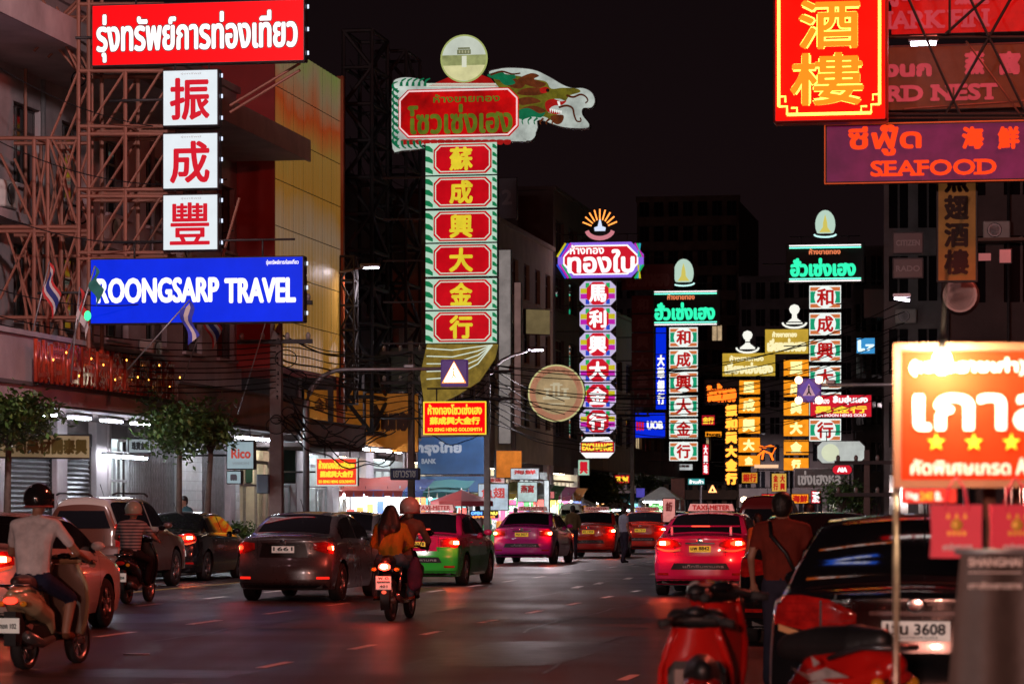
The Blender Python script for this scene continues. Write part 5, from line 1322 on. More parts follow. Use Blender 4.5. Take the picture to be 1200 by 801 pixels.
k.build('lettering', fc)

# ---- UOB and blue vertical
sign('blue lit square sign reading UOB with a small red mark', (744, 483, 780, 513), 150, BLUE_F, [('UOB', (758, 493, 777, 503), WFAR, .03)], hang=False)
q_ = S.collection.objects[-1]
k = MB(); pp = Plane(750, 149.7); zz = pp.loc(750, 504)[1]; 
o = thing('sign_mark', 'small pink-red square mark at the left of the UOB sign', 'sign', (pp.o.x, pp.o.y, zz), ACROSS)
for i in range(3): k.box(-.18+i*.14, -.1+i*.14, 0, .03, 0, .42, RFAR)
for z_ in (.05,.2,.33): k.box(-.2, .2, .005, .03, z_, z_+.06, RFAR)
k.build('mark', o)
r_, p_, L_, f_ = sign('narrow blue vertical bank sign partly behind the green-framed column', (768, 383, 781, 480), 172, BLUE_F, [('大華銀行', (770, 415, 779, 474), WFAR, .03, dict(vertical=True))], hang=False)
sign('unlit dark red sign with Thai lettering behind the rainbow column', (728, 309, 790, 340), 152, mat('unlit_red_board', (.18,.02,.025), .5), [('ฮั่วเซ่งเฮง', (733, 314, 785, 336), mat('unlit_pink_lettering', (.3,.1,.1), .5), .05)])
column('unlit dark red column sign behind the rainbow column', [(740, 346+i*22, 766, 367+i*22) for i in range(6)], '和成興大金行', 154, mat('unlit_red_board', (.18,.02,.025), .5), mat('unlit_pink_lettering', (.3,.1,.1), .5), bold=.03)

# ---- green-framed columns (two) with black headers
GW = glow('white_box_with_bloom', (.88,.95,.90), 1.0); RC = glow('red_box_letter', (.58,.01,.01), .8)
def flagbox(cb, q, pl):
    w, h = q[2]-q[0], q[3]-q[1]; f = MB(); f.box(q[0]+.02, q[2]-.02, -.004, .02, q[1]+.02, q[3]-.02, GW); f.build('face_panel', cb)
    f = MB()
    for x0, x1 in ((.04,.20),(.80,.96)):
        f.box(q[0]+w*x0, q[0]+w*x1, -.012, -.005, q[1]+h*.26, q[1]+h*.74, glow('box_green', (.01,.42,.20), .75))
    for z0, z1 in ((.76,.92),(.06,.22)): f.box(q[0]+w*.04, q[0]+w*.96, -.010, -.005, q[1]+h*z0, q[1]+h*z1, glow('box_orange', (.75,.20,.06), .8))
    f.build('colour_bar', cb)
    f = MB(); f.lathe([(min(w*.62, h)*.54, -.016), (min(w*.62, h)*.54, -.011)], GW, 20, 'y', ((q[0]+q[2])/2, 0, (q[1]+q[3])/2)); f.build('disc', cb)
column('bright green and orange column of five boxes under the black neon header at right', [(948, 334, 986, 362), (948, 366, 986, 393), (948, 397, 986, 424), (948, 428, 986, 456), (948, 459, 986, 487), (948, 490, 986, 517)], '和成興大金行', 150, None, RC, style=flagbox, bold=.03, pad=.14)
column('farther green and orange column of six boxes beside the blue UOB sign', [(784, 383, 818, 407), (784, 409, 818, 433), (784, 435, 818, 461), (784, 463, 818, 488), (784, 490, 818, 514), (784, 517, 818, 540)], '和成興大金行', 168, None, RC, style=flagbox, bold=.032, pad=.14)
GN = glow('green_neon_lettering', (.03,.85,.42), 1.25); OR = glow('orange_red_small_lettering', (1,.25,.1), .9); GT = glow('green_neon_tube', (.15,.9,.55), 2.2); WT = glow('white_neon_tube', (1,.9,.9), 1.4)
BK = mat('black_sign_board', (.02,.018,.018), .5)
for lab, rc, Y, t1, t2, cut in (('black header with green neon Thai letters above the right green-framed column', (921, 285, 1013, 331), 150, (926, 302, 1003, 324), (948, 291, 985, 298), 0), ('black header with green neon Thai letters above the farther green-framed column', (763, 339, 844, 382), 168, (767, 354, 838, 375), (782, 344, 814, 351), 0)):
    r_, p_, L_, f_ = sign(lab, rc, Y, BK, [('ฮั่วเซ่งเฮง', t1, GN, .05), ('ห้างขายทอง', t2, OR, .012)], group='black headers with green neon')
    k = MB()
    for yy, mm in ((rc[1]+2, WT), (rc[1]+4.5, GT), (rc[3]-5, GT), (rc[3]-2.5, WT)): a = L_((rc[0]+4, yy-.5, rc[2]-4, yy+.5)); k.tube([(a[0], -.05, a[1]), (a[2], -.05, a[1])], .035, mm)
    k.build('neon_tube', f_)
emblem('lit arch emblem with golden spire above the right black header', 967, 264, 149.9, 'arch')
emblem('lit arch emblem with golden spire above the farther black header', 801, 321, 167.8, 'arch')

# ---- orange signs at right
OF = glow('orange_lightbox', (.95,.30,.012), 1.15, var=.3, scale=2); YF = glow('pale_yellow_letter', (1,.80,.30), 1.5); OL = glow('yellow_header_panel', (.72,.46,.05), .75, var=.2)
PY = glow('pale_yellow_header_letter', (1,.9,.5), 1.0)
for nm, x0, x1, tops, chars, Y, hr in (('left', 864, 891, [(445,462),(465,484),(488,508),(512,530),(533,546)], '麗成興大金', 165, (846, 413, 909, 441)), ('right', 918, 948, [(421,441),(445,465),(469,487),(491,511),(515,533),(536,551)], '麗成興大金行', 155, (896, 385, 948, 415))):
    column('column of warm orange boxes with pale characters, the %s of two' % ('farther, left' if nm == 'left' else 'nearer, right'), [(x0, a, x1, b) for a, b in tops], chars, Y, OF, YF, bold=.04, pad=.12, group='orange box columns')
    sign('yellow header with pale Thai letters above the %s orange column' % ('farther left' if nm == 'left' else 'nearer right'), hr, Y, OL, [('ห้างขายทอง', (hr[0]+9, hr[1]+3, hr[2]-14, hr[1]+10), PY, .02), ('เลี่ยงเซ่งเฮง', (hr[0]+3, hr[1]+11, hr[2]-3, hr[3]-3), PY, .045)])
for lab, cx, cy, Y in (('white bell-shaped lamp emblem on the left yellow header', 876, 399, 165), ('white bell-shaped lamp emblem on the right yellow header', 931, 370, 155)):
    p = Plane(cx, Y); z0 = p.loc(cx, cy+14)[1]; o = thing('emblem', lab, 'emblem sign', (p.o.x, p.o.y, z0), ACROSS); Wl = glow('white_emblem', (.95,.95,.85), 1.0)
    k = MB(); k.lathe([(.02,1.22),(.2,1.15),(.28,.98),(.22,.8),(.12,.7),(.14,.5),(.42,.28),(.42,.2)], Wl, 16, 'z', squash=.4); k.build('bell', o)
    k = MB(); k.tube([(.62*math.cos(t), 0, .28+.28*math.sin(t)) for t in [math.pi+math.pi*i/8 for i in range(9)]], .06, Wl); k.build('crescent', o)
NEO = glow('orange_neon_letter', (1, .15, .01), 2.2); NEO2 = glow('orange_neon_letter_bright', (1,.32,.03), 2.4)
sign('orange neon sign with Thai letters at the left of the orange columns', (825, 444, 866, 474), 160, mat('dark_red_board', (.06,.01,.01), .5), [('จินฮั้วเฮง', (828, 448, 863, 471), NEO, .05)])
column('slim vertical neon sign with orange characters left of the orange columns', [(849, 473+i*16, 865, 488+i*16) for i in range(6)], '振和興大金行', 158, mat('dark_red_board', (.06,.01,.01), .5), NEO2, bold=.05, pad=.02)
sign('red lit sign with white Thai and yellow Chinese letters over the crossing sign arm', (949, 462, 1022, 489), 120, RFAR, [('ห้างทอง', (953, 465, 972, 473), WFAR, .008), ('ลิ้มฮุ่นเฮง', (976, 463, 1017, 474), WFAR, .02), ('林芬興金行', (955, 475, 1016, 484), glow('yellow_lettering', (1,.72,.05), 1.1), .015), ('LIM HOON HENG GOLD', (957, 484.6, 1015, 488), WFAR, .004)], hang=False)
o_s = sign('white lit rounded sign with a pale disc above the dark framed sign', (957, 516, 1014, 543), 115, glow('greyish_white_box', (.62,.66,.62), .75, var=.2), [], octc=.2)
k = MB(); a = o_s[2]((962, 519, 984, 541)); k.lathe([(.34, -.03), (.34, -.005)], glow('cream_disc_small', (.8,.85,.6), .8), 20, 'y', ((a[0]+a[2])/2, 0, (a[1]+a[3])/2)); k.build('disc', o_s[3])
sign('dark framed sign with pale Thai letters low on the right', (930, 548, 995, 572), 118, mat('dark_glass_board', (.03,.025,.025), .3), [('เซ่งเฮงหลี', (935, 551, 985, 568), glow('dim_pale_letter', (.5,.42,.4), .5), .02)], border=[(STEEL_GREY, .0, .04)], hang=False)
sign('small red lit sign on the corner of the dark framed sign', (975, 544, 999, 556), 112, RFAR, [('AIA', (981, 547, 993, 553), WFAR, .02)], octc=.1, hang=False)
sign('small yellow lit box of red letters low behind the orange columns', (904, 554, 922, 576), 170, glow('yellow_small_box', (.8,.45,.08), .8), [('金行', (906, 556, 912, 574), RC, .02, dict(vertical=True)), ('大興', (914, 556, 920, 574), RC, .02, dict(vertical=True))], hang=False)
sign('small cyan lit sign with white strokes high at the right', (1003, 395, 1026, 415), 110, glow('cyan_box', (.05,.35,.75), .8), [('L', (1005, 397, 1014, 412), glow('pale_cyan', (.7,.9,1), 1.2), .04), ('7', (1014, 403, 1025, 411), glow('pale_cyan', (.7,.9,1), 1.2), .03)], hang=False)
p = Plane(898, 162); z0 = p.loc(898, 540)[1]; o = thing('neon_figure', 'small orange neon bird figure between the orange columns', 'neon sign', (p.o.x, p.o.y, z0), ACROSS); k = MB()
for pts in ([(888,534),(895,528),(905,532),(909,524),(903,522),(896,524),(888,522)], [(895,528),(893,538)], [(903,532),(906,539)], [(885,527),(892,526)]): k.tube([(p.loc(x, y)[0], 0, p.loc(x, y)[1]-z0) for x, y in pts], .06, NEO)
k.build('neon_tube', o)
k = MB(); a = p.loc(884, 548); b = p.loc(912, 544); k.box(a[0], b[0], .0, .1, a[1]-z0, b[1]-z0, glow('peach_strip', (1,.6,.35), 1.0)); k.build('strip', o)
sign('dim dark board behind the cyan sign at right', (1012, 338, 1048, 372), 130, mat('dark_brown_board', (.10,.05,.04), .6))
sign('grey blade sign high beyond the dragon sign', (583, 208, 606, 257), 128, mat('grey_blade', (.16,.17,.2), .5), [('2', (588, 222, 600, 240), mat('grey_print', (.3,.3,.32), .5), .03)], hang=False)

# ---- lower left boards
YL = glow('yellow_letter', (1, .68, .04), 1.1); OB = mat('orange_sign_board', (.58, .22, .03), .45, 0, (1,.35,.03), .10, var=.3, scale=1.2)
for lab, rc, Y, s_ in (('red lit gold-shop sign with yellow border below the dragon sign', (496, 470, 570, 509), 80, 1), ('smaller red lit gold-shop sign with pale border above the shop doors', (370, 536, 419, 569), 84, 0)):
    w_ = rc[2]-rc[0]; h_ = rc[3]-rc[1]
    t = [('ห้างทองโซวเซ่งเฮง', (rc[0]+w_*.07, rc[1]+h_*.08, rc[2]-w_*.07, rc[1]+h_*.40), YL, .012), ('蘇成興大金行', (rc[0]+w_*.1, rc[1]+h_*.46, rc[2]-w_*.1, rc[1]+h_*.70), YL, .014), ('SO SENG HENG GOLDSMITH', (rc[0]+w_*.07, rc[1]+h_*.79, rc[2]-w_*.07, rc[1]+h_*.90), YL, .006)]
    sign(lab, rc, Y, RED_F if s_ else glow('orange_red_box', (.95,.05,.015), .9), t, border=[(YL if s_ else glow('pale_border', (.8,.85,.75), .7), .0, .035)])
sign('orange signboard with faded letters on the canopy behind the utility pole', (356, 456, 426, 502), 97, OB, [('金珠寶行', (368, 466, 415, 482), mat('brown_letter', (.2,.07,.02), .5), .02)], yaw=ACROSS+rad(38))
sign('orange signboard with dark raised Thai letters left of the red gold-shop sign', (428, 460, 491, 530), 99, OB, [('ร้านทอง', (436, 474, 486, 505), mat('dark_raised_letter', (.07,.03,.015), .4), .05)], yaw=ACROSS+rad(22))
sign('dark green board above the orange signboards', (427, 407, 531, 459), 100, mat('dark_green_board', (.05,.06,.025), .6, var=.3), yaw=ACROSS+rad(8), hang=False)
awning('long reddish striped awning edge above the orange signboards', 355, 425, Fac(-19.9), -19.9, 3.4, 4.0, WALL_B)
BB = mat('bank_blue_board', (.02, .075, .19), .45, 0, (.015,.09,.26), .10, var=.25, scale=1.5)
sign('blue bank signboard with pale Thai lettering under the red gold-shop sign', (489, 511, 568, 556), 108, BB, [('กรุงไทย', (487, 517, 541, 534), mat('pale_blue_letter', (.30,.36,.42), .4, 0, (.3,.4,.5), .25), .03), ('BANK', (494, 537, 511, 543), mat('pale_blue_letter', (.45,.6,.75), .4, 0, (.4,.6,.8), .25), .01)], name='bank_sign', hang=False)
sign('lower blue bank fascia beneath the blue signboard', (488, 557, 569, 577), 110, BB, name='bank_sign', hang=False)
sign('blue cloth banner strip right of the small red gold-shop sign', (420, 555, 480, 590), 106, mat('blue_canvas', (.02,.08,.22), .7), hang=False, name='banner', cat='banner')
sign('small navy street sign on a post before the bank', (457, 548, 491, 562), 88, mat('navy_sign', (.02,.03,.14), .4), [('เยาวราช', (461, 551, 487, 559), mat('pale_letter', (.5,.55,.6), .4), .006)], hang=False)
sign('orange lit board on the corner right of the blue bank board', (581, 527, 612, 560), 113, glow('deep_orange_board', (.75,.22,.03), .75, var=.5, scale=1.2), hang=False, yaw=ACROSS+rad(30))
sign('tall pale lit blade sign on the building end right of the dragon sign', (584, 292, 599, 520), 119, glow('pale_lit_wall_strip', (.42,.36,.34), .5, var=.5, scale=.8), hang=False)  # glow put in for the lit end wall of the building
sign('narrow pinkish lit blade sign beside the tall pale one', (602, 330, 611, 500), 120, glow('pinkish_glow_panel', (.32,.18,.16), .45, var=.5, scale=.8), hang=False)  # narrow panel with a weak mottled pinkish glow
sign('cream awning sign board high beyond the pale blade signs', (616, 362, 645, 392), 124, glow('cream_board_far', (.35,.26,.12), .4, var=.4, scale=1), hang=False, yaw=ACROSS+rad(40))
PG = glow('pale_greenish_box', (.42,.55,.60), .62, var=.15)
sign('pale lit hanging sign with red script lettering beside the middle tree', (265, 516, 298, 550), 74, PG, [('Rico', (271, 525, 294, 537), mat('red_script', (.5,.04,.02), .5, 0, (.6,.05,.02), .4), .012), ('VISION', (272, 541, 292, 544), mat('grey_print2', (.3,.33,.35), .5), .002)])
sign('little white box with an arch mark under the pale script sign', (265, 551, 283, 567), 74, PG, [('m', (270, 555, 278, 563), mat('dark_mark', (.1,.08,.1), .5), .02)], hang=False)
sign('dark green shop board with a big ring emblem behind the utility pole', (283, 516, 347, 566), 88, mat('dark_teal_board', (.03,.08,.07), .4), hang=False, yaw=ACROSS+rad(40))
sign('cream board with a row of dark green characters over the closed shutters', (-2, 508, 106, 537), 62, mat('cream_board', (.36,.34,.20), .6, 0, (.6,.6,.3), .10), [('公司藥材開泰興', (2, 513, 102, 532), mat('dark_olive_letter', (.10,.09,.02), .5), .02)], yaw=ACROSS+rad(50), hang=False)
sign('white lit fascia with small dark characters above the teal glass shop', (150, 513, 178, 531), 72, glow('white_fascia', (.45,.52,.55), .5), [('珠寶金行', (154, 517, 175, 527), INK, .01)], yaw=ACROSS+rad(30), hang=False)

# right-hand near signs
NY = glow('yellow_neon_tube', (1, .62, .08), 3.2); NRED = glow('deep_red_neon_board', (.75, .003, .001), 1.8, var=.35, scale=2.5)
r_, p_, L_, f_ = sign('big red neon sign with two yellow outlined characters at top right', (906, -26, 1040, 143), 36, NRED, [], depth=.3, case=mat('red_enamel_case', (.25,.02,.015), .4), hang=False)
q = L_((913, -18, 1031, 134)); k = MB(); e = .10
k.tube([(q[0], -.05, q[1]+e), (q[0], -.05, q[3])], .02, NY); k.tube([(q[2], -.05, q[1]+e), (q[2], -.05, q[3])], .02, NY); k.tube([(q[0]+e, -.05, q[1]), (q[2]-e, -.05, q[1])], .02, NY)
for sx, xx in ((1, q[0]), (-1, q[2])):
    k.tube([(xx, -.05, q[1]+e), (xx+sx*e, -.05, q[1]+e), (xx+sx*e, -.05, q[1])], .014, NY); k.tube([(xx+sx*.02, -.05, q[1]+e*2.2), (xx+sx*.08, -.05, q[1]+e*2.2), (xx+sx*.08, -.05, q[1]+e*1.5)], .012, NY); k.tube([(xx+sx*e*2.2, -.05, q[1]+.02), (xx+sx*e*2.2, -.05, q[1]+.08), (xx+sx*e*1.5, -.05, q[1]+.08)], .012, NY)
k.build('neon_border', f_)
CH = glow('orange_painted_letter', (1, .22, .01), 1.4)
k = MB()
for ch, rc in (('酒', (936, 0, 1008, 58)), ('樓', (926, 62, 1012, 124))):
    a = L_(rc); text(k, ch, a, -.012, NY, .028); text(k, ch, a, -.026, CH, .013)
k.build('lettering', f_)
SR = mat('shark_fin_red', (.12,.004,.004), .5, 0, (1,.004,.004), .42, var=.3); PK = mat('pink_dim_letter', (.12,.01,.02), .6, 0, (.95,.09,.12), .42, var=.2)
BR = mat('brown_board', (.07,.02,.012), .6, 0, (.30,.05,.015), .22, var=.3); PUR = mat('purple_board', (.14,.02,.10), .45, 0, (.17,.006,.065), .55, var=.3); RO = glow('red_orange_letter', (1,.055,.008), 1.1)
sign('dim red sign with pink letters above the brown nest sign', (1042, -30, 1290, 40), 37.5, SR, [('SHARK FIN', (1010, 12, 1160, 34), PK, .012, dict(slab=True)), ('หูฉลาม', (1040, -16, 1110, 8), PK, .015), ('魚翅', (1118, -14, 1160, 6), PK, .02)], depth=.15, hang=False)
sign('dim brown sign with pink letters reading BIRD NEST', (1036, 50, 1290, 129), 37.2, BR, [('รังนก', (1020, 70, 1092, 91), PK, .02), ('BIRD NEST', (1008, 99, 1170, 119), PK, .014, dict(slab=True)), ('燕', (1130, 60, 1154, 88), PK, .02), ('窩', (1170, 60, 1196, 88), PK, .02)], depth=.15, hang=False)
sign('purple sign reading SEAFOOD in red-orange letters', (966, 142, 1290, 213), 36.5, PUR, [('ซีฟู๊ด', (994, 146, 1080, 183), RO, .014), ('海', (1127, 148, 1153, 175), RO, .016), ('鮮', (1169, 148, 1195, 175), RO, .016), ('SEAFOOD', (1020, 187, 1168, 206), RO, .010, dict(slab=True))], depth=.16, hang=False, border=[(mat('orange_trim', (.5,.08,.02), .5, 0, (1,.12,.02), .4), 0, .014)])
pl = Plane(1120, 36.2); fr3 = thing('steel_sign_frame', 'dark steel lattice with crossed braces in front of the dim red and brown signs', 'sign frame', (pl.o.x, pl.o.y, 0), ACROSS); seg = []
for a in ((1061,-10,1125,134),(1195,-20,1108,134),(1128,-20,1200,128),(1175,-20,1108,40),(1040,44,1290,44),(1040,134,1290,134),(1113,-20,1113,40)): seg.append((S2(a[0],a[1]), S2(a[2],a[3])))
bars(fr3, seg, .018, STEEL_DARK); bars(fr3, [(S2(1060,128), S2(1210,118)), (S2(1132,48), S2(1200,140)), (S2(1040,138), S2(1290,138))], .012, STEEL_RED)
def tube_lamp(label, px, py, Y, ln=.6, tilt=.0, pole=None, group=None):
    p = at(px, py, Y); o = thing('street_lamp', label, 'lamp', p, ACROSS, group)
    k = MB(); k.bbox(-ln/2-.03, ln/2+.03, -.07, .07, .0, .07, mat('lamp_housing', (.6,.6,.62), .4), .02)
    if pole: k.tube([(0, 0, .05), Vector(pole)], .03, STEEL_GREY)
    k.build('housing', o); k = MB(); k.tube([(-ln/2, 0, -.02), (ln/2, 0, -.02-tilt)], .028, glow('lamp_tube', (.95,.86,1.0), 16), 8); k.build('tube', o); return o
tube_lamp('bright short tube lamp between the dim red and brown signs', 1082, 49, 36.4, .30)
tube_lamp('tilted tube lamp below the small dark watch signs', 1057, 348, 60, .30, .05)
r_, p_, L_, f_ = sign('hanging brown canvas banner with dark characters under the SEAFOOD sign', (1097, 205, 1146, 331), 38.5, mat('brown_canvas', (.34,.16,.05), .8, 0, (.5,.2,.05), .14, var=.3), [('魚翅酒樓', (1106, 196, 1136, 322), mat('dark_canvas_print', (.05,.02,.02), .7), .016, dict(vertical=True))], depth=.03, name='banner', cat='banner', hang=False)
for lab, rc, t in (('upper dark watch-shop box sign on the grey block', (1046, 272, 1082, 297), 'CITIZEN'), ('lower dark watch-shop box sign on the grey block', (1046, 302, 1082, 326), 'RADO')):
    sign(lab, rc, 72, mat('black_box_face', (.03,.02,.022), .35), [(t, (rc[0]+4, rc[1]+9, rc[2]-4, rc[1]+16), mat('dull_grey_letter', (.2,.18,.18), .5), .006)], hang=False, border=[(STEEL_DARK, 0, .02)])
p = at(1125, 346, 40); o = thing('ventilation_fan', 'round wire-guarded fan on the wall below the brown banner', 'fan', p, ACROSS); k = MB()
for i in range(6): R_ = .05+.035*i; k.lathe([(R_, -.02), (R_+.008, -.02), (R_+.008, -.01), (R_, -.01)], STEEL_GREY, 20, 'y')
k.build('guard', o); k = MB()
for i in range(4): a = i*math.pi/2+.4; k.add([(.02*math.cos(a), .03, .02*math.sin(a)), (.2*math.cos(a), .01, .2*math.sin(a)), (.2*math.cos(a+.8), .05, .2*math.sin(a+.8))], [(0,1,2)], STEEL_DARK)
k.build('blade', o); k = MB(); k.lathe([(.26,.06),(.26,.2)], STEEL_DARK, 20, 'y'); k.build('drum', o)
for j, (px, py) in enumerate(((1154, 301), (1178, 300))):
    r_, p_, L_, f_ = sign(['small pink paper tag, left of two under the banner', 'small pink paper tag, right of two under the banner'][j], (px-8, py-(5 if j == 0 else 9), px+8, py+(5 if j == 0 else 9)), 38, mat('pink_paper', (.6,.25,.25), .7, 0, (1,.3,.3), .25), [], depth=.02, hang=False, name='paper_tag', cat='tag')

# ---- crossing signs
def crossing(label, px, py, Y, arm_px, base_px, lit, size=32):
    p = at(px, py, Y); o = thing('crossing_sign', label, 'traffic sign', (p.x, p.y, 0), ACROSS); z = p.z; s = size/FPX*Y/2
    k = MB(); k.bbox(-s, s, 0, .16, z-s, z+s, mat('sign_blue_violet', (.03,.03,.22), .4, 0, (.16,.05,.22), .35), .03); hb = k.build('sign_box', o)
    T = [(-s*.75, z-s*.62), (s*.75, z-s*.62), (0, z+s*.75)]
    if lit:
        k = MB(); k.prism([(a*1.22, z+(b-z)*1.18) for a, b in T], -.008, -.001, glow('orange_triangle_rim', (1,.30,.08), 1.6)); k.build('triangle_rim', hb)
        k = MB(); k.prism(T, -.016, -.009, glow('lit_triangle', (1,.86,.62), 7)); k.build('triangle', hb)
        pc = mat('pictogram_dark', (.1,.02,.01), .5, 0, (.9,.35,.08), 1.0, var=0)
    else:
        k = MB(); k.prism([(0, z+s*.98), (s*.98, z), (0, z-s*.98), (-s*.98, z)], -.014, -.003, mat('violet_diamond', (.05,.03,.2), .4, 0, (.12,.06,.4), .6)); k.prism([(a*.7, z+(b-z)*.75) for a, b in T], -.02, -.015, mat('dull_triangle', (.4,.3,.4), .4, 0, (.55,.35,.45), .6)); k.build('triangle', hb); pc = INK
    k = MB(); k.tube([(0, -.022, z+s*.2), (0, -.022, z-s*.1)], s*.07, pc); k.tube([(0,-.022,z-s*.1), (s*.18,-.022,z-s*.4)], s*.06, pc); k.tube([(0,-.022,z-s*.1), (-s*.18,-.022,z-s*.4)], s*.06, pc); k.ell((0,-.022,z+s*.3), (s*.09,.006,s*.09), pc, 8, 6); k.build('pictogram', hb)
    if not lit:
        k = MB()
        for sx in (-1, 1):
            for sz in (-1, 1): k.ell((sx*s*.85, -.05, z+sz*s*.85), (.09,.05,.09), glow('amber_flasher', (1,.5,.25), 8), 10, 6)
        k.build('flasher', hb)
    ax = (arm_px-px)/FPX*Y; bx_ = (base_px-px)/FPX*Y; sg = 1 if bx_ > 0 else -1
    k = MB(); zt = z+.12
    pts = [(0, .1, zt)] + [(bx_-sg*1.0+sg*1.0*math.sin(t), .1, zt-1.0+1.0*math.cos(t)) for t in [i*math.pi/2/8 for i in range(9)]] + [(bx_, .1, 0)]
    k.tube(pts, .045, STEEL_GREY, 8, r2=.09); k.build('mast', o)
    k = MB(); k.bbox(-s*1.2+sg*s*2.6, -s*.4+sg*s*2.6, .02, .18, zt+.02, zt+.12, STEEL_GREY); k.build('cabinet', o)
    return o
crossing('lit white triangle crossing sign on a curved mast by the left pavement', 532, 437, 76, 510, 353, True)
crossing('violet diamond crossing sign with four amber flashers on an arm from the right', 948, 457, 70, 1048, 1130, False, 28)
for j, (px, py, Y) in enumerate(((835, 573, 190), (872, 585, 160))):
    p = at(px, py, Y); o = thing('warning_lamp', ['small glowing orange warning triangle far up the street', 'small warm white lamp hanging far up the street, lower right of the orange triangle'][j], 'lamp', p, ACROSS)
    k = MB()
    if j == 0: k.prism([(-.28,-.2),(.28,-.2),(0,.32)], 0, .05, glow('orange_triangle', (1,.35,.12), 3)); k.prism([(-.1,-.12),(.1,-.12),(0,.1)], -.02, -.01, BLACK)
    else: k.ell((0,0,0), (.2,.1,.16), glow('warm_lamp', (1,.7,.45), 6))
    k.build('lamp_head', o); k = MB(); k.tube([(0,.05,0),(1.5,.05,.1),(6,.05,.1)], .03, STEEL_DARK); k.build('arm', o)

# ---- street lamps that are seen, and two added far ones
def lamp(label, px, py, Y, arm_dx, base_dx, power=60, col=(1,.86,.92), group='street lamps'):
    p = at(px, py, Y); o = thing('street_lamp', label, 'street lamp', (p.x+base_dx, p.y, 0), 0, group); z = p.z
    k = MB(); pts = [(0,0,0),(0,0,z-1.2)] + [(-base_dx*(1-math.cos(t)), 0, z-1.2+1.1*math.sin(t)) for t in [i*math.pi/2/6 for i in range(1, 6)]] + [(-base_dx, 0, z-.02)]
    k.tube(pts, .09, STEEL_GREY, 8, r2=.035); k.build('pole', o)
    k = MB(); k.bbox(-base_dx-.32, -base_dx+.32, -.12, .12, z-.04, z+.06, STEEL_GREY, .03); k.build('lamp_head', o)
    k = MB(); k.tube([(-base_dx-.26, 0, z-.07), (-base_dx+.26, 0, z-.06)], .035, glow('street_lamp_tube', (.92,.85,1), 14), 8); k.build('tube', o)
    ld = bpy.data.lights.new('street_lamp_light', 'AREA'); ld.shape = 'RECTANGLE'; ld.size = .6; ld.size_y = .15; ld.energy = power*8; ld.color = col
    lo = bpy.data.objects.new('street_lamp_light', ld); COL.objects.link(lo); lo.parent = o; lo.location = (-base_dx, 0, z-.13)
    return o
lamp('street lamp with short lit tube right of the amber hoarding', 434, 311, 92, 0, -2.2, 7)
lamp('street lamp on a curved arm below the dragon sign', 628, 408, 106, 0, -1.7, 130)
lamp('street lamp out over the road at the far bend', 790, 470, 230, 0, 9, 420)  # added lamp that brightens the far end and the tower
# added fill lamps beside, behind and above the camera, out of the picture
for j, (l, s_, z, pw, col, lb) in enumerate(((-18.5, 32, 10, 40, (1,.55,.6), 'on the left pavement nearest the camera'), (-17.0, 44, 12.8, 6800, (1,.78,.80), 'tall, on the left pavement before the white block'), (2.2, -12, 3.4, 8000, (1,.36,.26), 'behind the camera on the right pavement'), (-13, -10, 3.4, 7500, (1,.76,.70), 'behind the camera on the left side'), (6, 36, 14, 6500, (1,.13,.08), 'tall, beyond the right pavement'))):
    p = road(l, s_); o = thing('street_lamp', 'grey street lamp outside the frame, '+lb, 'street lamp', (p.x, p.y, 0), ACROSS, 'street lamps'); sg = 1 if l < 0 else -1
    k = MB(); k.tube([(0,0,0),(0,0,z-1.2),(sg*.3,0,z-.4),(sg*2.5,0,z)], .09, STEEL_GREY, 8, r2=.035); k.build('pole', o)
    k = MB(); k.bbox(sg*2.5-.3, sg*2.5+.3, -.12, .12, z-.04, z+.06, STEEL_GREY, .03); k.build('lamp_head', o)
    ld = bpy.data.lights.new('street_lamp_light', 'SPOT' if j == 1 else 'POINT'); ld.shadow_soft_size = .3
    if j == 1: ld.spot_size = rad(118); ld.spot_blend = .35
    ld.energy = pw; ld.color = col
    lo = bpy.data.objects.new('street_lamp_light', ld); COL.objects.link(lo); lo.parent = o; lo.location = (sg*2.5, 0, z-.45)
    if j == 1: lo.rotation_euler = (Matrix.Rotation(-ACROSS, 3, 'Z') @ (road(-19, 74, 3.5)-road(l+2.5, s_, z))).to_track_quat('-Z', 'Y').to_euler()
lamp('street lamp far up the street in front of the tall dark tower', 858, 500, 285, 0, -3, 1300)  # added to light the front of the tower

# invented lit signs added behind the camera, which the cars' paint and glass mirror
for j, (l, s_, z, w_, h_, m_, tx) in enumerate(((-4.5, -38, 6.2, 3.2, 1.4, RED_F, '金行'), (3.2, -30, 4.6, 2.2, .8, glow('added_orange_sign_box', (1,.28,.03), 1.2), '海鮮'), (-9, -44, 8, 1.3, 4.5, OF, '麗成興'), (-14, -34, 5, 3.4, 1.0, BLUE_F, 'OPEN'), (5.5, -24, 3.2, 3.5, .7, glow('added_warm_sign_box', (1,.7,.4), 1.4), '燕窩'))):
    p = road(l, s_); o = thing('shop_sign', ['red', 'orange', 'tall amber', 'blue', 'warm white'][j]+' lit shop sign on the street behind the camera', 'sign', (p.x, p.y, 0), ACROSS+rad(180)); k = MB(); k.bbox(-w_/2, w_/2, .02, .3, z, z+h_, CASE); k.tube([(0,.2,0),(0,.2,z)], .08, STEEL_DARK); k.build('casing', o)
    k = MB(); k.box(-w_/2+.04, w_/2-.04, -.01, .03, z+.04, z+h_-.04, m_); fq = k.build('face_panel', o); k = MB(); text(k, tx, (-w_*.35, z+h_*.15, w_*.35, z+h_*.85), -.02, WHITE_G, .02, vertical=h_ > w_); k.build('lettering', fq)

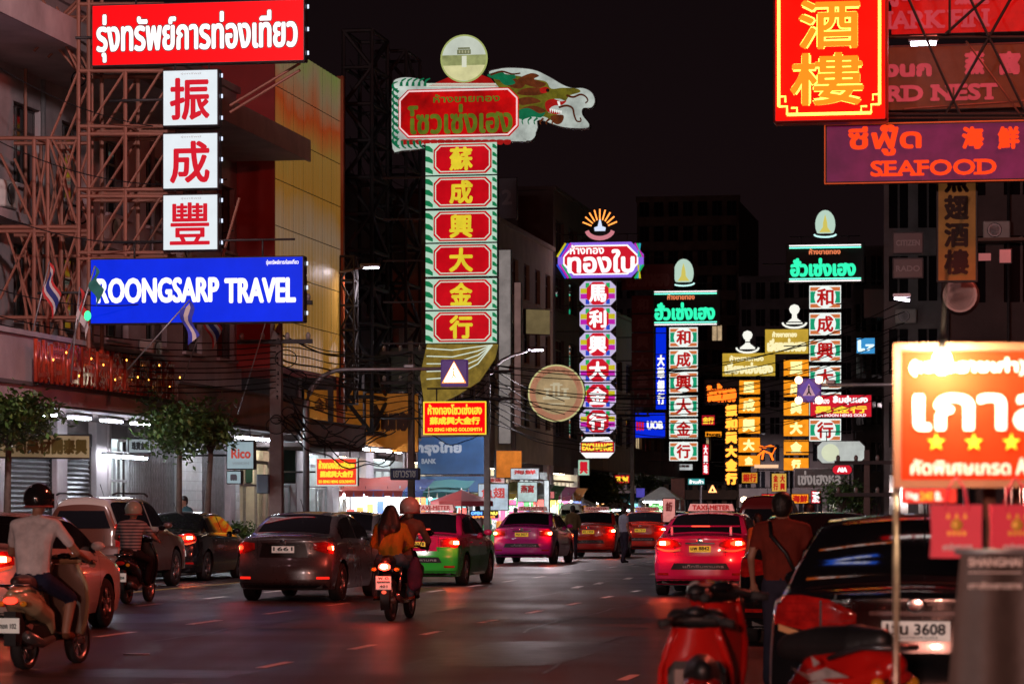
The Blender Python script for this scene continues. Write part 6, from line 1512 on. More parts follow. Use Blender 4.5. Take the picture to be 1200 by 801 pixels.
# invented lit signs added over the right pavement above the picture; the black sedan's rear window mirrors them
for j, (x_, y_, z, w_, h_, m_, tx) in enumerate(((1.9, 24.5, 9.3, 1.7, .42, glow('overhead_orange_box', (1,.16,.02), 2.2), 'ซีฟู๊ด'), (1.5, 23.0, 10.6, 1.1, .7, glow('overhead_blue_box', (.03,.16,1), 3.0), '海鮮'), (3.0, 24.0, 8.2, 1.2, .5, RED_F, '酒樓'))):
    o = thing('shop_sign', ['orange', 'blue and white', 'red'][j]+' lit sign hung over the right pavement above the black sedan', 'sign', (x_, y_, 0), ACROSS); k = MB(); k.bbox(-w_/2, w_/2, .02, .25, z, z+h_, CASE); k.tube([(0,.1,z+h_),(0,.1,z+h_+.8)], .03, STEEL_DARK); k.tube([(0,.1,z+h_+.8),(6-x_,.1,z+h_+.8)], .05, STEEL_DARK); k.build('casing', o)
    k = MB(); k.box(-w_/2+.03, w_/2-.03, -.01, .03, z+.03, z+h_-.03, m_); fq = k.build('face_panel', o); k = MB(); text(k, tx, (-w_*.35, z+h_*.15, w_*.35, z+h_*.85), -.02, glow('overhead_white_lettering', (1,.95,.9), 3.5), .012); k.build('lettering', fq)
for j, (rc_, Yb, mm, tt, im, lb) in enumerate(((( 822,486,838,498),185,RFAR,'金行',YL,'tiny red sign with two yellow characters left of the vertical neon'),((826,505,846,512),190,OF,'ร้านทอง',INK,'tiny orange strip sign left of the vertical neon'),((823,520,831,556),188,RFAR,'大興珠',WFAR,'slim red blade sign low left of the vertical neon'),((892,578,925,586),150,RFAR,'ซีฟู๊ด',YL,'small red strip sign with yellow letters low behind the parked cars'),((927,578,948,590),130,OF,'海鮮',RC,'small orange box above the dark car roof'),((869,553,888,566),175,glow('dim_gold_box',(.7,.3,.03),.9),'銀行',RC,'small gold box under the left orange column'),((950,574,962,590),125,RFAR,'酒',WFAR,'small red box with one white character beside the green tree'),((720,556,738,566),165,RFAR,'珠寶',YL,'tiny red sign by the far centre tree'),((806,560,826,568),180,glow('dim_teal_box',(.05,.4,.4),.8),'ร้านค้า',WFAR,'tiny teal strip sign at the far end of the street'))):
    sign(lb, rc_, Yb, mm, [(tt, (rc_[0]+1.5, rc_[1]+1.5, rc_[2]-1.5, rc_[3]-1.5), im, .02, dict(vertical=(rc_[3]-rc_[1]) > 1.6*(rc_[2]-rc_[0])))], hang=False, depth=.15)

# ================================================================ VEHICLES
def paint(n, c, r=.22, metal=.0, coat=1.0, var=.06): return mat('car_paint_'+n, c, r, metal, var=var, coat=coat, scale=2)
P_BLACK = paint('black', (.008,.008,.009), .18)
P_GREY = paint('grey', (.13,.125,.13), .28, .55)
P_WHITE = paint('pearl_white', (.62,.58,.54))
P_PINK = paint('taxi_pink', (.62,.015,.10)); P_GREEN = paint('taxi_green', (.03,.50,.04)); P_MAG = paint('taxi_magenta', (.55,.02,.28))
P_RED = paint('taxi_red', (.60,.03,.015)); P_BROWN = paint('brown', (.10,.032,.02), .3, .1); P_DARKRED = paint('dark_red', (.10,.01,.01)); P_SILVER = paint('silver', (.4,.4,.42), .25, .7)
car('black parked sedan with white plate 3608 close behind the red scooters', SEDAN, 1073, 16.6, P_BLACK, ptext='1วน 3608', lights='off', kind='altis', chrome=True)
car('grey sedan with lit tail lamps left of the motorbike couple', CITY, 331, 49.3, P_GREY, kind='city', ptext='ฎธ 1661')
car('pink over green taxi with a lit brake lamp ahead of the motorbike couple', dict(SEDAN, top=[(0,.98),(.12,1.02),(.55,1.04),(.72,1.07),(1.05,1.28),(1.45,1.445),(2.0,1.485),(2.6,1.46),(2.95,1.36),(3.45,1.08),(3.65,1.0),(4.2,.84),(4.54,.66)]), 487, 59.2, P_PINK, P_GREEN, zsplit=.78, taxi=True, kind='old', lights='brake', name='taxi', cat='taxi', plate=PLATE_Y)
car('magenta taxi in the middle distance beside the market lights', SEDAN, 611, 83.8, P_MAG, taxi=True, kind='old', name='taxi', cat='taxi', plate=PLATE_Y)
car('orange-red taxi with white-lit roof sign left of the standing man', SEDAN, 689, 94, P_RED, taxi=True, kind='old', name='taxi', cat='taxi', plate=PLATE_Y)
car('red taxi partly hidden behind the standing man', SEDAN, 750, 102, P_RED, taxi=True, kind='old', name='taxi', cat='taxi', plate=PLATE_Y)
car('bright pink taxi with spoiler and yellow plate in the right lane', SEDAN, 820, 52.3, P_PINK, taxi=True, kind='altis', spoiler=True, lights='brake', name='taxi', cat='taxi', plate=PLATE_Y)
c_ = Vector((-6.68, 35.05, 0))
car('white sedan entering from the left edge behind the near scooter', SEDAN, 0, 35.05, P_WHITE, X=-6.68, kind='altis', lights='on')
car('brown parked pickup wagon with a cream roof and upper body behind the white sedan', WAGON, 0, 56.1, P_BROWN, X=-8.12, kind='bar', roofm=paint('cream', (.36,.29,.25)), lights='off', name='parked_wagon')
car('dark parked sedan between the brown wagon and the grey sedan', SEDAN, 0, 63.1, P_BLACK, X=-7.50, kind='altis', lights='on')
car('silver car mostly hidden ahead of the grey sedan', SEDAN, 388, 60, P_SILVER, kind='altis', lights='off')
car('dark car parked ahead of the black sedan, beside the man in dark red', SEDAN, 952, 33, P_BLACK, kind='old', lights='off')
car('dark red minivan beyond the pink taxi at the right kerb', MINI, 893, 66, P_DARKRED, kind='bar', lights='off')
car('far silver car under the white-lit boards beyond the red taxis', SEDAN, 783, 125, P_SILVER, kind='old', lights='on')
car('far white minivan beside the market at the bend', MINI, 668, 132, P_WHITE, kind='bar', lights='on')
car('far dark car beyond the red taxis, left', SEDAN, 722, 150, P_BLACK, kind='old', lights='on')

# ================================================================ MOTORBIKES AND RIDERS
RB_ = dict(hip=(0,.22,.80), chest=(0,.26,1.14), neck=(0,.33,1.33), head=(0,.39,1.50), lk=(-.20,.62,.70), lf=(-.17,.55,.33), rk=(.20,.62,.70), rf=(.17,.55,.33), le=(-.33,.50,1.06), lh=(-.31,.78,1.0), re=(.33,.50,1.06), rh=(.31,.78,1.0), sw=.19, fd=(0,.2,-.02))
def ride(p, rz, dx=0, dy=0): 
    a = rz+rad(90)
    return Vector((p.x+math.cos(a)*dy+math.cos(a-math.pi/2)*dx, p.y+math.sin(a)*dy+math.sin(a-math.pi/2)*dx, 0))
TEE = cloth('white_cotton', (.78,.72,.72)); NAVY = cloth('navy_shorts', (.02,.025,.06)); DENIM = cloth('faded_denim', (.07,.12,.16)); MUST = cloth('mustard_shirt', (.36,.20,.02)); STRIPE = None
def _stripe(nt, b):
    N = nt.nodes.new; Lk = nt.links.new; tc = N('ShaderNodeTexCoord'); w = N('ShaderNodeTexWave'); w.bands_direction = 'Z'; w.inputs['Scale'].default_value = 6; w.inputs['Distortion'].default_value = .5
    r = N('ShaderNodeValToRGB'); r.color_ramp.elements[0].color = (.10,.10,.12,1); r.color_ramp.elements[1].color = (.42,.40,.40,1); r.color_ramp.elements[0].position = .35; r.color_ramp.elements[1].position = .6
    Lk(tc.outputs['Object'], w.inputs['Vector']); Lk(w.outputs['Fac'], r.inputs['Fac']); Lk(r.outputs['Color'], b.inputs['Base Color']); b.inputs['Roughness'].default_value = .85
STRIPE = node_mat('striped_cotton', _stripe)
HELM_B = mat('helmet_black', (.015,.013,.014), .15, coat=1, var=.1); HELM_W = mat('helmet_pale_green', (.42,.55,.45), .25, coat=.6); HELM_P = mat('helmet_pinkish', (.55,.40,.36), .35, coat=.4)
CREAM = mat('scooter_cream', (.50,.40,.24), .25, coat=.8, var=.1); SRED = mat('scooter_red', (.44,.009,.006), .2, coat=.9, var=.08); SBLK = mat('scooter_black', (.015,.015,.017), .25, coat=.6)
rz = rad(90-15); p = Vector((-4.60, 28.2, 0))
scooter('cream scooter at the left edge ridden by a man in a white shirt', p, rz, CREAM, mat('brown_seat', (.05,.03,.03), .5), inner=mat('scooter_grey_inner', (.22,.19,.16), .4), mirrors=False, plate='กขค 102')
J = dict(RB_, hip=(0,.18,.84), chest=(0,.20,1.20), neck=(.0,.26,1.42), head=(0,.31,1.60), sw=.205, hw=.12, le=(-.34,.44,1.10), lh=(-.30,.80,1.02), re=(.35,.42,1.10), rh=(.31,.80,1.02), rk=(.22,.58,.66), rf=(.20,.50,.31), lk=(-.22,.58,.66), lf=(-.20,.50,.31))
person('man in a white T-shirt and dark shorts riding the cream scooter, black helmet', ride(p, rz-rad(90)), rz-rad(90), J, TEE, NAVY, legs_bare=True, helmet=HELM_B, sleeve=.62, voxel=.014, fingers=True, shoe=cloth('sandals', (.15,.06,.03)))
p = Vector(((148-600)/FPX*48.2, 48.2, 0)); rz = ALONG
scooter('dark scooter beside the white sedan ridden by a man in a striped shirt', p, rz, SBLK, BLACK, lit=False)
person('man in a striped shirt and pale helmet on the dark scooter', ride(p, rz-rad(90)), rz-rad(90), RB_, STRIPE, cloth('black_trousers', (.015,.015,.02)), helmet=HELM_W, sleeve=.6)
p = Vector(((458-600)/FPX*40.6, 40.6, 0)); rz = ALONG
underbone('small red and black motorbike carrying two riders up the middle of the road', p, rz, SBLK, ('พธด', 'กรุงเทพมหานคร', '401'))
J2 = dict(RB_, hip=(0,.05,.84), chest=(0,.07,1.15), neck=(0,.10,1.33), head=(-.01,.13,1.46), lk=(-.22,.42,.72), lf=(-.23,.20,.33), rk=(.24,.42,.72), rf=(.25,.20,.33), le=(-.26,.16,1.04), lh=(-.12,.30,.95), re=(.27,.16,1.04), rh=(.13,.30,.95), sw=.18, hw=.13)
person('woman in a mustard shirt and jeans with long dark hair, riding pillion on the motorbike', ride(p, rz-rad(90), -.02), rz-rad(90), J2, MUST, DENIM, longhair=True, sleeve=1.0, voxel=.016, shoe=cloth('orange_sandals', (.35,.08,.03)))
J3 = dict(RB_, hip=(.03,.44,.84), chest=(.06,.52,1.18), neck=(.10,.58,1.37), head=(.13,.62,1.53), rk=(.24,.8,.70), rf=(.2,.7,.33), lk=(-.2,.8,.70), lf=(-.2,.7,.33), le=(-.30,.66,1.08), re=(.38,.68,1.08), lh=(-.3,.88,1.0), rh=(.33,.88,1.0))
person('rider in front on the motorbike, pinkish helmet and pale brown jacket, behind the woman', ride(p, rz-rad(90)), rz-rad(90), J3, cloth('tan_jacket', (.20,.10,.07)), DENIM, helmet=HELM_P, sleeve=1.0)
o = thing('cloth_bag', 'dark purple cloth bag hanging at the right side of the pillion rider', 'bag', ride(p, rz-rad(90), .30, .15)+Vector((0,0,.50)), rz)
b = Blob(.018, 3); b.chain([(0,0,0), (0,0,.15), (.02,0,.32)], [.10,.11,.06], cloth('plum_cloth', (.07,.03,.07))); b.build('bag_body', o); k = MB(); k.tube([(-.05,0,.34),(0,.05,.5),(.05,0,.34)], .01, CABLE); k.build('strap', o)
# two red scooters parked in front
SIN = SRED
rz = rad(90-3); p = at(800, 800, 14.6); p.z = 0
o1 = scooter('red parked scooter seen from behind its leg shield, in front of the black sedan', Vector((.86, 13.55, -.02)), rad(90-2), SRED, BLACK, lit=False, mirrors=False, barw=.2, inner=SIN, bigrack=False)
o1.scale = (1, .82, .97)
k = MB(); grid(k, lambda u, v: (.945-.09*v-.012, lerp(-1,1,u)*lerp(.085,.15,v), lerp(.36,.60,v)), 4, 4, mat('silver_floor_trim', (.5,.5,.5), .3, .6)); k.build('silver_trim', o1)
k = MB(); k.bbox(.83, .93, -.17, .17, .64, .82, mat('storage_pocket', (.10,.095,.095), .25), .04); k.build('glovebox', o1)
scooter('second red parked scooter with white sticker and black seat, tail towards the right', Vector((1.62, 14.25, .06)), rad(128), SRED, BLACK, lit=False, mirrors=False, barw=.2, inner=SRED, graphic=True, crashguard=True)

# ================================================================ PEOPLE ON FOOT
def stand(label, px, py, hd, top, tr, h=1.0, J={}, **kw):
    p = gpt(px, py); return person(label, p, hd, J, top, tr, h=h, **kw)
J = dict(le=(-.24,.0,1.14), lh=(-.18,.16,.95), re=(.24,-.03,1.15), rh=(.2,.1,.93), lf=(-.08,.05,.06), rf=(.10,-.12,.06))
stand('man in a light blue shirt standing in the road between the red taxis', 731, 660, rad(-60), cloth('light_blue_shirt', (.32,.38,.50)), cloth('dark_trousers', (.03,.03,.05)), h=.93, J=J, voxel=.03, sleeve=.6)
stand('person in an olive jacket standing between the magenta and the red taxi', 671, 656, rad(20), cloth('olive_jacket', (.14,.13,.06)), cloth('dark_trousers', (.03,.03,.05)), h=.96, voxel=.03, sleeve=1)
JW = dict(le=(-.27,-.03,1.16), re=(.27,-.03,1.16), lh=(-.27,.1,.95), rh=(.27,.1,.95), sw=.20)
person('man in a dark red shirt with a black shoulder strap, walking away at the right', Vector((2.26, 25.0, 0)), rad(-12), JW, cloth('dark_red_shirt', (.17,.025,.015)), cloth('dark_trousers', (.03,.03,.05)), h=.955, strap=BLACK, voxel=.018, fingers=True)
person('person in an orange top and dark shorts at the rear right of the pink taxi', Vector(((888-600)/FPX*47, 47, 0)), rad(40), {}, cloth('orange_top', (.50,.18,.04)), cloth('dark_shorts', (.05,.03,.03)), h=.84, legs_bare=True, skin=mat('skin_warm', (.45,.2,.1), .5, var=.1), voxel=.024)
person('person with dark hair walking beyond the man in the dark red shirt', Vector(((948-600)/FPX*44, 44, 0)), rad(-30), {}, cloth('brown_shirt', (.10,.03,.02)), cloth('dark_trousers', (.03,.03,.05)), h=.93, voxel=.024)
far = [(668,), (0,)]
ppl = [(676, 148, (.20,.20,.22), .95, 'grey shirt'), (592, 118, (.30,.30,.34), .98, 'pale shirt'), (604, 112, (.12,.14,.2), .93, 'slate shirt'), (620, 122, (.35,.30,.28), .97, 'beige shirt'), (560, 100, (.35,.30,.32), .96, 'pinkish shirt'), (548, 108, (.1,.1,.1), 1.0, 'black shirt'), (634, 126, (.4,.4,.4), .92, 'white shirt'), (655, 138, (.1,.15,.1), .98, 'dark green shirt'), (533, 104, (.3,.1,.1), .94, 'dull red shirt'), (700, 160, (.25,.2,.15), .95, 'khaki shirt'), (812, 150, (.2,.15,.15), .97, 'dull brown shirt'), (865, 120, (.3,.2,.15), .95, 'tan shirt')]
for i, (px, Y, c, h, nm) in enumerate(ppl):
    ph = random.uniform(-.6, .6)
    person('pedestrian in a %s among the %s' % (nm, 'market stalls' if px < 660 else 'far traffic'), Vector(((px-600)/FPX*Y, Y, 0)), ph, dict(lf=(-.1, .1*(i % 2), .06), rf=(.1, -.14*(i % 2), .06)), cloth('shirt_'+nm.replace(' ', '_'), c), cloth('dark_trousers', (.03,.03,.05)), h=h, voxel=.04, group='pedestrians up the street')
b_ = person('man standing behind the dark parked sedan, only his head showing', Vector(((216-600)/FPX*69, 69, .14)), 2.6, {}, cloth('teal_shirt', (.05,.12,.14)), cloth('dark_trousers', (.03,.03,.05)), h=.98, voxel=.035)

# ================================================================ FOOD STALL SIGN, BAGS AND BANNER (near right)
YS = 11.0
OF2 = mat('orange_red_stall_board', (.42,.02,.004), .7, 0, (1,.045,.003), .55, var=.12, scale=6, spec=.1)
W2 = mat('white_stall_letter', (.8,.78,.72), .5, 0, (1,.95,.85), .75, var=0); W3 = mat('pale_pink_stall_letter', (.8,.6,.5), .5, 0, (1,.72,.55), .7, var=0)
r_, p_, L_, f_ = sign('orange-red chestnut stall sign with big white letters and three yellow stars', (1047, 402, 1236, 571), YS, OF2, [('เกาล', (1070, 461, 1233, 505), W2, .007), ('(เยาวราชเก่า)', (1066, 419, 1202, 440), W2, .0025), ('คัดพิเศษเกรด', (1067, 538, 1184, 556), W3, .002), ('A', (1190, 536, 1204, 556), W3, .003)], case=mat('varnished_wood_frame', (.32,.13,.07), .45), yaw=rad(-4), depth=.05, hang=False)
k = MB(); a = L_((1047, 402, 1236, 571)); frame_strip(k, a, .026, -.02, .03, mat('varnished_wood_frame', (.32,.13,.07), .45)); k.build('wood_frame', r_)
for i, px in enumerate((1097, 1141, 1185)):
    q = L_((px-11, 507, px+11, 529)); cx, cz, R_ = (q[0]+q[2])/2, (q[1]+q[3])/2, (q[2]-q[0])/2; k = MB()
    k.prism([(cx+R_*(1 if j % 2 == 0 else .42)*math.sin(j*math.pi/5), cz+R_*(1 if j % 2 == 0 else .42)*math.cos(j*math.pi/5)) for j in range(10)], -.010, -.005, mat('yellow_star', (.8,.5,.02), .5, 0, (1,.62,.02), .9, var=0)); k.build('star', f_)
bp = at(1104, 424, YS-.14); o = thing('bare_bulb', 'glaring bare bulb hanging in front of the stall sign', 'lamp', bp, 0)
k = MB(); k.ell((0,0,0), (.032,.032,.042), glow('bulb_glass', (1,.80,.50), 900), 14, 10); k.build('bulb', o); k = MB(); k.tube([(0,0,.035), (0,0,.09)], .016, BLACK, 8); k.tube([(0,0,.09), (.02,0,.35), (.1,.02,.6)], .005, CABLE, 5); k.build('socket', o)
ld = bpy.data.lights.new('bulb_light', 'POINT'); ld.energy = 5.5; ld.shadow_soft_size = .04; ld.color = (1,.72,.42); lo = bpy.data.objects.new('bulb_light', ld); COL.objects.link(lo); lo.parent = o; lo.location = (0,-.06,0)
pp = at(1051, 700, YS); o = thing('steel_post', 'thin steel post carrying the stall sign, in front of the black sedan', 'post', (pp.x, YS+.02, 0), 0); k = MB(); k.tube([(0,0,0),(0,0,1.62)], .0125, mat('stained_post_steel', (.30,.22,.17), .35, .6, var=.3, scale=20), 12); k.tube([(0,0,0),(0,0,.02)], .12, BLACK, 14); k.build('post', o)
sign('small red price strip reading 1kg 240 B. under the stall sign', (1056, 571, 1122, 590), YS-.02, RED_F if False else mat('red_price_board', (.6,.02,.01), .5, 0, (1,.02,.01), .45), [('1kg', (1062, 576, 1076, 586), W2, .001), ('240', (1078, 576, 1093, 586), mat('amber_price', (.8,.35,.02), .5, 0, (1,.4,.02), .8), .001), ('B.', (1096, 576, 1104, 586), W2, .001)], depth=.02, hang=False, yaw=rad(-4))
for j, px in enumerate((1120, 1190)):
    p = Plane(px, YS-.25, rad(-3)); a = p.loc(px-30, 653); b = p.loc(px+30, 591); z0 = a[1]; hgt = b[1]-a[1]
    o = thing('paper_bag', ['red paper carrier bag with gold emblem, left one hanging under the stall sign', 'red paper carrier bag with gold emblem, right one at the picture edge'][j], 'bag', (p.o.x, p.o.y, z0), rad(-3+j*4))
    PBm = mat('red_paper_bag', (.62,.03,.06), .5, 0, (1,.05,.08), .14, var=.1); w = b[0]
    k = MB(); k.loft([[(a[0], -.035, 0), (w, -.035, 0), (w, .035, 0), (a[0], .035, 0)], [(a[0]*.98, -.03, hgt*.5), (w*.98, -.03, hgt*.5), (w*.94, .03, hgt*.5), (a[0]*.94, .03, hgt*.5)], [(a[0], -.03, hgt), (w, -.03, hgt), (w, .03, hgt), (a[0], .03, hgt)]], PBm, True, True); k.build('bag_body', o)
    k = MB()
    for yy in (-.03, .03): k.tube([(-.04, yy, hgt-.02), (-.025, yy*.6, hgt+.06), (0, 0, hgt+.10), (.03, yy*.6, hgt+.06), (.045, yy, hgt-.02)], .004, PBm, 6)
    k.build('handle', o)
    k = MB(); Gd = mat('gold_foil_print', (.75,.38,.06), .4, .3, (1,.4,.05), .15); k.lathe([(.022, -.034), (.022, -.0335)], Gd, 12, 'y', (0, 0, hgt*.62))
    for i in range(3): k.add([(-.03+i*.03-.008, -.036, hgt*.74), (-.03+i*.03+.008, -.036, hgt*.74), (-.03+i*.03, -.036, hgt*.86)], [(0,1,2)], Gd)
    for i in range(4): k.add([(-.032+i*.018, -.036, hgt*.42), (-.022+i*.018, -.036, hgt*.42), (-.02+i*.018, -.036, hgt*.5), (-.034+i*.018, -.036, hgt*.5)], [(0,1,2,3)], Gd)
    text(k, 'เกาลัดเยาวราช', (-.05, hgt*.14, .055, hgt*.28), -.036, mat('white_print', (.7,.6,.6), .5, var=0), .001); k.build('emblem', o)
p = Plane(1160, 10.2, rad(-4)); o = thing('cloth_banner', 'dark grey cloth banner reading SHANGHAI below the hanging bags', 'banner', (p.o.x, p.o.y, 0), rad(-4)); BC = mat('grey_banner_cloth', (.05,.036,.03), .6, var=.35, scale=5, bump=.5)
x0 = p.loc(1126, 650)[0]; x1 = p.loc(1245, 650)[0]; xb = p.loc(1108, 801)[0]; zt = p.loc(1126, 646)[1]
k = MB(); grid(k, lambda u, v: (lerp(lerp(xb-.06, x1, u), lerp(x0, x1, u), v), .025*math.sin(u*11+v*1.5)*(1-v*.6), lerp(.15, zt, v)), 24, 14, BC); k.build('cloth', o)
k = MB(); k.tube([(x0-.02, 0, zt), (x1, 0, zt)], .012, STEEL_GREY); k.tube([(x1, 0, 0), (x1, 0, zt)], .012, STEEL_GREY); k.tube([(x0+.05, .04, 0), (x0+.05, .04, zt)], .012, STEEL_GREY); k.build('rail', o)
k = MB(); q = (p.loc(1134, 663)[0], p.loc(1134, 663)[1], p.loc(1196, 653)[0], p.loc(1196, 653)[1]); text(k, 'SHANGHAI', q, -.03, mat('pale_print', (.75,.68,.62), .5, var=0), .001); q = (p.loc(1134, 689)[0], p.loc(1134, 689)[1], p.loc(1196, 681)[0], p.loc(1196, 681)[1]); text(k, 'เกาลัดเยาวราช', q, -.03, mat('pale_print', (.75,.68,.62), .5, var=0), .0005); k.box(q[0], q[2], -.03, -.029, q[3]+.03, q[3]+.033, mat('pale_print', (.75,.68,.62), .5, var=0)); k.build('lettering', o)
for j, (px, w_) in enumerate(((1160, .05), (1192, .03))):
    pp = at(px, 600, 11.6); o = thing('timber_post', ['brown timber post behind the left paper bag', 'brown timber post behind the right paper bag'][j], 'post', (pp.x, 11.6, 0)); k = MB(); k.bbox(-w_/2, w_/2, 0, .05, 0, 1.62, mat('brown_timber', (.16,.07,.04), .6, var=.3, scale=12), .006); k.build('post', o)

# ================================================================ TREES AND PLANTS
LEAF = [mat("leaf_"+n, c, .5, var=.3, scale=5) for n, c in (("dark", (.035,.075,.02)), ("mid", (.065,.14,.03)), ("light", (.12,.20,.05)))]
BARK = mat('bark', (.09,.065,.05), .9, var=.4, scale=8, bump=.4)
def tree(label, p, H, cz, R, n, seed, leaf=.16, name='street_tree', cat='tree', trunk=.09, squash=.75):
    rnd = random.Random(seed); o = thing(name, label, cat, p, rnd.uniform(0, 6)); t = MB(); cl = []
    top = Vector((rnd.uniform(-.15,.15), rnd.uniform(-.15,.15), cz-R*squash*.3)); t.tube([(0,0,0), top*.5+Vector((.05,.03,0)), top], trunk, BARK, 8, r2=trunk*.6)
    for i in range(11):
        a = rnd.uniform(0, 6.28); e = rnd.uniform(-.3, .9); rr = R*rnd.uniform(.45, .95); q = Vector((math.cos(a)*math.cos(e)*rr, math.sin(a)*math.cos(e)*rr, cz+math.sin(e)*rr*squash))
        m_ = top.lerp(q, .5)+Vector((0,0,.1)); t.tube([top*.9, m_, q], trunk*.4, BARK, 5, r2=.012); cl.append(q)
        for _ in range(2): cl.append(q.lerp(Vector((0,0,cz)), rnd.uniform(.1,.7))+Vector((rnd.gauss(0,.2),rnd.gauss(0,.2),rnd.gauss(0,.15)))*R)
    t.build('trunk', o); c = MB()
    for i in range(n):
        q = cl[rnd.randrange(len(cl))]; s_ = R*.26; q = q+Vector((rnd.gauss(0,s_), rnd.gauss(0,s_), rnd.gauss(0,s_*.7)))
        d = Vector((rnd.gauss(0,1), rnd.gauss(0,1), rnd.gauss(-.3,.6))).normalized(); u = d.cross(Vector((rnd.random(), rnd.random(), 1))).normalized(); L = leaf*rnd.uniform(.6,1.2)
        c.add([q-d*L*.5, q+u*L*.24, q+d*L*.5, q-u*L*.24], [(0,1,2,3)], LEAF[rnd.choice((0,0,1,1,2))])
    c.build('crown', o); return o
tree('dark leafy street tree at the left edge over the closed shutters', Vector(((8-600)/FPX*56, 56, .14)), 3, 3.0, .85, 2600, 3)
tree('round-crowned street tree between the dark sedan and the lit shop', Vector(((200-600)/FPX*66+.2, 66, .14)), 3, 3.15, 1.0, 3400, 4)
o_t = S.objects[-1]
for i, (dx, dz, r_) in enumerate(((.55, .0, .55),)):
    tree('smaller leafy bough tree leaning beside the pale script sign', Vector(((240-600)/FPX*66.4, 66.4, .14)), 3, 3.05, .62, 1600, 8)
tree('dark spreading tree in front of the far buildings at the centre', Vector(((693-600)/FPX*165, 165, 0)), 4, 2.6, 1.75, 3800, 5, leaf=.28, trunk=.16)
tree('green tree lit by shop lamps low on the right', Vector(((985-600)/FPX*112, 112, 0)), 3, 1.9, .95, 2200, 6, leaf=.18)
tree('small green tree beyond the bend beside the blue hanging sign', Vector(((758-600)/FPX*170, 170, 0)), 3, 3.0, .9, 900, 9, leaf=.25)
for i, (px, Y) in enumerate(((255, 68), (272, 68.5), (288, 69), (243, 69.3))):
    rnd = random.Random(i+40); p = Vector(((px-600)/FPX*Y, Y, .14)); o = thing('potted_shrub', ['low leafy shrub behind the dark sedan boot', 'low leafy shrub, second from the right in the planters', 'low leafy shrub nearest the grey sedan', 'low leafy shrub at the left end of the planters'][i], 'shrub', p, 0); k = MB(); k.lathe([(.16,0),(.22,.3),(.2,.3),(.18,.26)], mat('clay_pot', (.2,.08,.05), .8), 14); k.build('pot', o)
    k = MB()
    for j in range(700):
        a, e, rr = rnd.uniform(0,6.28), rnd.uniform(0,1.5), rnd.uniform(.15,.42)
        q = Vector((math.cos(a)*rr*math.cos(e*.5), math.sin(a)*rr*math.cos(e*.5), .35+.75*rnd.random()*(1.2-rr))); d = Vector((rnd.gauss(0,1), rnd.gauss(0,1), rnd.gauss(.3,.7))).normalized(); u = d.cross(Vector((.3,.2,1))).normalized()
        k.add([q-d*.07, q+u*.03, q+d*.07, q-u*.03], [(0,1,2,3)], LEAF[rnd.choice((0,1,1,2))])
    k.build('foliage', o)

# ================================================================ POLES, CABLES, FLAGS
CONC = mat('pole_concrete', (.16,.13,.12), .85, var=.35, scale=3, bump=.15)
POLES = []
def utility(label, px, Y, ztop, box=False):
    p = Vector(((px-600)/FPX*Y, Y, 0)); o = thing('utility_pole', label, 'utility pole', p, ACROSS); k = MB(); w_ = .16 if box else .10; k.loft([[(-w_,-.12,0),(w_,-.12,0),(w_,.12,0),(-w_,.12,0)], [(-w_*.75,-.09,ztop),(w_*.75,-.09,ztop),(w_*.75,.09,ztop),(-w_*.75,.09,ztop)]], CONC, True, True); k.build('pole', o)
    for z in (ztop-.4, ztop-1.3): k = MB(); k.box(-.9, .9, -.2, -.11, z, z+.1, STEEL_DARK); [k.lathe([(.05,z+.1),(.06,z+.2),(.03,z+.26)], mat('porcelain', (.3,.28,.26), .3), 8, 'z', (x_, -.15, 0)) for x_ in (-.8,-.3,.3,.8)]; k.build('crossarm', o)
    if box: k = MB(); k.bbox(-.42, -.13, -.25, .05, 1.9, 2.35, mat('meter_box', (.10,.15,.19), .4), .02); k.build('meter_box', o)
    POLES.append((p, ztop)); return o
utility('big utility pole with tangled cables between the lit shop and the small red sign', 324, 70, 6.7, True)
utility('utility pole before the bank, thin and dark', 482, 90, 6.6)
utility('utility pole left of the magenta taxi', 571, 98, 6.4)
utility('utility pole by the far centre tree', 741, 150, 7.5)
utility('pale utility pole low on the right', 1016, 84, 3.2)
utility('thin utility pole left of the far centre tree', 602, 125, 7.0)
NC = [0]
def cable(a, b, sag, r=.014, wob=.0, label=None, group=None):
    a, b = Vector(a), Vector(b); pts = []
    for i in range(17):
        t = i/16; q = a.lerp(b, t); q.z -= sag*4*t*(1-t); q.x += wob*math.sin(t*23+a.z*7)*.4; q.z += wob*math.sin(t*17+b.z*5); pts.append(q-a)
    o = thing('overhead_cable', label, 'cable', a, 0, group); k = MB(); k.tube(pts, r, CABLE, 5); k.build('cable', o)
rc = random.Random(5)
Aa = [at(px, py, Y) for px, py, Y in ((-30, 372, 64), (-30, 395, 64), (-30, 410, 64.5), (-30, 423, 64.5))]
for i in range(9):      # along the left fascia, pole to pole
    q = at(-40, 360+i*9, 60+rc.random()); e = at(323, 398+i*7, 69.8); cable(q, e, .25+.1*rc.random(), .013, label='thin black cable running past the pink canopy to the tangled utility pole', group='cables before the pink canopy')
for i in range(14):
    e = at(325, 392+i*6+rc.uniform(-3,3), 69.8); q = at(482, 408+i*6+rc.uniform(-4,4), 89.8); cable(e, q, .1+.4*rc.random(), .014+.008*(i % 4 == 0), .03, label='black cable sagging between the tangled utility pole and the pole before the bank', group='cables from the tangled pole to the bank')
for i in range(10):
    q = at(482, 412+i*8, 89.8); e = at(571, 425+i*8, 97.8); cable(q, e, .3+.5*rc.random(), .016, .04, label='black cable between the pole before the bank and the pole left of the magenta taxi', group='cables beside the red gold-shop sign')
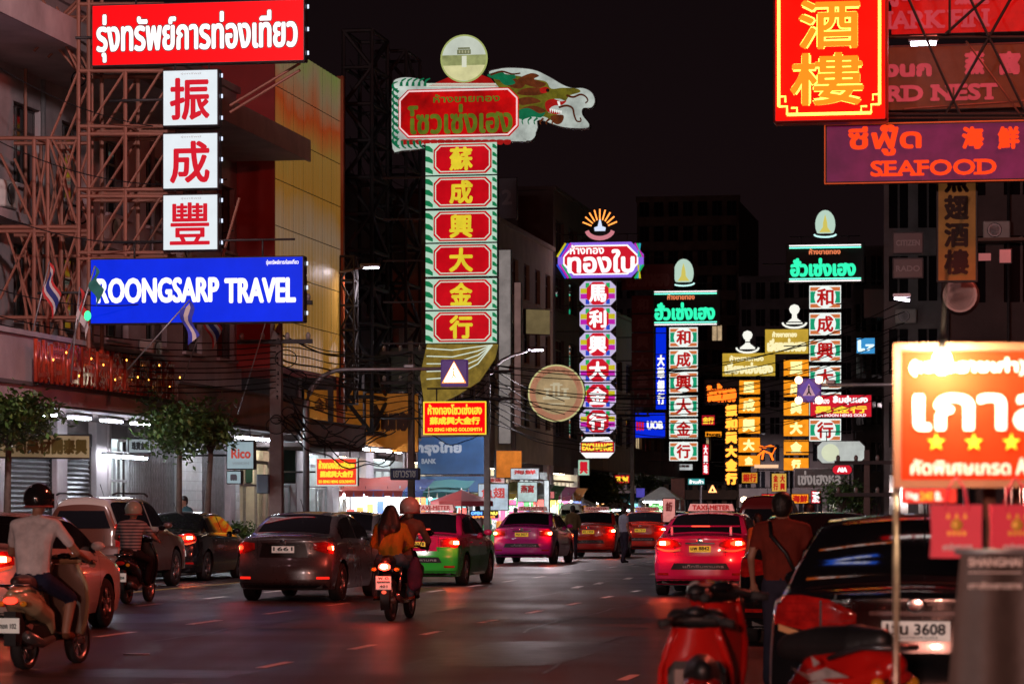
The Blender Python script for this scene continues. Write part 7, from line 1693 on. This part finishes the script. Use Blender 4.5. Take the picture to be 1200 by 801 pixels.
for i in range(9):
    q = at(571, 430+i*8, 97.8); e = at(741, 478+i*5, 149.8); cable(q, e, .4+.6*rc.random(), .02, .04, label='black cable crossing the round lit sign towards the pole at the centre tree', group='cables before the round sign')
for i in range(7):      # across the street to the right-hand side
    q = at(482+rc.uniform(-3,3), 404+i*7, 90); e = at(1060, 352+i*13, 96+i*2); cable(q, e, 1.2+.5*rc.random(), .016, label='long black cable crossing the street from below the dragon sign to the right-hand side', group='near cables across the street')
for i in range(6):
    q = at(602, 440+i*6, 125); e = at(1050, 385+i*15, 118); cable(q, e, 1.2+.8*rc.random(), .018, label='farther thin cable crossing the street in front of the column signs', group='far cables across the street')
for i in range(5): cable(at(410, 70+i*30, 97), at(480, 110+i*55, 103), .6, .014, label='slack cable hanging between the two dark lattice towers', group='cables between the lattice towers')
for i in range(4): cable(at(-30, 60+i*90, 61), at(258+i*8, 150+i*60, 63), .5, .012, label='thin cable looping through the rusty sign frame at the left', group='cables in the sign frame')
for i in range(6):      # loops and coils at the tangled pole
    c = at(330+rc.uniform(-8,24), 395+rc.uniform(0,105), 69.5); R_ = rc.uniform(.12,.34); o = thing('cable_coil', 'loose coil of black cable hanging at the tangled utility pole', 'cable', c, 0, 'cable coils at the tangled pole'); k = MB(); k.tube([(R_*math.cos(t)*1.0, .05*math.sin(3*t), R_*.8*math.sin(t)) for t in [i_*6.6/22 for i_ in range(23)]], .012, CABLE, 5); k.build('coil', o)
for i in range(10): cable(at(318+rc.uniform(0,30), 470+rc.uniform(-5,30), 69.6), at(352+rc.uniform(0,130), 480+rc.uniform(0,60), 76+rc.uniform(0,10)), .3+.4*rc.random(), .018, .08, label='tangled cable drooping from the big pole over the small red sign', group='drooping cables at the tangled pole')
def flag(label, px, py, Y, w, h, lean, cols, pole=1.6):
    p = at(px, py, Y); o = thing('flag', label, 'flag', p, ACROSS); k = MB(); d = Vector((math.sin(lean), 0, math.cos(lean))); k.tube([-d*pole*.6, d*pole*.6], .015, STEEL_GREY); k.build('flagpole', o)
    k = MB(); n = len(cols); e = Vector((-math.cos(lean)*.35, -.1, -.95)).normalized() if lean < 0 else Vector((math.cos(lean)*.35, -.1, -.95)).normalized()
    for i, c in enumerate(cols):
        m_ = mat('flag_'+c[0], c[1], .8, var=.1)
        def fn(u, v): t = (i+v)/n; q = d*(pole*.6-w*.0-t*h) + e*(u*w) + Vector((.05*math.sin(u*7+t*3), .06*math.sin(u*9+t*4), 0)); return tuple(q)
        grid(k, fn, 8, 2, m_)
    k.build('cloth', o)
TH = [('red',(.5,.03,.03)), ('white',(.55,.5,.5)), ('navy',(.02,.03,.18)), ('navy',(.02,.03,.18)), ('white',(.55,.5,.5)), ('red',(.5,.03,.03))]
flag('drooping red, white and navy flag at the left end of the pink canopy', 45, 360, 61, .7, .55, .25, TH)
flag('drooping teal flag with a green light in front of the blue sign corner', 95, 366, 59, .5, .35, .3, [('teal',(.02,.16,.14)), ('teal',(.02,.16,.14))])
flag('drooping red and white flag just left of the teal flag', 88, 392, 60, .6, .5, .1, [('red',(.5,.03,.03)), ('white',(.55,.5,.5))])
flag('blue and white flag below the blue sign', 186, 392, 61, .75, .28, .75, [('blue',(.04,.05,.4)), ('white',(.55,.5,.5)), ('blue',(.04,.05,.4))])
flag('red, white and navy flag to the right under the blue sign', 231, 398, 66, .7, .5, .35, TH)
flag('yellow flag on a leaning pole left of the tangled utility pole', 300, 415, 69, .5, .4, .3, [('yellow',(.5,.38,.03)), ('yellow',(.5,.38,.03))], 2.4)
p = at(108, 380, 58.8); o = thing('signal_lamp', 'small green light glowing on the teal flag beside the blue sign', 'lamp', p, 0); k = MB(); k.ell((-.09,0,.17), (.07,.03,.10), glow('green_signal', (.05,1,.35), 1.6), 10, 6); k.tube([(0,0,-.3),(-.05,0,.1)], .012, BLACK); k.build('lamp_head', o)

# ================================================================ MARKET STALLS AT THE BEND
rs = random.Random(21)
MC = [('red',(.55,.04,.03)),('blue',(.05,.12,.45)),('teal',(.06,.32,.34)),('yellow',(.6,.45,.06)),('white',(.6,.6,.58)),('green',(.06,.3,.08)),('pink',(.6,.1,.25)),('orange',(.6,.2,.03))]
def stall(label, px, Y, w, awn, board, lamps=3, extra=None, col=(1,.93,.80)):
    p = Vector(((px-600)/FPX*Y, Y, 0)); o = thing('market_stall', label, 'market stall', p, ACROSS)
    k = MB(); 
    k.tube([(0, 0, 0), (0, 0, 2.3)], .025, STEEL_GREY); pm_ = k.mesh('post')
    for sx in (-1, 1):
        for y in (0, 1.4): q = bpy.data.objects.new('post', pm_); COL.objects.link(q); q.parent = o; q.location = (sx*w/2, y, 0)
    am = mat('awning_'+awn[0], tuple(q*.35 for q in awn[1]), .8); k = MB(); grid(k, lambda u, v: (lerp(-w/2-.2, w/2+.2, u), lerp(-.5, 1.6, v), 2.15+.45*v+.03*math.sin(u*12)), 10, 3, am)
    for i in range(8): xx = -w/2-.2+(w+.4)*i/8; k.add([(xx, -.5, 2.15), (xx+(w+.4)/8, -.5, 2.15), (xx+(w+.4)/8*.9, -.5, 1.95), (xx+(w+.4)/8*.1, -.5, 1.95)], [(0,1,2,3)], am)
    k.build('awning', o)
    k = MB(); k.bbox(-w/2, w/2, .1, .9, .75, .82, mat('stall_steel', (.5,.5,.5), .3, .8), .01); k.box(-w/2+.03, w/2-.03, .13, .87, .15, .75, mat('stall_skirt_'+board[0], board[1], .6)); k.build('counter', o)
    k = MB(); x = -w/2+.1
    while x < w/2-.2:
        ww, hh = rs.uniform(.08,.22), rs.uniform(.08,.34); c = rs.choice(MC); k.bbox(x, x+ww, .2, .5, .82, .82+hh, mat('goods_'+c[0]+'_m', c[1], .5), .015); x += ww+.04
    k.build('goods', o)
    k = MB(); k.box(-w/2+.1, w/2-.1, 1.3, 1.36, 1.0, 1.95, mat('lit_board_'+board[0], board[1], .5, 0, tuple(min(1, c*1.5+.05) for c in board[1]), 1.0)); bo = k.build('back_board', o)
    k = MB(); text(k, rs.choice(['ร้านค้าเก่า', 'เกาลัด', 'ซีฟู๊ด', '魚翅燕窩', '海鮮酒樓']), (-w/2+.3, 1.2, w/2-.3, 1.7), 1.29, WFAR, .02); k.build('lettering', bo)
    k = MB()
    for i in range(6):
        xx = -w/2+.15+i*(w-.5)/5; c = rs.choice(MC); k.box(xx, xx+rs.uniform(.18,.32), 1.22, 1.27, rs.uniform(.95,1.2), rs.uniform(1.35,1.9), mat('lit_board_'+c[0], c[1], .5, 0, tuple(min(1, q*1.5+.05) for q in c[1]), 1.0))
    k.build('price_card', bo)
    for i in range(lamps):
        xx = -w/2+w*(i+.5)/lamps; k = MB(); k.ell((xx, -.2, 1.98), (.06,.06,.08), glow('stall_bulb_%d' % int(col[2]*10), col, 420), 10, 6); k.tube([(xx, -.2, 2.05), (xx, -.2, 2.3)], .008, CABLE, 4); k.build('bulb', o)
    return o
descr = ['under the lower blue bank board', 'left of the utility pole, blue skirted', 'right of the utility pole', 'behind the magenta taxi, left', 'behind the magenta taxi roof', 'nearest the white tower of lights', 'in the middle of the row', 'just before the olive jacket', 'beyond the centre tree, left', 'beyond the red taxis', 'behind the standing man', 'at the far bend']
for i, (px, Y) in enumerate([(430, 97), (455, 100), (505, 106), (588, 114), (606, 120), (622, 128), (638, 135), (652, 142), (672, 178), (700, 185), (728, 190), (775, 205)]):
    stall('%s awning market stall with bare bulbs %s' % (MC[i % 8][0], descr[i]), px, Y, 2.2, MC[i % 8], MC[(i*3+4) % 8], 3, col=((1,.93,.82) if i % 3 else (.85,.95,1)))
boards = [((560,566,596,598),'white board with blue print among the stalls',(.50,.62,.72),'魚翅'), ((598,548,632,562),'pale lit shop board left of the tree',(.6,.7,.75),'海鮮'), ((606,564,630,588),'pale green lit menu board left of the tree',(.55,.72,.70),'燕窩'), ((586,585,605,592),'red and blue strip sign above the stalls',(.5,.1,.25),'ร้านค้า'), ((637,562,644,612),'tall narrow white tower of light beside the stalls',(.85,.9,.95),''), ((549,556,563,575),'pink lit poster by the utility pole',(.8,.12,.35),''), ((528,557,548,573),'blue violet lit poster by the utility pole',(.25,.3,.65),''), ((568,558,592,570),'pale pink lit board right of the utility pole',(.75,.5,.5),'珍珠'), ((632,575,650,584),'small red and white board right of the tower of light',(.7,.2,.2),'A B'), ((495,577,520,596),'pale blue lit stall board below the bank',(.4,.55,.8),'ซีฟู๊ด'), ((572,574,586,582),'small red lit board with two characters over the stalls',(.75,.06,.04),'公司'), ((776,583,792,612),'tilted red and white lit board beyond the pink taxi',(.85,.32,.28),'金行'), ((745,571,756,583),'small violet blue hanging sign beyond the centre tree',(.10,.08,.5),''), ((785,543,812,551),'white strip sign under the farther green-framed column',(.6,.62,.62),'公司開泰')]
for i, (rc_, lb, c, t) in enumerate(boards):
    Yb = 108+i*2.0 if i < 11 else (96, 160, 190)[i-11]
    sign(lb, rc_, Yb, glow('board_%d' % i, c, .75, var=.35, scale=3), [(t, (rc_[0]+4, lerp(rc_[1], rc_[3], .15), rc_[2]-4, lerp(rc_[1], rc_[3], .55)), mat('board_print_red', (.5,.03,.03), .5), .015)] if t else [], name='lit_board', hang=False, depth=.1, case=CASE)
o = thing('street_vendor_umbrella', 'dark red and white vendor umbrella with a lit strip left of the magenta taxi', 'umbrella', Vector(((541-600)/FPX*100, 100, 0)), 0)
k = MB(); k.tube([(0,0,0),(0,0,2.1)], .03, STEEL_GREY); k.build('pole', o)
k = MB()
for i in range(8):
    a, b = i*math.pi/4, (i+1)*math.pi/4; c = mat('umbrella_red', (.35,.03,.03), .7) if i % 2 else mat('umbrella_maroon', (.2,.02,.03), .7)
    k.add([(0,0,2.2), (1.05*math.cos(a), 1.05*math.sin(a), 1.82), (1.05*math.cos(b), 1.05*math.sin(b), 1.82), (1.06*math.cos(b), 1.06*math.sin(b), 1.65), (1.06*math.cos(a), 1.06*math.sin(a), 1.65)], [(0,1,2),(1,4,3,2)], c)
k.build('canopy', o)
r_, p_, L_, f_ = sign('running-text lamp board with coloured letters under the vendor umbrella', (550, 598, 584, 607), 99.5, BLACK, [('OPEN', (552, 599, 565, 603), glow('led_blue', (.1,.3,1), 2.5), .01), ('MENU', (567, 599, 583, 603), glow('led_yellow', (1,.8,.1), 2.0), .01), ('เกาลัด', (554, 603.5, 580, 606.5), glow('led_orange', (1,.25,.05), 2.5), .01)], hang=False, depth=.06, name='lit_board')
p = gpt(884, 699); o = thing('traffic_cone', 'orange traffic cone at the right rear of the pink taxi', 'traffic cone', Vector(((893-600)/FPX*46, 46, 0))); k = MB(); k.lathe([(.16,.03),(.12,.2),(.06,.55),(.03,.7)], mat('cone_orange', (.6,.15,.03), .5), 16); k.bbox(-.2,.2,-.2,.2,0,.03,mat('cone_orange', (.6,.15,.03), .5),.01); k.build('cone', o); k = MB(); k.lathe([(.112,.25),(.088,.4)], mat('cone_white', (.6,.6,.6), .5), 16); k.build('band', o)
sign('pinkish brick column panel under the farther green-framed sign', (786, 551, 803, 605), 195, mat('pinkish_brick', (.22,.07,.06), .8, var=.3), hang=False, name='wall_panel', cat='panel')
for j, (px0, px1, py, Y) in enumerate(((640, 700, 601, 150), (752, 800, 594, 140), (700, 745, 603, 172))):
    p = at((px0+px1)/2, py, Y); o = thing('tent_canopy', ['white lit tent roof over the far stalls, left', 'white lit tent roof beyond the pink taxi', 'white lit tent roof under the far tree'][j], 'tent', (p.x, p.y, 0), ACROSS, 'white tent roofs'); w = (px1-px0)/FPX*Y/2; z = p.z+.55
    k = MB(); k.loft([[(-w,-1,z-.2),(w,-1,z-.2),(w,1,z-.2),(-w,1,z-.2)], [(-w*.1,-.1,z+.4),(w*.1,-.1,z+.4),(w*.1,.1,z+.4),(-w*.1,.1,z+.4)]], mat('tent_fabric', (.75,.75,.75), .7), True, True); k.build('roof', o)
    k = MB(); [k.tube([(sx*w, sy, 0), (sx*w, sy, z-.2)], .03, STEEL_GREY) for sx in (-1,1) for sy in (-1,1)]; k.build('post', o)
    k = MB(); k.tube([(-w*.8, -1.05, z-.3), (w*.8, -1.05, z-.3)], .05, glow('tent_tube', (.9,.95,1), 8)); k.build('tube', o)
finish_blobs()
